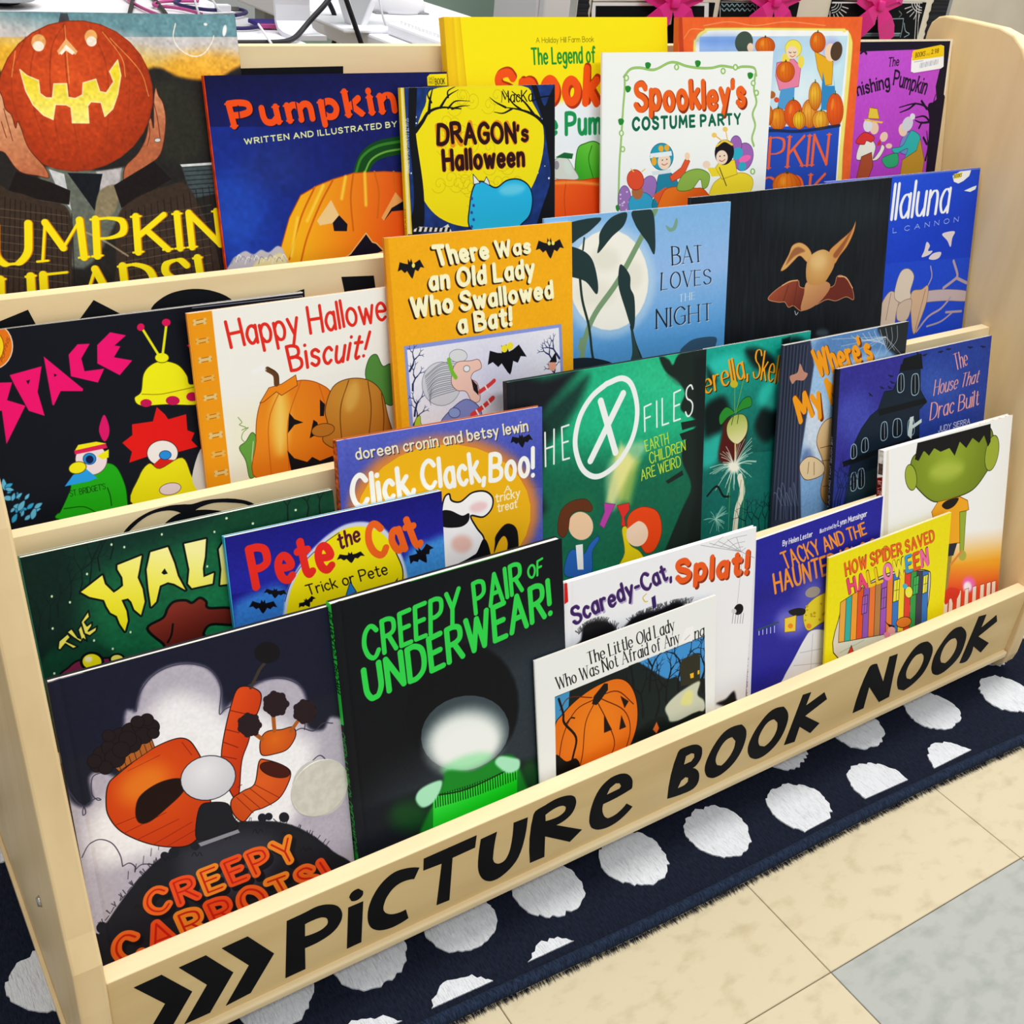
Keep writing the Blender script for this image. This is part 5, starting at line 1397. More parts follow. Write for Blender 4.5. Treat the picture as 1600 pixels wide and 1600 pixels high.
ART['darkbat'] = """
M|0.22|7|0.12
E|2c3a40|681,97 320,25 9,91|b=165.5 a=0.5
S|a05a40|374,371 443,334 520,324 535,349 576,358 707,369 731,334 767,338 813,376 833,431 789,416 733,424 683,413 629,425 595,425 549,438 507,414 481,416 460,395 427,391|oc=d89a70 ow=2.3 g=703428,403,316,509,442
C|6a3424|3.9|521,329 507,414|
C|6a3424|4.1|767,343 733,419|
C|6a3424|3.8|475,337 453,389|
S|b07a58|549,436 558,379 574,335 677,347 694,377 629,425|g=c89668,644,436,601,338
S|d0a068|432,279 468,229 485,199 523,192 564,211 587,241 569,266 527,239 495,254 458,277|oc=7a4a2c ow=2.2
S|c89058|681,236 726,209 792,174 813,143 807,180 777,227 738,260 713,286 690,265|oc=7a4a2c ow=2.3
S|d8b078|575,340 563,274 587,241 646,228 696,252 713,286 689,325 650,353|r=a8703c,629,268,748,364
S|8a5a3c|457,263 486,217 518,207 552,224 526,230 494,240|b=8.1 a=0.8
S|8a5434|703,252 747,215 798,170 769,217 724,264|b=8.5 a=0.8
C|e0a878|4.4|443,334 481,324 520,324|
C|e0a878|4.6|738,335 781,344 821,387|
E|e0b884|622,267 41,4 2,28|b=33.5 a=0.6
C|c8d0d4|2.8|515,434 523,449 533,441|
E|44525a|670,535 35,5 1,15|b=23.3
"""
ART['luna'] = """
P|2a5ad8|-75,-14 1035,-9 1116,395 -40,336|g=1c48c0,430,15,562,342
M|0.03|8|1
P|6a78c8|-8,-3 1038,2 1039,7 -7,5|
T|f4f6fa|0.13|llaluna|424,176 797,174 429,38 806,27|st=n tr=1.6
T|f4f6fa|0.17|Ste|250,175 387,175 250,41 387,39|st=n
T|b8c8ea|0.12|L CANNON|441,235 882,222 440,216 882,202|st=s tr=7
S|d8cad0|651,356 664,330 675,293 700,311 691,332 722,335 702,350|
S|d8cad0|701,367 728,347 782,346 777,368 742,376|
S|d8cad0|777,269 821,261 867,265 853,292 847,330 819,300|
S|b8a8ac|503,523 675,509 857,518 1027,549 1020,589 866,571 728,561 551,557|oc=7a6a78 ow=2.9
C|a898a4|14.7|828,509 897,482 921,462 881,395|
C|a898a4|14.9|914,473 995,504|
C|a898a4|11.0|887,559 826,601 739,628 667,685|
C|a898a4|11.3|980,632 866,623|
C|a898a4|8.9|914,629 836,661 737,671|
C|a898a4|7.1|716,486 736,448 720,402|
S|cbb5a4|404,600 411,529 463,483 520,520 512,586 498,669 407,684|oc=8a7468 ow=2.8
S|d2c2b2|494,459 520,404 570,398 611,435 595,500 617,531 558,546 494,517|oc=8a7a70 ow=2.8
S|c8a88e|604,507 673,498 716,486 718,554 686,636 651,695 623,628|oc=8a6a50 ow=2.9
S|c4b09e|524,548 609,535 595,619 525,615|oc=8a7468 ow=2.8
C|8a7060|3.5|465,491 447,606|
C|8a7060|3.6|700,501 657,675|
P|eef0f0|806,24 856,8 933,7 924,31 886,50 852,59 819,49|
P|e8d860|813,17 875,12 861,35 817,38|
T|6a5a10|0.20|BOOKS|816,33 869,30 816,19 869,17|
P|e8ecf0|899,92 960,79 987,75 981,91 946,100|
"""
ART['wiener'] = """
P|10302a|-13,-27 128,-13 166,444 -18,407|b=77.0
S|1a6a48|202,109 507,56 812,38 784,258 637,357 458,398 248,425 150,308|b=148.0
S|1c7a50|339,363 480,247 740,247 709,495 405,474|b=87.0
S|134836|-7,346 56,301 150,308 252,404 442,508 436,553 -18,407|b=24.4
S|124c34|574,28 817,-5 1022,16 1007,151 711,127|b=66.7
M|0.07|9|1
Y|0c2420|4.2|7,266,172,0.25,20,3|
Y|0c2420|4.2|41,238,173,0.25,21,3|
Y|0c2420|4.3|75,209,173,0.25,22,3|
Y|0c2420|4.3|110,181,174,0.25,23,3|
Y|0c2420|4.3|145,153,175,0.25,24,3|
Y|0c2420|4.3|180,124,175,0.25,25,3|
Y|0c2420|4.3|215,95,176,0.25,26,3|
Y|0c2420|4.3|251,66,177,0.25,27,3|
Y|0a241c|5.4|899,71,117,0.10,3,3|
Y|0a241c|5.5|945,72,118,0.10,5,3|
Y|0a241c|5.3|830,69,115,0.10,7,3|
E|d8f0c0|262,21 3,1 -1,4|
E|d8f0c0|298,38 3,1 -1,4|
E|d8f0c0|416,24 3,1 -1,4|
E|d8f0c0|581,54 3,1 -1,4|
E|d8f0c0|177,96 3,1 -1,4|
E|d8f0c0|626,18 4,1 -1,4|
E|d8f0c0|67,140 3,1 -1,4|
E|d8f0c0|114,172 3,1 -1,4|
E|d8f0c0|52,241 3,1 -1,4|
E|d8f0c0|32,385 3,1 -1,4|
E|d8f0c0|212,356 3,1 -1,4|
E|d8f0c0|162,313 3,1 -1,4|
E|d8f0c0|542,163 3,1 -1,4|
E|d8f0c0|710,55 4,1 -1,4|
E|d8f0c0|273,317 3,1 -1,4|
E|d8f0c0|861,42 4,1 -1,4|
P|f2e416|150,148 220,111 223,141 244,175 259,169 275,160 277,133 267,104 269,90 345,77 331,120 322,145 331,185 331,229 313,270 296,246 291,218 283,205 263,205 272,245 271,277 257,309 246,281 241,253 224,237 216,213 212,191 172,170|oc=0c1410 ow=12.1
P|f2e416|150,148 220,111 223,141 244,175 259,169 275,160 277,133 267,104 269,90 345,77 331,120 322,145 331,185 331,229 313,270 296,246 291,218 283,205 263,205 272,245 271,277 257,309 246,281 241,253 224,237 216,213 212,191 172,170|g=fff8a0,268,298,367,44
P|f2e416|373,73 428,69 440,126 445,171 462,224 448,211 430,194 411,184 385,189 366,238 348,251 349,190 353,126|oc=0c1410 ow=12.4
P|f2e416|373,73 428,69 440,126 445,171 462,224 448,211 430,194 411,184 385,189 366,238 348,251 349,190 353,126|g=fff8a0,268,298,367,44
P|f2e416|480,71 551,71 539,129 527,166 525,196 560,190 551,225 483,223 473,205 484,159|oc=0c1410 ow=12.7
P|f2e416|480,71 551,71 539,129 527,166 525,196 560,190 551,225 483,223 473,205 484,159|g=fff8a0,268,298,367,44
P|f2e416|587,115 613,85 635,82 613,241 575,236 586,185|oc=0c1410 ow=12.9
P|f2e416|587,115 613,85 635,82 613,241 575,236 586,185|g=fff8a0,268,298,367,44
P|0c1410|396,148 408,136 415,155 403,156|
P|f0e268|55,310 62,286 91,269 97,283 84,293 113,319 98,322 79,300 61,316|oc=0c2018 ow=4.9
P|f0e268|89,264 105,256 118,290 125,296 122,265 137,248 142,310 132,298 128,301 123,308 104,286|oc=0c2018 ow=4.9
P|f0e268|134,243 162,212 162,234 145,246 150,260 166,252 164,264 151,278 179,269 173,284 152,295 138,283|oc=0c2018 ow=5.0
S|8a3a2c|325,319 379,297 398,269 421,253 457,258 476,272 503,262 522,280 527,304 601,327 611,385 527,363 498,387 499,410 377,408 366,385|oc=0c1410 ow=8.5 g=5c2018,435,268,475,426
C|0c1410|6.3|406,327 396,362 381,384|
S|7a2c50|57,405 77,377 106,364 139,370 214,388 250,417 264,453 241,468|oc=0c1410 ow=6.1
E|f2e41c|145,380 31,10 -5,29|oc=0c1410 ow=8.0
E|f2eb70|219,394 21,6 -3,17|oc=0c1410 ow=6.1
E|fff9c0|136,369 11,3 -2,10|b=10.0
"""
ART['pete'] = """
P|1e1c78|-23,-33 1035,-29 1020,258 -2,249|g=2a2c9a,476,-38,454,217
S|3f7fd0|-18,388 9,295 106,263 218,262 264,376 222,513 -24,444|b=67.4
S|4a90d8|752,349 823,244 922,220 1038,231 1025,479 746,440|b=63.3
M|0.06|8|1
E|8f9cd8|514,249 304,9 28,219|a=0.0
S|c8d0e8|218,370 251,270 311,183 392,116 466,75 542,56 632,70 720,130 794,298 778,448 547,573 224,484|b=14.8
S|f4dd10|229,381 261,282 321,197 402,135 477,89 549,75 630,93 709,152 775,293 769,431 547,573 230,486|
C|1a1a3a|2.9|225,336 257,263 322,186 418,122 495,87|
C|1a1a3a|5.0|773,416 783,326 754,234|
T|e8352a|0.27|Pete|108,240 455,247 96,71 437,77|tr=2.2 j=0.3
T|5a1838|0.20|the|492,162 589,143 485,93 580,76|tr=2
T|f06a24|0.29|Cat|641,232 882,230 618,85 834,83|tr=2.2
T|1a1416|0.12|Trick or Pete|332,334 709,329 321,288 700,276|tr=2
P|12121c|474,207 489,185 512,194 526,197 529,184 538,194 545,186 549,199 564,199 587,194 605,219 586,214 572,223 558,217 547,232 540,237 533,231 519,213 506,217 492,205|
P|12121c|824,310 819,269 846,269 861,267 852,245 868,256 867,239 882,258 894,249 909,231 945,260 925,263 921,284 905,281 907,311 906,322 895,317 868,296 861,308 839,298|
P|12121c|138,275 153,260 169,270 180,275 185,265 189,275 196,269 197,281 209,283 227,284 236,307 222,300 210,305 201,297 189,308 183,311 179,305 171,288 161,288 152,276|
P|12121c|69,322 87,298 107,311 119,317 125,302 131,315 139,306 141,323 154,323 176,322 189,353 172,345 158,354 146,344 132,361 125,365 120,358 110,335 98,338 86,322|
P|12121c|284,381 287,359 302,361 312,359 309,348 317,354 318,345 325,355 333,351 345,341 363,357 351,358 345,369 336,368 334,384 332,389 326,386 312,375 306,381 294,376|
P|2f7fc8|500,384 527,321 553,376|oc=12203a ow=3.0
P|14143a|724,391 758,357 750,385|
"""
ART['click'] = """
P|5f6ac2|-15,-29 1045,-40 1044,382 -38,292|g=4c56a8,484,-7,473,276
M|0.05|8|1
E|e08a3a|500,416 475,34 41,365|b=80.1 a=0.9
E|f0b01c|500,422 433,31 38,333|
T|3a3458|0.17|doreen cronin and betsy lewin|88,93 927,102 82,49 921,54|st=s tr=2.1
T|f0e4c0|0.17|doreen cronin and betsy lewin|84,89 923,98 79,45 917,50|st=s tr=2.1
P|16141c|830,140 840,112 862,120 875,123 876,107 885,119 891,108 897,124 909,122 929,115 949,145 931,140 920,152 907,146 898,166 893,172 886,166 871,144 861,150 846,137|
T|fbfbf4|0.22|Click,|57,296 341,283 54,160 332,165|tr=2.2 j=0.5
T|fbfbf4|0.22|Clack,|385,274 690,289 378,156 680,156|tr=2.2 j=0.5
T|fbfbf4|0.22|Boo!|723,298 949,309 722,180 947,179|tr=2.2 j=0.5
T|fdf0c8|0.17|A|796,363 827,363 796,336 827,336|st=s
T|fdf0c8|0.16|tricky|748,402 875,399 747,363 874,360|st=s tr=2.2
T|fdf0c8|0.16|treat|757,450 860,448 757,410 860,409|st=s tr=2.2
S|fbfafa|467,422 483,336 510,318 521,350 566,364 626,334 692,340 731,378 724,428 679,458 616,440 645,503 680,556 675,610 631,631 557,652 458,660|oc=17151a ow=7.9
S|17151a|469,392 513,395 571,430 607,426 602,464 556,481 466,457|
E|f4c8cc|657,406 45,-2 6,24|b=25.2
E|f2b0a0|566,562 53,11 -1,42|b=37.9 a=0.8
S|17151a|458,660 540,660 631,631 680,562 712,631 716,767 456,721|
S|17151a|732,645 737,599 745,557 804,514 862,563 857,720 794,705 806,614 789,573 761,592|oc=d8a020 ow=2.6
"""
ART['xfiles'] = """
P|1f9c74|-32,-96 1021,-13 1040,438 12,307|b=87.6
E|2cb488|592,196 422,66 3,246|b=329.3 a=0.9
P|17644e|-46,296 1040,438 1066,1046 -63,766|b=275.9 a=0.8
E|3fc090|777,89 213,30 3,109|b=152.6 a=0.6
S|20242a|-21,-23 168,4 335,-11 257,67 164,154 177,259 128,433 156,545 -25,507|b=72.2
S|1a2c2c|134,175 319,51 381,34 318,153 193,262|b=67.5 a=0.8
M|0.05|10|1
S|22302c|1021,-13 858,-2 817,41 793,17 741,-6 776,63 855,127 885,173 865,239 961,310 891,383 879,466 935,592 879,698 778,884 754,938 1065,1014|b=12.7
P|22302c|867,295 961,296 962,324 875,330|
P|22302c|861,344 962,333 963,367 877,375|
P|22302c|788,540 881,509 889,531 803,555|
P|1a2624|933,30 1022,14 1065,1014 910,976 965,598|b=46.1
S|3f7060|777,76 829,97 862,129 841,131|b=12.3 a=0.5
S|fff8c0|478,585 525,601 595,469 679,374 645,340 544,350 471,432|b=49.0 a=0.45
P|f8e86a|532,585 597,599 646,423 510,344|b=55.4 a=0.5
P|fff2a0|468,569 505,585 612,417 543,323|b=30.5 a=0.55
T|f0f6f4|0.10|T|87,375 148,374 85,226 146,224|
T|f0f6f4|0.11|H|169,359 209,356 169,222 212,216|
T|f0f6f4|0.11|E|253,348 284,346 249,214 283,210|
C|f0f6f4|23.5|470,72 548,60 601,99 629,202 610,307 551,392 478,439 412,448 354,410 322,342 314,270 340,182 397,113 470,72|
L|f0f6f4|29.5|441,138 517,364|
L|f0f6f4|29.5|555,124 389,376|
T|f0f6f4|0.10|FILES|671,301 931,271 666,197 930,138|tr=4.2
T|c8e03c|0.13|EARTH|680,388 802,376 669,342 793,327|tr=2.4
T|c8e03c|0.13|CHILDREN|702,447 896,421 694,399 891,377|tr=2.4
T|c8e03c|0.13|ARE WEIRD|657,512 873,488 650,466 864,441|tr=2.4
E|1f7050|330,555 91,19 -1,66|b=23.8 a=0.8
S|2f6ab4|259,846 266,768 299,737 351,771 384,734 424,709 431,727 398,771 397,851 371,873|oc=1c3a6a ow=2.5
P|eef2f4|312,723 348,726 351,840 321,833|
E|f0c4a0|339,645 62,6 10,63|
S|6a3c20|223,642 237,563 289,530 363,534 398,574 385,594 330,577 288,590 274,653 248,675|oc=40200e ow=1.8
P|b04aa0|434,660 461,610 458,570 518,588 485,637 458,682|oc=602a60 ow=1.8
S|e0c81c|533,890 568,816 553,709 580,704 595,782 652,830 688,892 682,926|oc=7a6a10 ow=2.6
S|e8501c|580,692 597,644 666,630 748,671 772,764 737,838 687,845 651,795 615,714|oc=8a2a0c ow=2.6
E|f4d0b4|636,745 59,22 -11,55|
S|e8501c|580,709 614,660 702,661 721,741 678,690 629,691|
P|d83a34|525,595 590,597 593,627 566,655 573,696 549,691 552,652|oc=7a1c18 ow=1.9
"""
ART['cinder'] = """
P|1aa090|-1,-61 1053,-14 1107,571 6,428|g=0f5a54,652,23,684,555
M|0.05|10|1
S|0c201f|595,38 672,40 775,96 759,152 658,123|b=47.2
S|0c201f|360,264 471,224 514,318 441,392 385,412|b=46.4
S|0c201f|710,320 824,220 896,350 761,478 675,403|b=49.1
S|0c201f|870,22 985,65 1013,247 902,172|b=49.3
S|0c201f|371,83 429,133 393,170|b=45.2
S|3cc8b8|389,58 538,42 579,98 429,133|b=52.2 a=0.7
S|3cc8b8|722,205 842,193 833,340 688,287|b=55.5 a=0.7
S|3cc8b8|366,408 460,396 446,511 363,525|b=53.6 a=0.7
P|0b1e1e|817,15 869,10 886,943 812,926|b=17.9
T|2a1c08|0.14|erella,|370,201 618,158 351,109 588,52|st=n tr=1.6
T|2a1c08|0.14|Skele|650,169 837,225 665,42 853,110|st=n tr=1.6
T|f0a020|0.14|erella,|365,197 613,154 347,105 584,48|st=n tr=1.6
T|f0a020|0.14|Skele|645,164 832,221 660,38 848,106|st=n tr=1.6
T|f0a020|0.14|Cind|178,235 339,204 170,152 332,120|st=n
S|2f8a34|462,350 452,307 492,274 544,308 506,322|oc=0c3018 ow=2.7
S|2f8a34|552,309 588,257 634,250 645,292 590,301|oc=0c3018 ow=2.7
L|7aa048|4.0|544,308 537,177|
L|7aa048|4.0|552,309 590,162|
E|c0b030|533,177 23,3 1,17|
S|5a1c18|461,514 471,398 499,330 616,349 614,452 564,533|b=27.3
S|9cae58|511,416 500,359 537,321 599,326 626,371 617,423 567,456|oc=3a4a20 ow=2.7 g=e0d8a0,552,324,559,449
C|3a3018|3.4|537,321 527,361|
C|3a3018|3.4|568,321 562,361|
L|c8b080|10.3|555,454 560,532|
B|e8ecd8|3.1|553,555,48,152,34|a=.75
B|b8d8c8|2.8|553,555,48,138,30|a=.75
B|a8d0c0|2.8|451,789,27,76,28|a=.75
E|f4f0dc|553,561 36,7 1,27|b=27.7
C|e0dcc4|31.9|592,614 612,694 584,766 574,872|
C|8a9a80|3.5|601,631 577,779 565,870|
C|0c201f|10.4|395,665 451,631 493,685 533,696|
L|5a9a50|3.5|532,602 533,863|
L|5a9a50|3.6|620,619 623,883|
Y|0d2a28|6.6|666,925,218,-0.30,40,3|
Y|0d2a28|6.6|699,933,220,-0.20,41,3|
Y|0d2a28|6.6|733,940,221,-0.10,42,3|
Y|0d2a28|6.7|767,948,222,0.00,43,3|
Y|0d2a28|6.7|801,956,223,0.10,44,3|
Y|0d2a28|6.8|836,964,225,0.20,45,3|
Y|0d2a28|6.8|871,972,226,0.30,46,3|
"""  # the blurred dark strip on the right is a painted shadow, not cover art
ART['mummy'] = """
P|9cc0e8|128,86 529,91 682,1240 185,1118|g=7aa0d0,278,108,381,1010
S|5f86b8|265,3 996,-26 1095,227 803,148 537,145 337,187|b=70.6
E|d4e0f0|302,540 105,20 26,228|b=105.0 a=0.8
E|4a6090|251,678 52,10 8,76|b=61.6 a=0.7
M|0.05|9|1
P|2a3244|-49,-23 195,-14 241,137 218,380 189,665 244,1094 -46,1024|g=3a4258,-23,200,203,236 b=17.0
C|55607a|5.0|5,1 6,414 -1,967|a=0.7
C|141a28|5.0|17,3 18,416 14,970|a=0.7
C|55607a|5.0|30,4 30,418 29,974|a=0.7
C|141a28|5.0|42,6 42,420 44,978|a=0.7
C|55607a|5.0|55,8 54,423 60,981|a=0.7
C|141a28|5.1|67,9 65,425 75,985|a=0.7
C|55607a|5.1|80,11 77,427 91,988|a=0.7
C|141a28|5.1|93,13 89,429 106,992|a=0.7
C|55607a|5.1|105,15 101,431 121,996|a=0.7
C|141a28|5.1|118,16 113,433 137,999|a=0.7
C|55607a|5.1|131,18 125,435 153,1003|a=0.7
C|141a28|5.1|143,20 137,438 168,1007|a=0.7
C|55607a|5.1|156,22 149,440 184,1010|a=0.7
C|141a28|5.1|169,24 161,442 200,1014|a=0.7
C|55607a|5.1|182,25 174,444 216,1018|a=0.7
C|6a7890|5.2|-11,965 4,811 72,901|a=0.7
C|6a7890|5.2|29,974 32,788 98,907|a=0.7
C|6a7890|5.3|70,984 59,764 123,913|a=0.7
C|6a7890|5.3|111,993 95,831 149,918|a=0.7
C|6a7890|5.3|153,1003 123,807 175,924|a=0.7
C|6a7890|5.3|194,1013 151,783 201,930|a=0.7
S|2c3236|738,2 886,-22 1025,14 1036,218 858,148 792,74|b=27.1
C|c8d4de|3.5|520,19 603,55 813,69|a=0.7
L|c8d4de|3.5|812,62 367,16|a=0.55
C|c8d4de|3.5|566,19 640,60 815,80|a=0.7
L|c8d4de|3.5|812,62 444,65|a=0.55
C|c8d4de|3.5|613,18 678,66 816,92|a=0.7
L|c8d4de|3.5|812,62 522,115|a=0.55
C|c8d4de|3.5|660,17 716,71 818,103|a=0.7
L|c8d4de|3.5|812,62 587,57|a=0.55
C|c8d4de|3.6|708,16 754,76 820,114|a=0.7
L|c8d4de|3.6|812,62 668,107|a=0.55
C|c8d4de|3.6|756,15 793,81 821,125|a=0.7
L|c8d4de|3.6|812,62 750,158|a=0.55
C|c8d4de|3.6|804,14 832,86 823,136|a=0.7
L|c8d4de|3.6|812,62 817,99|a=0.55
C|c8d4de|3.6|853,14 871,92 825,147|a=0.7
L|c8d4de|3.6|812,62 902,151|a=0.55
C|c8d4de|3.6|902,13 910,97 826,158|a=0.7
L|c8d4de|3.6|812,62 989,204|a=0.55
S|b88878|60,172 116,160 131,114 165,161 197,179 170,210 111,201 84,217|
T|7a3c08|0.26|Where's|297,207 731,187 226,64 647,46|tr=2.2 j=0.6
T|7a3c08|0.27|My M|178,440 511,363 110,304 432,232|tr=2.4 j=0.5
T|f29a1e|0.26|Where's|288,200 721,179 218,58 637,39|tr=2.2 j=0.6
T|f29a1e|0.27|My M|169,433 501,356 101,297 423,225|tr=2.4 j=0.5
S|d8b88c|311,579 342,489 421,459 581,480 660,1073 453,987 379,893 395,763 364,682|oc=6a4a2c ow=4.5 g=a88050,324,507,582,898
S|e0c49c|191,688 248,655 323,677 392,736 377,786 263,792 208,751|oc=6a4a2c ow=4.4
C|7a5a38|4.5|347,622 441,626 552,662|
C|7a5a38|4.5|367,701 451,710|
C|7a5a38|4.4|262,687 259,754|
C|7a5a38|4.5|304,696 313,772|
C|7a5a38|4.6|396,858 525,871|
"""
ART['drac'] = """
P|3c3a90|-34,-48 432,-34 446,469 -37,427|b=98.8
P|2f4a96|432,-34 1046,-5 1085,535 482,419|b=144.4
E|5a6ac0|131,228 120,21 9,111|b=130.7 a=0.5
E|4a68b0|622,159 179,29 11,87|b=140.6 a=0.5
M|0.07|9|1
P|1a2c3c|91,594 104,470 131,324 166,275 217,230 263,211 296,140 349,143 380,93 391,41 514,37 530,172 580,231 532,257 549,403 533,487 330,561 216,651|oc=0c141c ow=3.4
P|223c48|104,470 296,468 299,670 85,621|
P|10181e|263,211 564,212 580,237 274,240|
P|10181e|386,67 405,16 519,11 536,79|
P|10181e|60,397 296,383 307,407 69,422|
P|0e1820|296,383 545,373 547,607 305,642|
S|10181e|383,154 376,93 395,79 413,93 419,152|oc=9ab4c8 ow=4.0
L|9ab4c8|3.0|396,85 403,152|
S|10181e|476,180 468,107 487,94 510,108 518,179|oc=9ab4c8 ow=4.1
L|9ab4c8|3.1|488,99 497,178|
S|10181e|179,377 175,332 194,319 211,333 215,376|oc=9ab4c8 ow=4.0
L|9ab4c8|3.0|194,324 199,375|
S|10181e|114,392 110,347 124,333 141,347 145,390|oc=9ab4c8 ow=4.0
L|9ab4c8|3.0|125,339 129,389|
S|10181e|297,347 291,284 309,271 327,285 333,345|oc=9ab4c8 ow=4.1
L|9ab4c8|3.1|310,277 317,345|
S|10181e|374,347 368,284 391,272 418,288 424,348|oc=9ab4c8 ow=4.1
L|9ab4c8|3.1|392,277 399,346|
S|10181e|472,360 465,302 485,288 503,303 509,358|oc=9ab4c8 ow=4.2
L|9ab4c8|3.2|485,294 492,358|
S|10181e|169,532 163,463 182,450 199,465 205,531|oc=9ab4c8 ow=4.1
L|9ab4c8|3.1|182,456 189,530|
S|10181e|125,534 120,471 135,457 152,472 157,532|oc=9ab4c8 ow=4.0
L|9ab4c8|3.0|135,463 141,532|
P|c8d8d0|467,359 475,281 500,280 496,319 554,301 556,318 498,336 495,381|
P|1a1c3c|524,24 525,19 533,19 537,20 535,16 539,18 540,16 543,19 547,18 552,16 560,21 554,21 552,24 548,23 546,27 546,29 543,27 537,24 534,25 529,23|
P|1a1c3c|630,25 631,19 639,20 643,21 643,17 646,20 647,17 650,21 654,20 660,19 667,24 661,24 659,26 654,25 652,29 651,30 649,29 643,25 640,26 634,24|
P|1a1c3c|680,19 683,14 690,16 695,17 695,13 698,16 700,14 702,17 706,17 713,16 719,22 713,21 710,23 705,22 702,25 701,26 699,25 694,21 690,22 685,19|
P|1a1c3c|830,31 835,26 842,28 847,30 848,27 850,29 853,27 854,31 859,31 866,31 872,37 866,35 861,37 857,35 854,39 852,40 849,38 845,33 841,34 836,31|
P|1a1c3c|922,39 927,35 935,38 939,39 941,37 943,39 946,38 947,41 952,42 959,42 964,49 958,47 953,48 949,46 945,49 943,50 940,48 937,43 932,43 928,40|
P|1a1c3c|312,75 318,71 324,75 328,76 330,74 332,77 334,75 335,79 339,79 345,80 348,87 343,84 339,85 336,83 331,85 329,86 327,84 325,79 321,79 318,76|
P|1a1c3c|324,102 330,99 336,103 340,105 342,103 343,106 346,105 346,108 350,109 357,110 359,117 354,114 349,115 346,112 341,114 339,114 337,113 336,108 332,107 329,104|
P|1a1c3c|262,113 269,111 274,115 277,117 280,115 281,118 285,117 283,120 287,122 294,123 295,129 291,127 286,127 283,124 277,125 275,125 274,124 273,119 269,118 267,114|
P|1a1c3c|312,119 320,118 324,122 327,125 331,123 330,126 334,126 333,128 336,130 343,132 343,139 339,135 334,135 331,132 325,133 323,133 322,131 322,126 318,125 316,121|
P|1a1c3c|195,129 203,128 207,133 209,136 213,134 213,137 216,137 214,139 218,141 224,144 223,150 219,147 214,145 212,143 206,143 204,142 203,141 204,136 200,135 199,131|
P|1a1c3c|481,-1 490,-1 493,4 495,7 500,6 499,8 503,9 500,11 503,13 510,16 507,22 504,18 498,17 497,14 490,13 488,13 487,11 489,7 485,5 485,2|
T|f0a090|0.13|The|765,120 844,109 733,47 825,38|st=n tr=1.6
T|f0a090|0.12|House That|624,210 930,200 629,144 945,144|st=n tr=1.5
T|f0a090|0.12|Drac Built|612,317 951,306 615,243 950,238|st=n tr=1.5
T|d8d4e8|0.15|JUDY SIERRA|677,383 898,385 677,359 898,361|st=s tr=2
Y|182248|6.0|25,608,234,0.20,60,3|
Y|182248|6.0|41,611,234,0.20,61,3|
Y|182248|6.1|57,615,235,0.20,62,3|
Y|182248|6.1|73,619,236,0.20,63,3|
Y|182248|6.1|89,622,236,0.20,64,3|
P|161a30|-1,0 18,0 14,605 -18,598|
"""
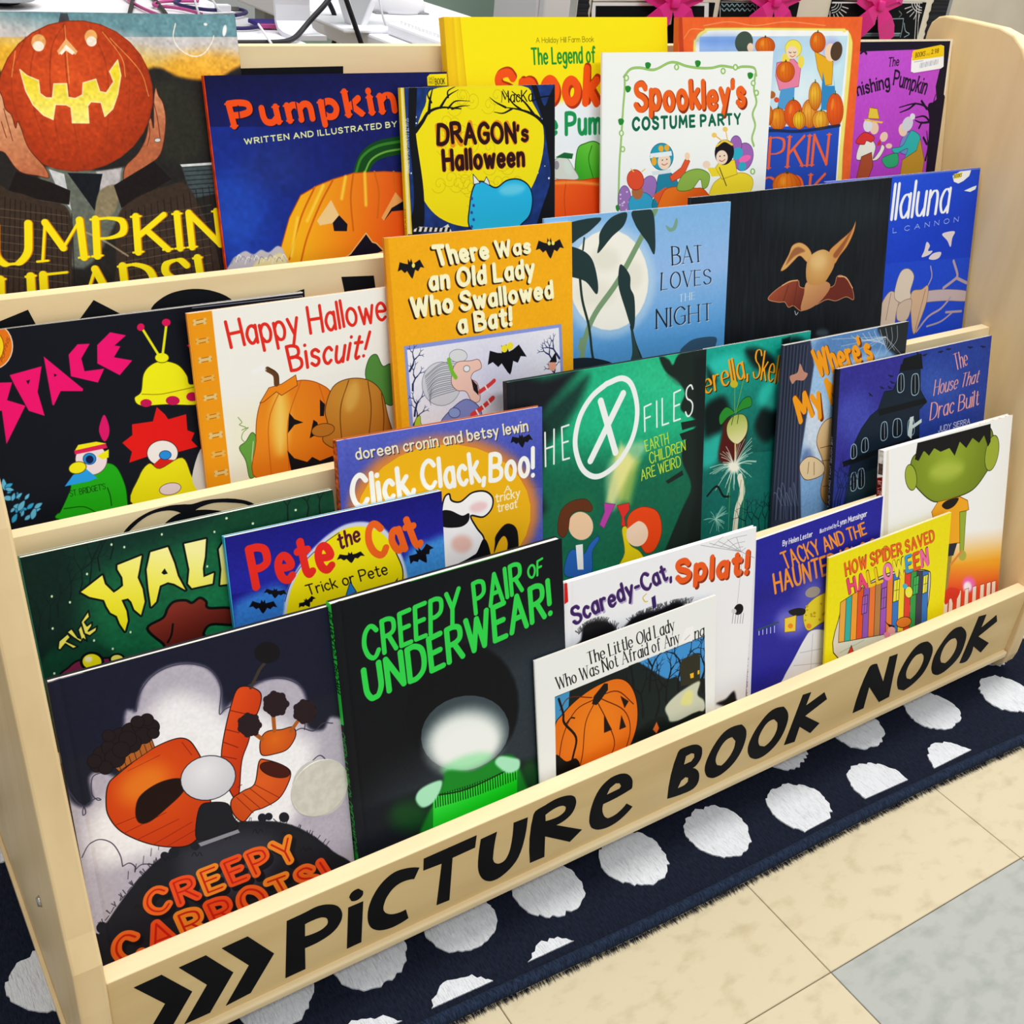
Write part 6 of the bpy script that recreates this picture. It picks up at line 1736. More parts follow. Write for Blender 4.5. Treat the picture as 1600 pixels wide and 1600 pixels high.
ART['carrots'] = """
P|22243a|-21,-46 1039,-36 1042,365 -15,287|b=47.0
S|b4aebc|-16,360 2,442 37,486 71,474 74,382 118,373 178,408 219,198 243,181 259,187 298,101 369,62 446,66 521,109 557,196 545,295 596,260 685,224 759,221 831,257 868,336 862,455 924,490 967,450 1065,568 1058,974 1035,1961 -155,1305 -75,665|b=24.1 oc=50485c ow=0.0
S|faf8fc|261,363 316,206 410,174 515,246 576,331 674,325 832,486 875,584 743,845 521,783 263,757 65,726 47,561 146,473|b=111.9
M|0.035|8|1
C|4a4658|3.8|259,191 272,142 322,84 391,62 468,75 531,120 557,196 540,293 563,283 597,278|
C|4a4658|4.1|602,236 686,214 783,229 853,283 872,350 850,465|
C|4a4658|3.6|-15,351 18,448 41,488 42,513 33,515 41,488 82,468 98,479 86,475 73,444 84,386 117,378|
C|4a4658|3.7|4,673 31,638 69,628 108,659 128,716 130,765|
C|4a4658|3.8|130,765 153,761 170,782 167,805|
C|4a4658|3.9|168,797 195,785 234,801|
C|4a4658|4.2|788,471 836,455 885,483 926,464 965,477|
C|4a4658|4.3|859,612 900,594 929,632|
S|26272f|-78,1092 -25,1035 40,970 132,876 234,799 356,756 478,737 598,767 719,821 816,904 913,1033 1010,1198 999,1672|b=7.8
S|50505c|325,811 449,780 617,822 684,907 589,1069 349,989|b=103.4 a=0.6
E|262832|277,785 15,7 -2,18|
E|262832|310,783 18,8 -3,21|
E|262832|648,773 17,7 -2,19|
E|262832|673,777 15,6 -2,16|
E|262832|732,804 20,8 -2,22|
E|262832|27,978 19,9 -3,23|
E|262832|50,1006 21,10 -4,26|
E|262832|-5,1018 25,12 -5,31|
E|262832|153,889 13,6 -2,15|
E|262832|387,788 16,7 -2,18|
L|262832|3.1|140,823 146,793|a=0.6
L|262832|3.1|169,803 176,774|a=0.6
L|262832|3.1|199,784 206,754|a=0.6
L|262832|3.1|229,764 236,735|a=0.6
L|262832|3.2|259,750 265,720|a=0.6
L|262832|3.2|289,735 295,706|a=0.6
L|262832|3.2|318,723 324,693|a=0.6
L|262832|3.2|347,716 353,686|a=0.6
L|262832|3.2|376,709 383,679|a=0.6
L|262832|3.2|405,707 411,677|a=0.6
L|262832|3.2|434,708 440,678|a=0.6
L|262832|3.3|462,711 468,681|a=0.6
L|262832|3.3|490,720 496,690|a=0.6
L|262832|3.3|518,731 524,701|a=0.6
L|262832|3.3|546,745 552,715|a=0.6
L|262832|3.4|573,765 579,734|a=0.6
L|262832|3.4|601,787 607,756|a=0.6
L|262832|3.4|628,815 634,784|a=0.6
L|262832|3.4|655,844 661,812|a=0.6
L|262832|3.5|682,878 688,846|a=0.6
L|262832|3.5|709,915 715,883|a=0.6
L|262832|3.5|737,956 743,923|a=0.6
L|262832|3.6|764,999 770,967|a=0.6
L|262832|3.6|791,1044 797,1011|a=0.6
L|262832|3.6|819,1092 825,1059|a=0.6
L|262832|3.7|851,1106 857,1072|a=0.6
C|16171e|2.9|257,795 268,784 275,803 286,791 293,808|a=0.7
C|16171e|3.0|371,825 382,813 389,833 400,821 407,838|a=0.7
C|16171e|3.1|483,800 494,788 501,808 513,796 520,813|a=0.7
C|16171e|3.1|604,823 616,810 623,831 635,818 643,836|a=0.7
C|16171e|3.2|713,879 725,867 733,887 745,875 754,893|a=0.7
C|16171e|3.3|782,978 794,965 803,987 815,974 824,993|a=0.7
C|16171e|2.9|198,893 209,881 215,900 226,889 233,906|a=0.7
C|16171e|2.9|144,951 155,939 161,959 172,947 179,964|a=0.7
C|16171e|3.4|854,1074 866,1061 875,1083 887,1070 896,1090|a=0.7
F|1c1d26|3.3|2,999,257,795,23,21,30|a=.7
F|1c1d26|3.7|695,809,913,1033,15,23,24|a=.7
F|1c1d26|3.5|380,757,598,769,7,17,16|a=.7
S|e2601e|114,486 131,429 167,404 273,354 365,338 413,353 440,401 461,488 465,650 437,720 378,773 309,760 224,708 146,628 113,550|oc=2a1410 ow=3.8 r=b83a12,276,497,419,823
L|9c3010|3.1|128,595 241,587|
L|9c3010|3.1|155,637 305,613|
L|9c3010|3.1|194,680 346,656|
L|9c3010|3.2|244,722 389,687|
L|9c3010|3.2|292,748 428,717|
L|9c3010|3.0|200,404 314,382|
L|9c3010|3.1|396,360 423,421|
E|f08a2c|245,472 81,-21 20,66|b=93.6 a=0.7
S|2a1614|202,572 224,516 288,488 356,491 392,520 370,559 312,595 246,627 209,617|b=4.8
P|b06a30|157,370 294,303 301,346 171,395|oc=2a1410 ow=2.3
L|4a2a18|2.3|175,367 179,398|
L|4a2a18|2.3|194,358 198,390|
L|4a2a18|2.3|212,350 216,382|
L|4a2a18|2.3|231,342 235,373|
L|4a2a18|2.3|250,333 254,365|
L|4a2a18|2.3|268,325 273,357|
L|4a2a18|2.3|287,316 292,348|
E|2c2024|104,351 21,8 -3,22|oc=191216 ow=2.2
E|2c2024|127,314 30,11 -5,32|oc=191216 ow=2.2
E|2c2024|162,297 33,12 -5,35|oc=191216 ow=2.3
E|2c2024|198,270 33,12 -5,35|oc=191216 ow=2.3
E|2c2024|232,257 29,10 -4,30|oc=191216 ow=2.3
E|2c2024|266,248 29,10 -4,30|oc=191216 ow=2.3
E|2c2024|299,265 29,10 -4,30|oc=191216 ow=2.3
E|2c2024|271,290 29,10 -4,30|oc=191216 ow=2.3
E|2c2024|225,304 34,12 -5,35|oc=191216 ow=2.3
E|2c2024|166,341 33,12 -5,35|oc=191216 ow=2.3
E|2c2024|130,365 23,9 -4,25|oc=191216 ow=2.3
E|2c2024|304,292 20,7 -3,20|oc=191216 ow=2.3
E|2c2024|99,329 23,8 -4,25|oc=191216 ow=2.2
E|2c2024|290,234 22,7 -3,23|oc=191216 ow=2.3
E|2c2024|158,251 21,7 -3,22|oc=191216 ow=2.2
E|2c2024|258,231 22,7 -3,22|oc=191216 ow=2.3
E|2c2024|217,284 29,10 -4,30|oc=191216 ow=2.3
E|2c2024|191,317 29,10 -4,30|oc=191216 ow=2.3
S|dc5420|613,222 642,216 679,237 700,268 689,317 658,372 631,442 598,511 573,638 556,658 525,551 527,459 553,363 588,270|oc=2a1410 ow=3.7 g=b83c14,545,386,683,461
L|7a2410|3.0|580,294 637,328|
L|7a2410|3.0|557,364 602,393|
L|7a2410|3.0|542,411 591,450|
L|7a2410|3.0|531,465 580,494|
L|7a2410|3.0|572,610 587,605|
L|4a4038|12.3|665,230 706,168 728,149|
E|1e1a22|741,112 48,14 -5,42|
S|e07024|686,435 712,423 761,434 806,439 813,479 777,522 726,525 677,513 672,471|oc=2a1410 ow=3.6 r=b0481c,732,465,822,593
L|a8642c|15.3|734,430 736,367|
L|a8642c|15.6|797,452 829,420|
L|a8642c|15.2|684,448 658,415|
E|33242a|750,324 44,14 -5,47|oc=1c1418 ow=2.5
E|33242a|788,336 15,5 -2,15|
E|33242a|770,362 14,5 -2,15|
E|33242a|738,359 14,5 -2,15|
E|33242a|715,329 14,5 -2,15|
E|33242a|719,296 14,5 -2,15|
E|33242a|747,283 14,5 -2,15|
E|33242a|777,301 14,5 -2,15|
E|33242a|860,392 43,14 -5,46|oc=1c1418 ow=2.6
E|33242a|896,404 14,5 -1,15|
E|33242a|880,430 14,5 -1,15|
E|33242a|848,426 14,5 -2,15|
E|33242a|826,398 14,5 -2,15|
E|33242a|830,365 14,5 -2,15|
E|33242a|856,353 14,5 -1,15|
E|33242a|886,371 14,5 -1,15|
E|33242a|643,375 40,14 -5,44|oc=1c1418 ow=2.5
E|33242a|677,387 13,5 -2,14|
E|33242a|661,411 13,5 -2,14|
E|33242a|631,408 13,5 -2,14|
E|33242a|611,380 13,5 -2,14|
E|33242a|615,349 13,4 -2,14|
E|33242a|640,337 13,4 -2,14|
E|33242a|668,354 13,4 -2,14|
S|e2682a|662,535 687,536 746,579 777,621 762,668 720,717 657,732 617,732 574,760 540,707 542,653 589,633 635,620|oc=2a1410 ow=3.9 r=b84818,665,618,743,845
E|502018|719,591 55,38 -10,26|oc=2a1410 ow=2.6
C|8a3010|2.9|635,623 721,712|
C|8a3010|2.9|614,631 688,732|
C|8a3010|2.8|587,643 647,733|
C|8a3010|2.8|562,650 616,738|
E|f0eef4|470,533 99,9 8,92|oc=2a2830 ow=3.4 r=b4b4c0,460,500,548,683
S|26272f|423,639 467,634 526,663 539,720 552,773 496,789 420,774 395,745|oc=14141a ow=2.5
P|8f8f98|400,782 551,784 557,800 408,799|
T|1a1a22|0.36|CREEPY|207,1025 783,1025 197,931 751,924|tr=3.6
T|f0702a|0.34|CREEPY|196,1003 769,1002 186,909 737,901|tr=3.6 cc=f0702a,ee5a28,f08a30,ec5a26,ee6a2a,f08a30
T|c42a18|0.07|CREEPY|196,1003 769,1002 186,909 737,901|tr=3.6
T|1a1a22|0.36|CARROTS!|78,1183 914,1198 63,1068 869,1087|tr=3.6
T|f0702a|0.34|CARROTS!|68,1161 899,1173 53,1046 855,1062|tr=3.6 cc=f0702a,ee5a28,f08a30,ec5a26,ee6a2a,f08a30
T|c42a18|0.07|CARROTS!|68,1161 899,1173 53,1046 855,1062|tr=3.6
E|c6c4bc|887,733 107,62 -32,112|
"""
ART['under'] = """
S|3a444c|2,1026 131,823 362,742 503,400 743,364 1055,460 1037,999 888,1322 386,1196|b=353.3 a=0.9
P|1a1e28|-85,846 238,866 1038,952 1019,1512 -55,1058|b=47.0 a=0.85
E|14171c|507,591 241,136 -79,252|b=22.8
M|0.05|8|1
T|3ad055|0.22|CREEPY|114,253 505,216 109,129 518,82|tr=2.2 j=0.2
T|3ad055|0.22|PAIR|586,202 802,166 580,78 796,48|tr=2.2 j=0.2
T|3ad055|0.22|OF|837,127 896,123 831,79 902,59|tr=2.2 j=0.2
T|3ad055|0.22|UNDERWEAR!|103,417 931,308 100,290 925,161|tr=2.2 j=0.2
T|58e878|0.05|UNDERWEAR!|103,417 931,308 100,290 925,161|tr=2.2 j=0.0 a=0.0
E|48545a|508,699 198,10 41,174|oc=101416 ow=3.5
E|eef6f2|503,732 166,9 31,134|b=104.2
E|f6faf8|507,757 132,7 21,92|b=58.1
E|7ae890|502,831 115,7 9,37|b=46.8 a=0.6
S|1f8a30|379,894 413,834 529,879 684,864 748,950 790,1279 272,1146|b=23.9
P|3fdc4a|340,916 494,946 680,935 737,933 720,1249 317,1196|g=12c81e,526,923,576,1094
L|0c3c14|4.6|348,919 347,975|
L|0c3c14|4.6|360,921 358,976|
L|0c3c14|4.6|371,922 369,978|
L|0c3c14|4.6|382,923 381,979|
L|0c3c14|4.7|393,925 392,980|
L|0c3c14|4.7|405,926 404,982|
L|0c3c14|4.7|416,928 415,983|
L|0c3c14|4.7|428,929 427,985|
L|0c3c14|4.7|439,930 438,986|
L|0c3c14|4.7|451,931 450,987|
L|0c3c14|4.7|462,932 461,988|
L|0c3c14|4.7|474,933 473,989|
L|0c3c14|4.7|485,934 485,991|
L|0c3c14|4.7|497,935 496,992|
L|0c3c14|4.8|509,936 508,992|
L|0c3c14|4.8|521,937 520,993|
L|0c3c14|4.8|532,937 532,994|
L|0c3c14|4.8|544,938 544,995|
L|0c3c14|4.8|556,938 555,995|
L|0c3c14|4.8|568,939 567,996|
L|0c3c14|4.8|580,939 579,996|
L|0c3c14|4.8|592,939 591,996|
L|0c3c14|4.8|604,940 603,997|
L|0c3c14|4.8|616,939 616,997|
L|0c3c14|4.9|628,940 628,997|
L|0c3c14|4.9|640,940 640,997|
L|0c3c14|4.9|652,940 652,997|
L|0c3c14|4.9|665,940 664,997|
L|0c3c14|4.9|677,939 677,997|
L|0c3c14|4.9|689,939 689,997|
L|0c3c14|4.9|701,939 701,997|
L|0c3c14|4.9|714,939 714,997|
L|0c3c14|4.9|726,938 726,996|
C|0c3c14|7.2|340,919 494,949 679,938 736,936|
E|1a6a28|230,964 83,35 -6,68|b=84.9 a=0.6
E|1a6a28|804,1002 51,20 -3,67|b=62.7 a=0.6
S|a8ecc0|263,905 280,871 330,859 382,866 372,909 334,949 288,950|b=14.3
S|a8ecc0|633,875 659,861 714,888 750,914 742,953 691,952 644,903|b=15.2
"""
ART['splat'] = """
P|d02020|-6,-2 12,-2 18,79 0,85|
T|b0a8c8|0.22|Scaredy-Cat,|52,183 534,118 34,113 510,48|tr=2.0 j=0.7
T|4a2a6a|0.22|Scaredy-Cat,|48,179 530,114 30,109 506,43|tr=2.0 j=0.7
T|8a3a14|0.29|Splat!|575,145 965,211 568,59 965,117|tr=2.2 j=0.5
T|ee6428|0.29|Splat!|568,138 957,203 561,51 957,109|tr=2.2 j=0.5
S|17171c|80,259 92,208 147,199 211,220 257,270 278,347 55,294|b=17.8
S|17171c|321,246 373,232 474,238 576,231 631,290 655,400 309,299|b=18.9
S|17171c|825,793 878,786 923,762 941,800 945,850|b=21.4
F|17171c|2.6|67,234,276,289,49,26,120|a=.7
F|17171c|2.7|321,251,647,257,15,27,150|a=.7
C|d8b84a|4.9|404,151 387,163 398,183 411,186|
P|3a2a6a|431,175 451,169 460,222 440,228|
L|8a8c92|1.9|918,94 686,9|
L|8a8c92|2.0|918,94 735,12|
L|8a8c92|2.0|918,94 785,16|
L|8a8c92|2.0|918,94 836,19|
L|8a8c92|2.0|918,94 887,23|
L|8a8c92|2.0|918,94 943,82|
L|8a8c92|2.0|918,94 1001,143|
C|9a9ca2|2.0|880,79 898,72 928,73|
C|9a9ca2|2.0|843,64 878,49 937,52|
C|9a9ca2|2.0|798,45 854,21 946,25|
C|9a9ca2|1.9|754,28 831,-5 959,-1|
L|a0a2a8|2.0|927,108 914,339|
E|15151a|924,363 25,16 -13,21|
E|d0d0d4|897,364 15,4 1,12|
L|6a6a70|2.4|894,373 890,420|
L|6a6a70|2.4|910,377 906,425|
L|6a6a70|2.4|925,381 921,429|
L|6a6a70|2.4|941,386 937,433|
L|6a6a70|2.4|956,390 952,438|
"""
ART['little'] = """
P|1c2626|92,193 932,178 947,698 79,712|
P|4a90d0|550,183 932,181 935,394 586,307|b=10.4
P|4a90c0|91,196 168,193 158,279 90,314|
S|1a2a2a|496,184 550,190 698,314 774,340 782,504 659,589 509,533|b=10.3
Y|12181c|13.8|565,458,275,-0.10,81,4|
Y|12181c|14.0|640,485,279,0.15,82,4|
Y|12181c|14.1|716,480,282,-0.10,83,4|
Y|12181c|14.1|774,404,282,0.15,84,4|
Y|12181c|14.6|901,547,292,-0.10,85,4|
Y|12181c|14.6|924,456,291,0.15,86,4|
Y|12181c|13.4|512,313,268,-0.10,87,4|
Y|12181c|13.7|604,345,273,0.15,88,4|
P|3a3a2c|781,278 797,252 890,250 906,275 907,411 789,383|
P|f2b428|844,341 867,342 867,368 848,365|
P|f2b428|891,340 903,341 903,361 891,360|
S|c8ccb4|697,457 766,417 868,397 907,404 892,461 933,508 933,558 853,563 736,546 712,511|b=14.4
S|e0dc90|790,474 813,424 860,434 853,497|b=21.5
S|16201e|509,533 659,492 736,553 933,565 948,767 469,745|b=10.7
P|e07030|621,543 644,512 659,550 643,571|b=7.0
S|ee8420|79,570 82,342 131,284 216,240 320,216 424,221 495,276 533,383 524,507 453,608 289,656 115,664|oc=2a1408 ow=5.2 r=cc5c12,297,391,542,841
C|6a2c0c|4.8|301,276 197,293 126,389 94,530|
C|6a2c0c|4.9|300,288 246,372 224,519 185,629|
C|6a2c0c|5.0|314,299 367,417 400,539 326,638|
C|6a2c0c|5.0|335,288 457,387 491,494 453,608|
C|6a2c0c|5.0|318,270 423,282 511,375|
C|6a2c0c|4.7|284,264 166,222 115,264|
P|241c18|283,294 294,261 351,220 371,227 371,257 328,294 307,308|
P|1e1612|347,372 387,456 345,455|oc=5a240a ow=2.7
P|1e1612|442,407 466,472 430,471|oc=5a240a ow=2.7
P|1e1612|440,312 483,352 461,376|oc=5a240a ow=2.7
C|1a1412|10.8|111,209 131,284 135,331 193,420 176,500 146,582|
S|16120f|83,464 138,516 189,521 205,574 117,617 78,585|
C|1a1412|6.4|142,340 169,320 189,327|
P|eef1ee|-30,241 92,190 932,175 1048,172 1042,-81 -45,-80|
P|eef1ee|932,152 1027,166 1038,698 947,664|
P|eef1ee|-56,115 91,196 79,712 -84,643|
P|f8f9f8|785,166 819,108 865,110 858,183|
L|9a9a9a|3.5|812,162 842,147|
T|1c1c1e|0.14|The Little Old Lady|272,104 751,96 263,48 743,36|st=ns tr=1.5
T|1c1c1e|0.14|Who Was Not Afraid of Any|109,164 781,165 99,107 773,106|st=ns tr=1.4
T|1c1c1e|0.12|ng|874,178 928,177 873,122 927,120|st=ns tr=1.4
"""
ART['tacky'] = """
P|2c2c98|-28,-28 1053,-6 1111,506 33,339|g=23226e,501,184,527,526
S|3c3aa8|36,412 564,349 1045,409 1100,904 53,787|b=178.7 a=0.5
M|0.05|9|1
P|dfe0ea|-28,-28 26,-20 23,967 -35,946|
T|f2f2f6|0.18|By Helen Lester|220,83 440,88 220,55 441,59|st=s tr=2
T|f2f2f6|0.18|Illustrated by|499,86 628,83 499,64 628,61|st=s tr=1.8
T|f2f2f6|0.18|Lynn Munsinger|638,82 871,83 638,52 871,52|st=s tr=2
T|f29236|0.17|TACKY AND THE|251,216 881,189 203,117 853,119|tr=2.4 j=0.3
T|f29236|0.18|HAUNTED IGLOO|182,333 995,349 157,222 961,240|tr=2.6 j=0.3
E|8a8ad8|304,540 111,35 5,84|b=103.7 a=0.7
E|7a7ac8|501,518 158,48 15,196|b=177.0 a=0.6
S|e8e8ee|269,863 343,773 417,682 475,643 590,680 703,775 731,1107 254,935|oc=8a8aa0 ow=3.6
C|b0b0c0|3.6|392,750 652,798|
C|b0b0c0|3.6|346,812 660,896|
C|b0b0c0|3.6|487,666 486,939|
S|e0c83a|403,544 433,478 521,449 604,466 635,598 535,624 444,633|oc=7a6a1c ow=3.6
E|9a9088|469,414 57,1 16,33|
E|b89a20|428,485 11,3 1,7|
E|b89a20|431,508 9,3 0,5|
E|b89a20|541,505 9,3 1,7|
E|b89a20|491,544 11,3 1,9|
E|b89a20|466,543 10,3 0,6|
E|b89a20|420,565 8,2 0,6|
E|b89a20|573,569 9,3 1,8|
E|b89a20|423,536 8,3 0,5|
E|b89a20|535,597 8,2 1,8|
E|b89a20|469,555 11,3 0,6|
E|b89a20|563,574 11,3 1,9|
E|b89a20|492,564 12,4 0,5|
S|1c1c24|285,470 354,473 415,499 407,527 327,509|
P|f0c84a|258,503 347,512 348,606 263,586|oc=8a6a1c ow=3.5
E|e88a28|306,562 20,6 1,15|
E|e08a38|452,609 21,7 1,16|
C|3a5a50|8.4|59,506 134,508 211,510|
L|c8d0f0|5.0|69,517 70,539|
L|c8d0f0|5.0|97,518 98,545|
L|c8d0f0|5.1|126,520 127,550|
L|c8d0f0|5.1|154,522 156,556|
L|c8d0f0|5.1|183,523 185,561|
"""
ART['spider'] = """
M|0.015|12|1
E|e8a020|447,68 21,6 1,15|oc=6a3a10 ow=2.7
S|d8cdb8|112,611 101,346 138,302 285,236 492,221 712,264 828,304 854,343 856,460 838,613 829,852|oc=3a2a14 ow=5.5
P|e8a24a|102,278 147,269 148,518 101,509|oc=3a2a14 ow=3.5
P|3aa8a0|147,269 192,260 195,528 148,518|oc=3a2a14 ow=3.5
P|f0983a|192,260 238,252 243,537 195,528|oc=3a2a14 ow=3.5
P|e0582a|238,252 285,245 291,546 243,537|oc=3a2a14 ow=3.5
P|8a5ab0|285,245 332,240 340,555 291,546|oc=3a2a14 ow=3.6
P|ea7a3a|332,240 379,236 389,565 340,555|oc=3a2a14 ow=3.6
P|b08050|379,236 427,234 439,575 389,565|oc=3a2a14 ow=3.6
P|9a5ab8|427,234 475,235 489,584 439,575|oc=3a2a14 ow=3.6
P|ea8040|475,235 524,238 540,594 489,584|oc=3a2a14 ow=3.7
P|3f7ac0|524,238 574,243 591,604 540,594|oc=3a2a14 ow=3.7
P|f2d030|574,243 624,251 642,614 591,604|oc=3a2a14 ow=3.7
P|e04a3a|624,251 676,262 695,624 642,614|oc=3a2a14 ow=3.7
P|3f9a50|676,262 728,276 747,634 695,624|oc=3a2a14 ow=3.8
P|4a4a5a|728,276 780,291 800,644 747,634|oc=3a2a14 ow=3.8
P|3f7ac0|780,291 833,306 854,655 800,644|oc=3a2a14 ow=3.8
P|9a62b8|279,297 320,298 318,402 277,400|oc=2a2014 ow=3.6
L|3a3014|2.7|300,295 297,399|
L|3a3014|2.7|283,346 319,350|
P|9a62b8|435,298 477,299 477,420 435,418|oc=2a2014 ow=3.6
L|3a3014|2.7|456,297 456,417|
L|3a3014|2.7|440,356 477,359|
P|f0e040|534,278 583,281 584,410 535,407|oc=2a2014 ow=3.7
L|3a3014|2.8|561,278 562,408|
L|3a3014|2.8|540,340 583,345|
P|f2e850|790,325 830,324 830,433 791,433|oc=2a2014 ow=3.8
L|3a3014|2.9|813,323 813,432|
L|3a3014|2.9|796,377 830,379|
P|4ab060|705,308 750,309 750,417 705,416|oc=2a2014 ow=3.8
L|3a3014|2.8|727,307 727,414|
L|3a3014|2.8|711,359 750,363|
E|f0e850|669,386 34,10 3,36|oc=4a4010 ow=3.3
E|4ab0d0|632,340 22,7 2,16|
C|e0443a|23.5|650,419 679,485 672,530|
P|d0d4c0|112,520 580,603 842,646 853,860 108,625|
L|a0a898|3.6|115,574 309,562|
E|e08030|642,560 65,8 15,35|oc=3a2010 ow=3.8
P|1c1a20|473,499 545,580 565,559 508,529|
E|e8a0a0|539,578 34,11 2,24|
E|e08aa0|503,594 28,9 2,20|
P|d8402a|169,623 206,559 242,639|oc=3a1408 ow=3.6
T|6a3a10|0.27|HOW SPIDER SAVED|137,135 865,135 123,63 847,70|tr=2.2 j=0.3
T|ee6a2c|0.20|HOW SPIDER SAVED|137,135 865,135 123,63 847,70|tr=2.2 j=0.3
T|5a4010|0.30|HALLOWEEN|174,243 823,265 149,163 802,167|tr=2.2 j=0.3
T|ee4a7a|0.23|HALLOWEEN|174,243 823,265 149,163 802,167|tr=2.2 j=0.3 cc=e8507a,e8507a,f0c020,f0c020,f080b0,f0e040,4a98d0,e86030,f070a0
"""
ART['monster'] = """
P|f5f6f4|48,447 1178,574 1025,1135 5,843|g=f0a030,627,553,595,740 b=8.7
P|f0a030|62,636 1216,836 1025,1135 5,843|g=e8502c,647,735,610,888 b=26.5
E|f070b0|738,879 56,15 5,46|b=36.2
E|fff0f8|728,891 34,9 3,30|b=22.6
P|d8c8b0|21,5 39,5 63,451 24,442|a=0.6
S|94a638|205,95 249,59 375,58 674,42 808,33 856,117 853,219 807,279 709,345 554,356 402,342 275,251 211,171|oc=3a4410 ow=5.8 r=5c6a18,479,111,946,520
E|9aa840|211,175 43,6 16,69|oc=3a4410 ow=4.0
E|9aa840|848,177 55,17 -15,92|oc=3a4410 ow=4.3
P|17181a|233,88 245,7 468,10 817,15 829,112 810,135 770,67 733,100 676,63 630,107 574,63 541,130 495,81 427,87 375,58 339,90 297,55 262,101|
E|b8c860|487,196 128,4 23,50|b=74.6 a=0.6
P|f0a428|387,393 432,349 606,360 673,395 689,448 627,455 634,618 476,593|oc=8a5a10 ow=4.3
S|241a14|465,377 504,358 596,365 569,400 509,407|
P|98a840|615,445 668,450 671,670 641,676|oc=4a5414 ow=3.5
P|2c3240|487,596 613,613 588,677 504,670|
P|98884a|514,666 577,675 556,873 524,864|
E|a8a850|664,696 33,8 3,30|
L|d8884a|17.6|651,672 572,723|
P|f8ead0|536,886 568,887 573,1035 535,1024|oc=8a2a1c ow=2.7
P|f8ead0|578,887 610,888 616,1048 578,1037|oc=8a2a1c ow=2.7
P|f8ead0|643,893 675,895 683,1067 644,1056|oc=8a2a1c ow=2.7
P|f8ead0|708,900 740,901 750,1086 711,1075|oc=8a2a1c ow=2.7
P|f8ead0|773,903 806,904 818,1106 779,1095|oc=8a2a1c ow=2.8
P|f8ead0|839,910 873,911 888,1126 847,1114|oc=8a2a1c ow=2.8
P|f8ead0|895,914 929,915 946,1143 905,1131|oc=8a2a1c ow=2.8
P|f8ead0|941,918 974,920 993,1157 952,1145|oc=8a2a1c ow=2.8
S|d8442c|526,883 575,853 664,892 647,935 618,963 592,920 553,945|
"""
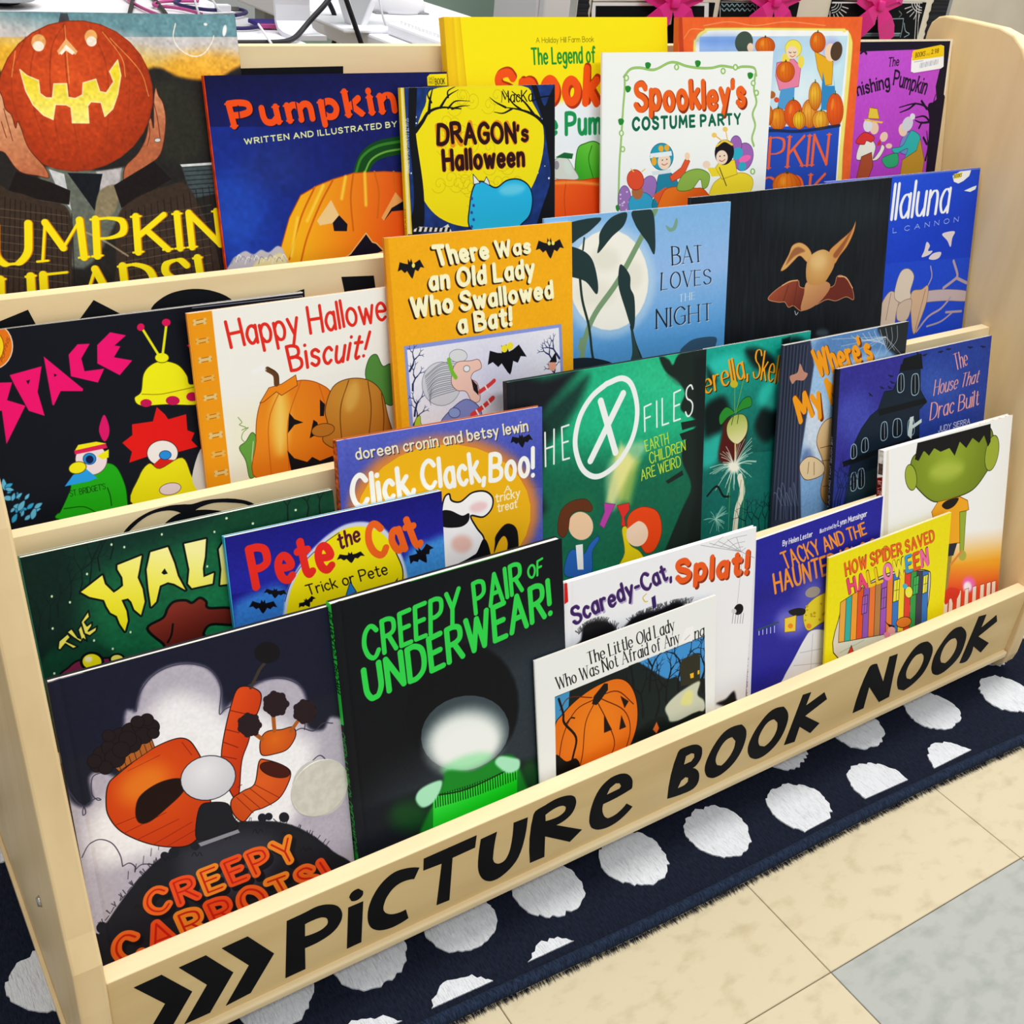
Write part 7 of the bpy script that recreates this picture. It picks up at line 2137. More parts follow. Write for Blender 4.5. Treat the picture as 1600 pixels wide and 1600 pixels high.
BOOKS = {
  'heads': {'o': (0.0053, 0.2775, 0.5446), 'r': (0.2360, -0.0004, -0.0007), 's': (0.2500, 0.2361, 0.0040), 'hard': 0, 'tone': 'dark_field', 'base': '2a2a2c', 'back': '2a2a2c',
    'label': 'tall book with a big orange jack-o-lantern held up between two hands, top left corner', 'group': 'picture books in the top pocket', 'cover': 'printed front cover'},
  'jack': {'o': (0.2213, 0.2706, 0.5444), 'r': (0.2310, -0.0002, 0.0001), 's': (0.2219, 0.1929, 0.0050), 'hard': 0, 'tone': 'navy_lantern', 'base': '1a2058', 'back': 'd8501c',
    'label': 'dark blue book with red-orange title above a sagging yellow-orange pumpkin', 'group': 'picture books in the top pocket', 'cover': 'printed front cover', 'spine': ('d24a1a', """M|0.2|20|1"""), 'stickers': [('price_sticker', [(908, 18), (920, 8), (996, 9), (994, 52), (908, 51)])]},
  'dragon': {'o': (0.3893, 0.2645, 0.5445), 'r': (0.1970, -0.0033, -0.0003), 's': (0.1628, 0.1817, 0.0050), 'hard': 0, 'tone': 'yellow_moon', 'base': '24417c', 'back': 'e8c81c',
    'label': 'small book with a big yellow moon between bare black trees and a blue hump', 'group': 'picture books in the top pocket', 'cover': 'printed front cover', 'spine': ('e6c41c', """T|5a5010|0.16|DRAGONS Halloween|560,20 900,20 560,7 900,7|tr=2""")},
  'legend': {'o': (0.4500, 0.2694, 0.5444), 'r': (0.2659, 0.0031, 0.0097), 's': (0.2599, 0.2386, 0.0090), 'hard': 1, 'tone': 'plain_yellow', 'base': 'f4dc16', 'back': 'e9bb1c',
    'label': 'bright yellow hardcover with green title, standing up tallest behind the white vine-bordered book', 'group': 'picture books in the top pocket', 'cover': 'printed front cover', 'spine': ('e4b218', """T|9a7410|0.14|The Legend of Spookley the Square Pumpkin|180,30 900,30 180,10 900,10|st=s tr=2""")},
  'costume': {'o': (0.6111, 0.2655, 0.5444), 'r': (0.2027, -0.0124, 0.0044), 's': (0.2263, 0.2087, 0.0030), 'hard': 0, 'tone': 'vine_border', 'base': 'f4f8f6', 'back': 'f0f2f0',
    'label': 'white book with a green vine border, orange title and children in party costumes', 'group': 'picture books in the top pocket', 'cover': 'printed front cover'},
  'pbook': {'o': (0.7139, 0.2705, 0.5444), 'r': (0.2047, 0.0025, 0.0121), 's': (0.2726, 0.2399, 0.0080), 'hard': 1, 'tone': 'orange_border', 'base': 'ee6a34', 'back': 'd85a2c',
    'label': 'orange-bordered hardcover with children carrying pumpkins above a blue panel', 'group': 'picture books in the top pocket', 'cover': 'printed front cover'},
  'vanish': {'o': (0.9468, 0.2868, 0.5444), 'r': (0.1734, 0.0011, 0.0039), 's': (0.2153, 0.2169, 0.0030), 'hard': 0, 'tone': 'magenta', 'base': 'f0dfbe', 'back': 'f0dfbe',
    'label': 'magenta book with black ragged border and a yellow and white price sticker', 'group': 'picture books in the top pocket', 'cover': 'printed front cover', 'stickers': [('price_sticker', [(658, 99), (666, 60), (899, 29), (929, 36), (948, 143), (927, 153), (695, 172), (666, 165)])]},
  'space': {'o': (0.0102, 0.1986, 0.3947), 'r': (0.2386, 0.0001, 0.0001), 's': (0.2620, 0.1845, 0.0040), 'hard': 0, 'tone': 'black_pink', 'base': '161b26', 'back': '161b26',
    'label': 'black book with jagged pink title and a bright yellow saucer, far left', 'group': 'picture books in the second pocket from the top', 'cover': 'printed front cover'},
  'biscuit': {'o': (0.1687, 0.1954, 0.3947), 'r': (0.1760, 0.0111, 0.0008), 's': (0.2117, 0.1820, 0.0040), 'hard': 0, 'tone': 'cream_red', 'base': 'f8f8ee', 'back': 'f0a030',
    'label': 'cream book with red handwritten title and an orange strip of bones down its left edge', 'group': 'picture books in the second pocket from the top', 'cover': 'printed front cover'},
  'oldbat': {'o': (0.3401, 0.1795, 0.3965), 'r': (0.2382, -0.0041, -0.0094), 's': (0.1962, 0.2263, 0.0040), 'hard': 0, 'tone': 'plain_orange', 'base': 'f4a81c', 'back': 'dc8e14',
    'label': 'orange book with cream four-line title and two little black bats', 'group': 'picture books in the second pocket from the top', 'cover': 'printed front cover'},
  'lovesnight': {'o': (0.5093, 0.1884, 0.3959), 'r': (0.2133, -0.0019, -0.0051), 's': (0.2356, 0.2272, 0.0035), 'hard': 0, 'tone': 'pale_moon', 'base': '84aee0', 'back': '84aee0',
    'label': 'sky blue book with a pale full moon behind dark leaves and slim dark lettering', 'group': 'picture books in the second pocket from the top', 'cover': 'printed front cover'},
  'darkbat': {'o': (0.6988, 0.1917, 0.3947), 'r': (0.2286, 0.0021, 0.0035), 's': (0.3119, 0.2331, 0.0050), 'hard': 0, 'tone': 'black_bat', 'base': '1b2128', 'back': '1b2128',
    'label': 'wide black untitled book with one tan bat in its middle', 'group': 'picture books in the second pocket from the top', 'cover': 'printed front cover'},
  'luna': {'o': (0.9026, 0.1997, 0.3952), 'r': (0.2206, -0.0006, -0.0017), 's': (0.2806, 0.2336, 0.0030), 'hard': 0, 'tone': 'royal_blue', 'base': '2351c8', 'back': '2351c8',
    'label': 'royal blue book with white title, pale birds and a branch, against the right end panel', 'group': 'picture books in the second pocket from the top', 'cover': 'printed front cover', 'stickers': [('sticker_scrap', [(806, 24), (856, 8), (933, 7), (924, 31), (886, 50), (852, 59), (819, 49)])]},
  'wiener': {'o': (0.0098, 0.1023, 0.2441), 'r': (0.2695, -0.0186, 0.0025), 's': (0.2471, 0.1974, 0.0060), 'hard': 0, 'tone': 'dark_green', 'base': '123a30', 'back': '1a6a58',
    'label': 'dark green book with dripping yellow capitals, against the left end panel', 'group': 'picture books in the third pocket from the top', 'cover': 'printed front cover'},
  'pete': {'o': (0.1548, 0.0949, 0.2466), 'r': (0.2446, -0.0150, -0.0133), 's': (0.1972, 0.1801, 0.0055), 'hard': 0, 'tone': 'blue_bats', 'base': '241d84', 'back': '30a8d8',
    'label': 'dark blue book with red and orange title across a yellow moon and small black bats', 'group': 'picture books in the third pocket from the top', 'cover': 'printed front cover'},
  'click': {'o': (0.2571, 0.1023, 0.2485), 'r': (0.2338, -0.0177, -0.0221), 's': (0.2050, 0.2342, 0.0080), 'hard': 1, 'tone': 'periwinkle', 'base': '5560b4', 'back': 'b0582a',
    'label': 'periwinkle hardcover with white title over a golden-orange moon and an orange spine', 'group': 'picture books in the third pocket from the top', 'cover': 'printed front cover', 'spine': ('a8582c', """M|0.5|8|1""")},
  'xfiles': {'o': (0.4360, 0.1103, 0.2470), 'r': (0.2413, -0.0112, -0.0124), 's': (0.2421, 0.2532, 0.0075), 'hard': 1, 'tone': 'green_circle', 'base': '1c8a68', 'back': '16181c',
    'label': 'dark green hardcover with a big white circled letter X and two children with torches', 'group': 'picture books in the third pocket from the top', 'cover': 'printed front cover'},
  'cinder': {'o': (0.6013, 0.1208, 0.2465), 'r': (0.2388, -0.0079, -0.0102), 's': (0.2433, 0.2459, 0.0030), 'hard': 0, 'tone': 'teal', 'base': '126e66', 'back': '0c2a28',
    'label': 'teal book with curly orange lettering, tucked behind the green circled-X book', 'group': 'picture books in the third pocket from the top', 'cover': 'printed front cover'},
  'mummy': {'o': (0.7928, 0.1136, 0.2446), 'r': (0.2102, -0.0003, -0.0029), 's': (0.2073, 0.2394, 0.0040), 'hard': 0, 'tone': 'bark_blue', 'base': '8fb0d8', 'back': '2a3244',
    'label': 'pale blue book with orange lettering beside a dark tree trunk and cobwebs', 'group': 'picture books in the third pocket from the top', 'cover': 'printed front cover'},
  'drac': {'o': (0.8754, 0.0991, 0.2441), 'r': (0.2492, -0.0087, 0.0026), 's': (0.2811, 0.2058, 0.0040), 'hard': 0, 'tone': 'haunted_house', 'base': '33418c', 'back': '161a30',
    'label': 'deep blue book with a dark haunted house and thin peach lettering', 'group': 'picture books in the third pocket from the top', 'cover': 'printed front cover', 'spine': ('14182a', """T|c8c8d8|0.14|THE HOUSE THAT DRAC BUILT|380,15 800,15 380,4 800,4|tr=2""")},
  'carrots': {'o': (0.0040, 0.0292, 0.1030), 'r': (0.2478, -0.0101, -0.0077), 's': (0.2215, 0.2686, 0.0085), 'hard': 1, 'tone': 'carrot_hill', 'base': '262838', 'back': '1c1d28',
    'label': 'grey hardcover with orange carrots above a dark hill and a round silver seal', 'group': 'picture books in the front pocket', 'cover': 'printed front cover', 'seal': (887, 733, 0.0266)},
  'under': {'o': (0.2274, 0.0200, 0.1013), 'r': (0.2486, -0.0038, 0.0044), 's': (0.2325, 0.2744, 0.0100), 'hard': 1, 'tone': 'black_green', 'base': '16191f', 'back': '14161c',
    'label': 'black hardcover with bright green brushed capitals and a green-tipped spine', 'group': 'picture books in the front pocket', 'cover': 'printed front cover', 'spine': ('14161c', """P|3ad055|0,-5 420,-5 400,60 0,60|
T|0e1c10|0.16|REYNOLDS / BROWN|30,34 300,34 30,8 300,8|tr=2
T|2fb045|0.16|CREEPY PAIR OF UNDERWEAR!|440,34 880,34 440,8 880,8|tr=2
P|1f9a38|880,-5 1000,-5 1000,60 880,60|""")},
  'splat': {'o': (0.4615, 0.0317, 0.1032), 'r': (0.2144, -0.0060, -0.0077), 's': (0.2507, 0.2232, 0.0060), 'hard': 1, 'tone': 'white_purple', 'base': 'f2f3f8', 'back': 'f0f0f4',
    'label': 'white hardcover with purple and orange title and a hanging black spider', 'group': 'picture books in the front pocket', 'cover': 'printed front cover'},
  'little': {'o': (0.4210, 0.0170, 0.1133), 'r': (0.2498, 0.0155, 0.0007), 's': (0.2333, 0.1531, 0.0026), 'hard': 0, 'tone': 'white_serif', 'base': 'eef1ee', 'back': 'eef1ee',
    'label': 'low white book with black serif title above a night picture of a big pumpkin', 'group': 'picture books in the front pocket', 'cover': 'printed front cover'},
  'tacky': {'o': (0.7140, 0.0277, 0.1013), 'r': (0.2322, 0.0135, 0.0100), 's': (0.2139, 0.2071, 0.0040), 'hard': 0, 'tone': 'indigo', 'base': '29288c', 'back': 'dfe0ea',
    'label': 'indigo blue book with orange capitals, a yellow lantern and a white gown', 'group': 'picture books in the front pocket', 'cover': 'printed front cover', 'spine': ('e4e4ee', """E|c04a2a|40,10 16,0 0,8|
T|6a6a78|0.16|Lester - Munsinger|100,16 300,16 100,4 300,4|tr=2
T|a8687a|0.2|TACKY AND THE HAUNTED IGLOO|420,16 960,16 420,4 960,4|tr=2""")},
  'spider': {'o': (0.8291, 0.0174, 0.1013), 'r': (0.2505, 0.0079, 0.0133), 's': (0.2213, 0.1631, 0.0030), 'hard': 0, 'tone': 'yellow_doors', 'base': 'f0de14', 'back': 'f0de14',
    'label': 'small yellow book with many-coloured doors under an arch', 'group': 'picture books in the front pocket', 'cover': 'printed front cover'},
  'monster': {'o': (0.9291, 0.0270, 0.1013), 'r': (0.2697, -0.0133, 0.0064), 's': (0.2429, 0.2626, 0.0080), 'hard': 1, 'tone': 'white_sunset', 'base': 'f5f6f4', 'back': 'f0f0ec',
    'label': 'white hardcover with a green block head in an orange shirt and a sunset below', 'group': 'picture books in the front pocket', 'cover': 'printed front cover', 'spine': ('8c1c18', """P|e6e0d4|-5,-5 130,-5 110,60 -5,60|
P|5a4a40|60,5 110,5 110,30 60,30|
T|f0d8d0|0.18|R/SANTAT|140,24 340,24 140,8 340,8|tr=2
P|16161a|450,-5 560,-5 590,60 470,60|
M|0.4|12|1""")},
}

def frame_of(b):
    lean, yaw, roll = b['r']
    u = Vector((math.cos(yaw), math.sin(yaw), 0)); hdir = Vector((-math.sin(yaw), math.cos(yaw), 0))
    v = hdir * math.sin(lean) + Vector((0, 0, math.cos(lean)))
    U = u * math.cos(roll) + v * math.sin(roll); V = -u * math.sin(roll) + v * math.cos(roll)
    return U, -U.cross(V), V          # right, depth into the rack, up

def print_image(name, arr):
    h, w_ = arr.shape[:2]
    im = bpy.data.images.new(name, w_, h)
    px = np.ones((h, w_, 4), np.float32); px[..., :3] = np.clip(arr[::-1] - .035 * np.sin(2 * np.pi * arr[::-1]), 0, 1)      # printing contrast
    im.pixels.foreach_set(px.ravel()); im.update(); im.pack()
    return im

def print_material(name, arr, rough=.45):
    m = material(name, 'ffffff', rough, .1)
    nt = m.node_tree; t = nt.nodes.new('ShaderNodeTexImage'); t.image = print_image(name, arr); t.interpolation = 'Cubic'
    nt.links.new(t.outputs['Color'], nt.nodes['Principled BSDF'].inputs['Base Color'])
    return m

def uv_map(o, fn):
    me = o.data; uv = me.uv_layers.new(name='print')
    for l in me.loops:
        uv.data[l.index].uv = fn(me.vertices[l.vertex_index].co)

def slab(name, xs, y_of, z0, z1, t, mat, parent, zs=None, edge=None):
    """a thin board with its front at y_of(x, z) and thickness t"""
    zs = zs or [z0, z1]
    nx, nz = len(xs), len(zs); V = []
    for d in (0, t):
        for z in zs:
            for x in xs:
                V.append((x, y_of(x, z) + d, z))
    N = nx * nz; F = []
    for j in range(nz - 1):
        for i in range(nx - 1):
            a = j * nx + i
            F.append((a, a + 1, a + nx + 1, a + nx)); F.append((N + a, N + a + nx, N + a + nx + 1, N + a + 1))
    ring = [i for i in range(nx)] + [j * nx + nx - 1 for j in range(1, nz)] + [(nz - 1) * nx + i for i in range(nx - 2, -1, -1)] + [j * nx for j in range(nz - 2, 0, -1)]
    nf = len(F)
    for a, b in zip(ring, ring[1:] + ring[:1]): F.append((a, a + N, b + N, b))
    o = mesh_obj(name, V, F, mat, parent)
    if edge:                    # the cut edge of a paper cover shows its white core
        o.data.materials.append(edge)
        for p in o.data.polygons:
            if p.index >= nf: p.material_index = 1
    return o

SEAL = material('foil_seal', 'dedcd2', .4, .4, .1)
add_variation(SEAL, 'd2d0c6', (1, 1, 1), 120, .4, .6, .25, 3, .0006)

def make_book(key, b):
    w_, h, t = b['s']; hard = b['hard']
    art = Painter(900 if w_ > .2 else 760, h / w_, b['base']).run(ART[key])
    pm = print_material('cover_print_' + b['tone'], art)
    bk = thing('picture_book', b['label'], 'book', group=b['group'])
    U, Dp, V = frame_of(b)
    base = Vector(b['o']) + U * (w_ / 2)
    bk.matrix_world = Matrix(((U.x, Dp.x, V.x, base.x), (U.y, Dp.y, V.y, base.y), (U.z, Dp.z, V.z, base.z), (0, 0, 0, 1)))
    hw = w_ / 2
    ct = .0017 if hard else .0007
    back = material('back_cover_' + b['tone'], b['back'], .4, .35)
    if hard:
        xs = [-hw, -hw + .0035, -hw + .0065, -hw + .0085, -hw + .011, hw]
        yf = lambda x, z: {2: .0006, 3: .0011, 4: .0005}.get(min(range(6), key=lambda i: abs(xs[i] - x)), 0)
    else:
        xs = [-hw, -hw + .0012, -hw + .004, hw]
        yf = lambda x, z: .0009 if x < -hw + .0005 else (.0002 if x < -hw + .002 else 0)
    fc = slab('front_cover', xs, yf, 0, h, ct, pm, bk, edge=None if hard else paper)
    uv_map(fc, lambda c: ((c.x + hw) / w_, c.z / h))
    fc['label'] = b['cover']
    slab('back_cover', [-hw, hw], lambda x, z: t - ct, 0, h, ct, back, bk, edge=None if hard else paper)
    sm = back
    if b.get('spine'):
        sb, code = b['spine']
        sm = print_material('spine_print_' + b['tone'], Painter(700, max(t / h, .02), sb).run(code))
    sp = slab('spine', [-hw - .0003, -hw + .0005], lambda x, z: .0006, 0, h, t - .0008, sm, bk)
    if b.get('spine'):
        uv_map(sp, lambda c: (1 - c.z / h, 1 - max(0, min(1, (t - c.y) / t))))
    ins = .001 if hard else .0002
    nl = 5
    pg = bmesh.new()
    t0, t1 = ct, t - ct
    for i in range(nl):         # gathered leaves, slightly uneven at the top
        dz = (.0006 * math.sin(i * 2.3 + t * 900)) if not hard else 0
        add_box(pg, -hw + .0006, hw - ins, t0 + (t1 - t0) * i / nl + .00005, t0 + (t1 - t0) * (i + 1) / nl - .00005, ins, h - ins - abs(dz))
    bm_obj('page_block', pg, paper, bk)
    for nm, poly in b.get('stickers', ()):
        P2 = [((x / 1000 - .5) * w_, h - y / 1000 * w_) for x, y in poly]
        o = plate(nm, [P2], lambda u, v: Vector((u, 0, v)), (0, -.0003, 0), pm, bk)
        uv_map(o, lambda c: ((c.x + hw) / w_, c.z / h))
        o['label'] = 'price sticker on the cover' if nm == 'price_sticker' else 'torn paper sticker on the cover'
    if b.get('seal'):
        x, y, r = b['seal']
        bm = bmesh.new()
        for rr, d in ((r, .0006), (r * .93, .0002), (r * .8, .0003)):
            bmesh.ops.create_cone(bm, cap_ends=True, segments=48, radius1=rr, radius2=rr * .985, depth=d + .0003)
        bmesh.ops.rotate(bm, verts=bm.verts, matrix=Matrix.Rotation(math.pi / 2, 3, 'X'))
        o = bm_obj('award_seal', bm, SEAL, bk); o.location = ((x / 1000 - .5) * w_, -.0004, h - y / 1000 * w_)
        o['label'] = 'round silver embossed seal'
    return bk

for key, b in BOOKS.items():
    make_book(key, b)


# ---------------------------------------------------------------- behind the rack: desks, computer gear, chart
desk_top = material('desk_laminate', 'e6e5ea', .45, .4)
desk_leg = material('desk_leg_grey', '8f9296', .5, .4)
def desk(label, x0, x1, y0, y1):
    t = thing('desk', label, 'desk', ((x0 + x1) / 2, (y0 + y1) / 2, 0), 'white classroom desks behind the rack')
    hx, hy = (x1 - x0) / 2, (y1 - y0) / 2
    box('desk_top', -hx, hx, -hy, hy, .675, .70, desk_top, t, .003)
    for sx in (-1, 1):
        for sy in (-1, 1):
            box('leg', sx * (hx - .04) - .02, sx * (hx - .04) + .02, sy * (hy - .04) - .02, sy * (hy - .04) + .02, 0, .675, desk_leg, t, .003)
    return t
desk('white desk top with tangled cables behind the left of the rack', -.75, 0.4588, .50, 1.12)
desk('white desk top carrying a keyboard behind the middle of the rack', .565, 0.7977, .50, 1.12)
def partition(label, x0, x1, y, hexc, cat='partition'):
    t = thing('partition_panel', label, cat, ((x0 + x1) / 2, y, 0))
    m = material('partition_' + hexc, hexc, .8, .15); add_variation(m, hexc, (1, 1, 1), 90, .3, .7, .15)
    hx = (x1 - x0) / 2
    box('panel', -hx, hx, -.015, .015, .03, 1.25, m, t, .004)
    for sx in (-1, 1): box('foot', sx * (hx - .06) - .02, sx * (hx - .06) + .02, -.12, .12, 0, .03, desk_leg, t, .004)
partition('pale grey office partition behind the left desk', 0.5622, 0.7403, 1.34, 'b4bbbc')
partition('green-grey office partition behind the keyboard desk', 0.7521, 1.2627, 1.34, '889e94')
t = thing('storage_cabinet', 'white storage cabinet left of the chalkboard chart', 'cabinet', (1.0491 + .08, 1.2, 0))
cab_m = material('cabinet_white', 'd6d4d8', .5, .35)
box('carcass', -.08, .14, -.16, -.03, .04, 1.3, cab_m, t, .003)
box('door', -.078, .138, -.178, -.161, .05, 1.29, cab_m, t, .003)
box('plinth', -.07, .13, -.14, -.04, 0, .04, desk_leg, t)

# a computer on the left desk: foot plate, bent neck, display above
t = thing('desktop_computer', 'silver desktop computer whose bent stand foot rests on the left desk', 'computer', (0.4384, 0.6669, .70))
ft_w = .052
def ribbon(name, prof, x0, x1, th, mat, parent):
    n = len(prof); up = []
    for i, (y, z) in enumerate(prof):
        a = Vector(prof[max(i - 1, 0)]); b_ = Vector(prof[min(i + 1, n - 1)]); d = (b_ - a).normalized()
        up.append((y - d.y * th, z + d.x * th))
    V = []
    for x in (x0, x1):
        V += [(x, y, z) for y, z in prof] + [(x, y, z) for y, z in up]
    F = []
    for i in range(n - 1):
        F += [(i, i + 1, n + i + 1, n + i), (2 * n + i, 3 * n + i, 3 * n + i + 1, 2 * n + i + 1), (i, 2 * n + i, 2 * n + i + 1, i + 1), (n + i, n + i + 1, 3 * n + i + 1, 3 * n + i)]
    F += [(0, n, 3 * n, 2 * n), (n - 1, 3 * n - 1, 4 * n - 1, 2 * n - 1)]
    bm = bmesh.new(); vs = [bm.verts.new(v) for v in V]
    for f in F: bm.faces.new([vs[i] for i in f])
    return bm_obj(name, bm, mat, parent, False)
ribbon('stand', [(-.014, 0), (.012, 0), (.026, .003), (.034, .012), (.037, .03), (.041, .14), (.044, .22)], .008, .050, .005, silver, t)
bm = bmesh.new(); add_box(bm, -.22, .28, .055, .08, .10, .44, .006); bm_obj('display', bm, silver, t)
bm = bmesh.new(); add_box(bm, -.21, .27, .0795, .0815, .15, .43); bm_obj('screen', bm, black_rubber, t)
# a second stand, narrow at the foot with pale edges
t = thing('monitor_stand', 'narrow grey monitor stand with white edges, left of the keyboard', 'stand', (0.5677, .73, .70))
SB = [(0.5468, .30), (0.5885, .30), (0.5885, 0.0337), (0.5737, 0), (0.5590, 0), (0.5468, 0.0337)]
SB = [(x - 0.5677, z) for x, z in SB]
extrude_poly('web', [(x, 0, z) for x, z in SB], (0, .012, 0), material('stand_grey', 'b6babd', .45, .4), t, .001)
for a, b_ in ((3, 2), (4, 5)):
    (xa, za), (xb, zb) = SB[a], SB[b_]; s = -1 if a == 3 else 1
    extrude_poly('edge', [(xa + s * .006, -.004, za), (xa - s * .001, -.004, za), (xb - s * .001, -.004, zb), (xb + s * .006, -.004, zb)], (0, .02, 0), white_plastic, t, .0008)
box('foot', -.035, .035, -.03, .09, 0, .005, white_plastic, t, .002)

kx, ky0, ky1 = 0.5867, .55, 0.6939
t = thing('keyboard', 'white computer keyboard lying on the desk behind the rack', 'keyboard', (kx + .07, (ky0 + ky1) / 2, .70))
hy = (ky1 - ky0) / 2
box('case', -.07, .07, -hy, hy, .0, .014, white_plastic, t, .003)
bm = bmesh.new()
for i in range(6):
    for j in range(14):
        x = -.06 + i * .0205; y = -hy + .012 + j * (2 * hy - .024) / 14
        add_box(bm, x, x + .0175, y, y + (2 * hy - .024) / 14 - .003, .0135, .018)
o = bm_obj('keys', bm, grey_plastic, t); o['kind'] = 'stuff'
t = thing('computer_mouse', 'white rounded mouse beyond the keyboard', 'mouse', (0.6925, 0.8709, .70))
bm = bmesh.new(); bmesh.ops.create_uvsphere(bm, u_segments=24, v_segments=14, radius=1)
bmesh.ops.scale(bm, verts=bm.verts, vec=(.045, .03, .026))
for v in bm.verts: v.co.z = max(v.co.z, -.006)
bmesh.ops.translate(bm, verts=bm.verts, vec=(0, 0, .0065)); bm_obj('shell', bm, white_plastic, t, True)
box('base', -.04, .04, -.025, .025, 0, .002, desk_leg, t)

pink_m = material('pink_cable', 'b84a86', .5, .3); navy_m = material('navy_cable', '2a2058', .5, .3); pale_m = material('pale_cable', 'd4d6da', .5, .3)
CABLES = [
 ('black cable running along the left desk and rising behind the computer stand', black_rubber, .0030, [(0.3205, 0.6195, 0.7035), (0.3618, 0.6195, 0.7035), (0.4046, 0.6196, 0.7035), (0.4321, 0.6233, 0.7035), (0.4599, 0.6600, 0.7079), (0.4777, 0.6650, 0.7239), (0.4973, 0.6700, 0.7374), (0.5083, 0.6800, 0.7468)]),
 ('black cable hanging in a curve between the two computer stands', black_rubber, .0030, [(0.5559, 0.8000, 0.7266), (0.5666, 0.8000, 0.7121), (0.5730, 0.8000, 0.6965), (0.5724, 0.8000, 0.6815), (0.5672, 0.8000, 0.6685)]),
 ('black cable along the left edge of the narrow monitor stand', black_rubber, .0030, [(0.5326, 0.7000, 0.7431), (0.5387, 0.7000, 0.7282), (0.5475, 0.7000, 0.7087), (0.5566, 0.7000, 0.6875)]),
 ('short black cable crossing the left desk, nearer the left', black_rubber, .0026, [(0.3633, 0.9448, 0.7035), (0.3451, 0.8922, 0.7035), (0.3282, 0.8429, 0.7035), (0.3087, 0.7878, 0.7035)]),
 ('short black cable crossing the left desk beside the pink loop', black_rubber, .0026, [(0.3861, 0.9480, 0.7035), (0.3726, 0.8857, 0.7035), (0.3650, 0.8466, 0.7035), (0.3507, 0.7822, 0.7035)]),
 ('pink cable curling at the far left of the desk', pink_m, .0019, [(0.3475, 0.9425, 0.7035), (0.3420, 0.8869, 0.7035), (0.3398, 0.8487, 0.7035), (0.3415, 0.8124, 0.7035), (0.3446, 0.7905, 0.7035)]),
 ('pink cable looped in the middle of the left desk', pink_m, .0019, [(0.4296, 0.8991, 0.7040), (0.3974, 0.9001, 0.7040), (0.3732, 0.8873, 0.7040), (0.3600, 0.8664, 0.7040), (0.3615, 0.8523, 0.7040), (0.3840, 0.8500, 0.7040), (0.3939, 0.8229, 0.7040), (0.3974, 0.8003, 0.7040)]),
 ('navy cable looping over the left desk', navy_m, .0021, [(0.4322, 0.9061, 0.7045), (0.3997, 0.9020, 0.7045), (0.3891, 0.8760, 0.7045), (0.3968, 0.8527, 0.7045), (0.4061, 0.8347, 0.7045), (0.4253, 0.8224, 0.7045), (0.4583, 0.8446, 0.7045), (0.4632, 0.8259, 0.7045), (0.4578, 0.8066, 0.7045), (0.4355, 0.7910, 0.7045)]),
 ('navy cable lying near the right edge of the left desk', navy_m, .0021, [(0.4007, 0.7091, 0.7035), (0.4090, 0.7053, 0.7035), (0.4214, 0.7099, 0.7035), (0.4343, 0.7188, 0.7035)]),
 ('thin pale cable standing left of the white plug', pale_m, .0013, [(0.4236, 0.8974, 0.7100), (0.3999, 0.8256, 0.7100), (0.3798, 0.7600, 0.7100)]),
 ('thin pale cable leading into the white plug', pale_m, .0013, [(0.4477, 0.9112, 0.7100), (0.4304, 0.8434, 0.7100), (0.4137, 0.7853, 0.7100)]),
 ('thin pale cable over the right corner of the left desk', pale_m, .0013, [(0.4297, 0.7075, 0.7080), (0.4151, 0.6581, 0.7080), (0.3950, 0.5899, 0.7080)]),
 ('thin white cable looping down beside the keyboard', pale_m, .0013, [(0.6255, 0.7900, 0.7286), (0.6245, 0.7800, 0.7130), (0.6093, 0.7400, 0.6991), (0.6024, 0.7000, 0.6904), (0.6051, 0.6700, 0.6941)])]
for lab, m, r, P_ in CABLES:
    tag(tube('cable', P_, r, m), lab, 'cable')
pl = thing('cable_plug', 'small white plug with metal tip lying on the left desk', 'plug', (0.4378, 0.8297, 0.7050))
box('plug_body', -.012, .006, -.005, .005, -.002, .006, white_plastic, pl, .0015)
box('plug_tip', .006, .016, -.004, .004, 0, .004, steel, pl)
wr = thing('cable_tie', 'purple fabric cable wrap near the right edge of the left desk', 'cable tie', (0.4547, 0.7410, 0.7035))
box('strap', -.018, .018, -.016, .016, -.0015, .003, material('purple_wrap', '3c2a86', .7, .2), wr, .001)
box('pink_end', -.018, .006, -.0225, -.0165, -.0015, .0025, pink_m, wr)
hs = thing('headphones', 'black padded headphone with grey rim at the far left of the desk', 'headphones', (0.1907, 0.8701, 0.7000))
bm = bmesh.new(); bmesh.ops.create_uvsphere(bm, u_segments=20, v_segments=10, radius=.032); bmesh.ops.scale(bm, verts=bm.verts, vec=(1, 1, .45))
o = bm_obj('cushion', bm, black_rubber, hs, True); o.location = (0, 0, .014)
ring = [(.035 * math.cos(a), .035 * math.sin(a), .012) for a in [k * math.pi / 12 for k in range(25)]]
tube('rim', ring, .005, material('rim_grey', '9aa0a0', .4, .4), hs)

# the chalkboard chart on its stand
cx0, cx1, cy = 0.7001, 1.3288, 0.4700
ch = thing('chalkboard_chart', 'cream chart board with black chalkboard cards on a stand behind the rack', 'chart', ((cx0 + cx1) / 2, cy, 0))
ox = (cx0 + cx1) / 2
box('backing', cx0 - ox, cx1 - ox, -.002, .004, .52, 1.12, material('chart_cream', 'ece4cf', .75, .2), ch)
post_m = material('stand_metal', 'a9aaa4', .4, .5, .5)
for x in (cx0 - ox + .01, cx1 - ox + .012): box('post', x - .008, x + .008, .005, .021, .012, 1.14, post_m, ch, .002)
for x in (cx0 - ox + .01, cx1 - ox + .012): box('foot', x - .012, x + .012, -.06, .024, 0, .012, post_m, ch, .003)
edge_m = material('scalloped_black', '17191d', .7, .2); add_variation(edge_m, '2a2c33', (1, 1, 60), 6, .4, .6, .5, 2)
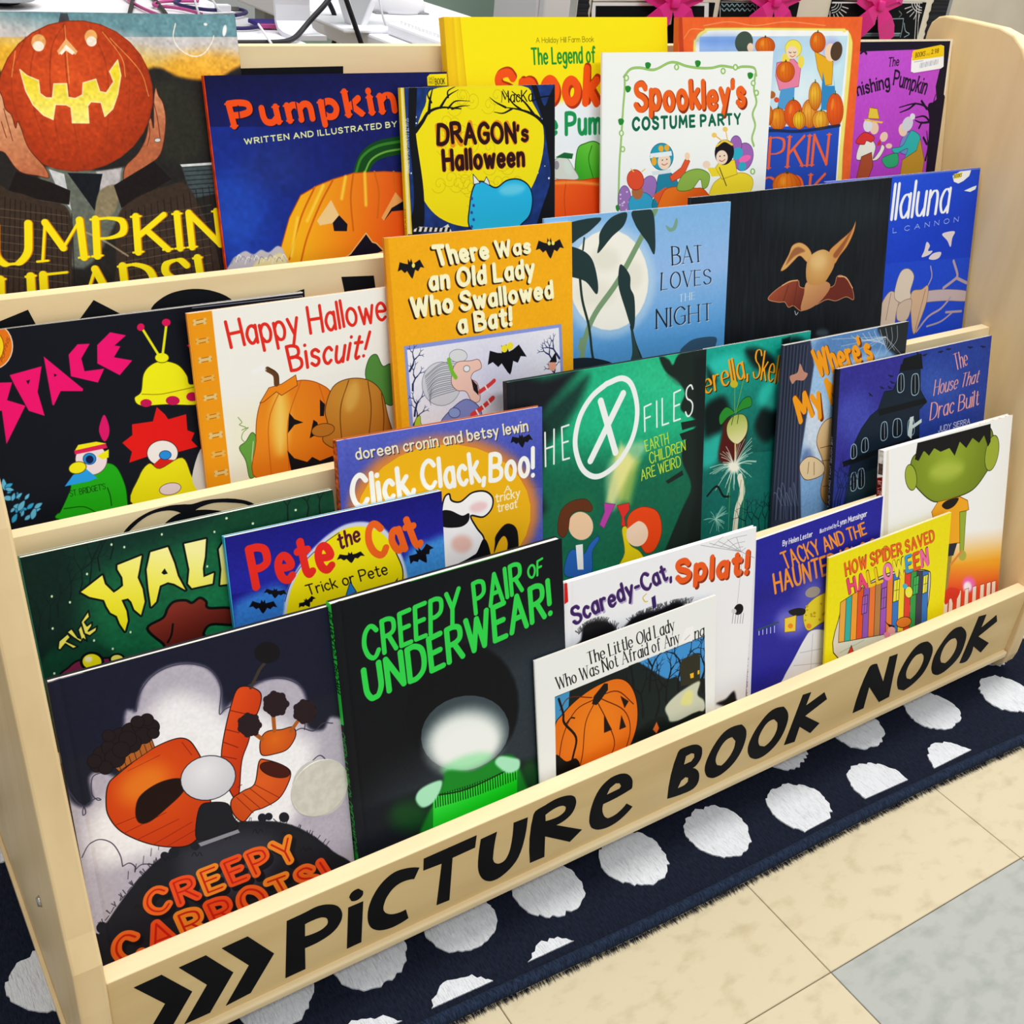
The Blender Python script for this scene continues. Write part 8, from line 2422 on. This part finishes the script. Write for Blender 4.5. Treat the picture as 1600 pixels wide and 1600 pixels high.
for side in (0, 1):
    L = []; n = 40
    for i in range(n * 4 + 1):
        z = .52 + .6 * i / (n * 4)
        wv = .010 * abs(math.sin(z * 26 + .6)) + .0015 * math.sin(z * 600)
        L.append((z, wv))
    if side: loop = [(cx1 - ox, .52)] + [(cx1 - ox - .024 - w_, z) for z, w_ in L] + [(cx1 - ox, 1.12)]
    else: loop = [(cx0 - ox - .004, 1.12)] + [(cx0 - ox + .004 + w_ * .7, z) for z, w_ in reversed(L)] + [(cx0 - ox - .004, .52)]
    plate('scalloped_trim', [loop], lambda u, v: Vector((u, -.002, v)), (0, -.0015, 0), edge_m, ch)
CARDS = [(0.7145, 0.4665, 0.6040, 0.1807, 0.1700, """P|e9e2cf|-129,-30 1059,-55 1072,-6 -122,15|
P|121316|-22,10 964,-8 1082,457 49,441|
P|f2f4f4|-7,13 944,0 1041,456 49,441|
P|16181c|26,34 910,20 1001,455 80,442|"""),
(0.9044, 0.4665, 0.6070, 0.1313, 0.1700, """L|a8aaaa|7.9|-17,15 943,-1|
L|c8c8c8|7.8|-8,20 54,319|
L|d0d0d0|8.1|445,13 517,318|
L|d0d0d0|8.3|851,6 933,318|
C|8fb0b4|9.8|10,31 47,51 73,30 110,50 136,29 173,49 199,28 237,48 263,26 301,47 327,25 365,46 391,24 430,45|
C|8fb0b4|9.8|20,68 57,88 83,67 120,87 146,66 183,86 209,65 247,86 273,64 311,85 337,63 376,84 402,62 441,83|
C|b8c0c4|8.1|562,130 584,65 618,124 647,80 678,129 693,41 734,117 777,67 811,122 835,61|"""),
(1.0947, 0.4665, 0.6109, 0.1851, 0.1700, """L|e8e8e4|10.6|-23,18 949,1|
L|e8e8e4|6.8|892,2 1031,422|
L|e8e8e4|5.7|920,2 1061,422|
L|e8e8e4|7.2|-15,22 45,245|
C|e8e8e4|6.1|41,17 41,29 35,39 22,46 5,50|
C|e8e8e4|6.6|892,2 901,14 917,25 938,32 960,35|
C|e8e8e4|6.1|66,16 68,34 58,50 38,60 12,66|
C|e8e8e4|6.6|863,3 877,21 901,37 932,48 966,52|
C|e8e8e4|6.1|92,16 94,40 80,60 54,75 20,82|
C|e8e8e4|6.6|835,3 853,28 885,49 926,63 971,69|
L|e8e8e4|6.7|109,41 175,52|
L|e8e8e4|7.1|838,30 776,44|
L|e8e8e4|6.7|102,59 165,79|
L|e8e8e4|7.2|860,48 809,71|
L|e8e8e4|6.7|88,74 143,103|
L|e8e8e4|7.2|888,63 853,95|
L|e8e8e4|6.7|68,85 111,121|
L|e8e8e4|7.2|920,74 904,112|
L|e8e8e4|6.7|41,92 70,131|
L|e8e8e4|7.3|956,81 958,123|
T|8a9294|0.12|a|416,102 470,101 416,66 470,65|
T|8a9294|0.12|u|552,100 608,99 552,64 607,63|
C|8a9294|5.5|717,60 754,81 735,102|
L|9ab0b8|6.5|355,119 788,110|
L|9ab0b8|7.6|391,211 794,209|
L|6a8088|16.4|395,224 785,222|
C|9ab0b8|6.7|788,110 803,179 805,235|
C|9ab0b8|6.7|808,140 844,192 897,213 848,235|""")]
for i, (x, y, z, w_, h, code) in enumerate(CARDS):
    m = print_material('chalk_print_%d' % i, Painter(512, h / w_, '16181c').run(code), .7)
    o = box('chalkboard_card', x - ox, x + w_ - ox, y - cy - .0008, y - cy + .0012, z, z + h, m, ch)
    uv_map(o, lambda c: ((c.x - x + ox) / w_, (c.z - z) / h))
    o['label'] = ['black card with plain white chalk frame', 'black card with scalloped chalk border', 'black card with chalk sunbursts in its corners'][i]
rib_m = material('pink_ribbon', 'ee2a92', .45, .4); rib_m2 = material('clip_wood', 'd8c49a', .6, .2)
def strip(name, pts, wid, mat, parent):
    """a ribbon: flat band of width wid following pts in the x-z plane, bulging towards the viewer by the third value"""
    V, F = [], []
    n = len(pts)
    for i, (x, z, y) in enumerate(pts):
        a = pts[max(0, i - 1)]; b_ = pts[min(n - 1, i + 1)]; d = Vector((b_[0] - a[0], b_[1] - a[1])).normalized(); nx_, nz_ = -d.y, d.x
        ww = wid[i] / 2
        for yy in (y, y + .0006):
            V += [(x + nx_ * ww, yy, z + nz_ * ww), (x - nx_ * ww, yy, z - nz_ * ww)]
    for i in range(n - 1):
        a = 4 * i; b_ = a + 4
        F += [(a, a + 1, b_ + 1, b_), (a + 2, b_ + 2, b_ + 3, a + 3), (a, b_, b_ + 2, a + 2), (a + 1, a + 3, b_ + 3, b_ + 1)]
    F += [(0, 2, 3, 1), (4 * n - 4, 4 * n - 3, 4 * n - 1, 4 * n - 2)]
    return mesh_obj(name, V, F, mat, parent, False)
BOWS = [((0.8213, 0.4580, 0.7748), 'pink ribbon bow on the plain-framed chalk card, leftmost'), ((0.9816, 0.4580, 0.7783), 'pink ribbon bow on the scalloped chalk card, middle'), ((1.1721, 0.4580, 0.7771), 'pink ribbon bow on the sunburst chalk card, rightmost')]
for i, (loc, lab) in enumerate(BOWS):
    t = thing('ribbon_bow', lab, 'bow', loc, 'pink bows on the chalkboard chart')
    s = 1.05
    for sx in (-1, 1):
        strip('loop', [(sx * .004 * s, .002, -.004), (sx * .018 * s, .014, -.010), (sx * .032 * s, .018, -.008), (sx * .034 * s, .010, -.003), (sx * .018 * s, .002, -.002), (sx * .004 * s, 0, -.003)], [.010, .020, .025, .024, .018, .010], rib_m, t)
        strip('tail', [(sx * .003 * s, -.002, -.004), (sx * .014 * s, -.014 - .003 * i * (sx > 0), -.007), (sx * .026 * s, -.026 - .006 * (sx > 0), -.004), (sx * .033 * s, -.034 - .010 * (sx > 0), -.002)], [.012, .026, .029, .026], rib_m, t)
    bm = bmesh.new(); add_box(bm, -.006, .006, -.009, -.001, -.006, .006, .002); bm_obj('knot', bm, rib_m, t, True)
    box('clip_stick', -.003, .003, -.0015, .004, -.024, .03, rib_m2, t, .001)
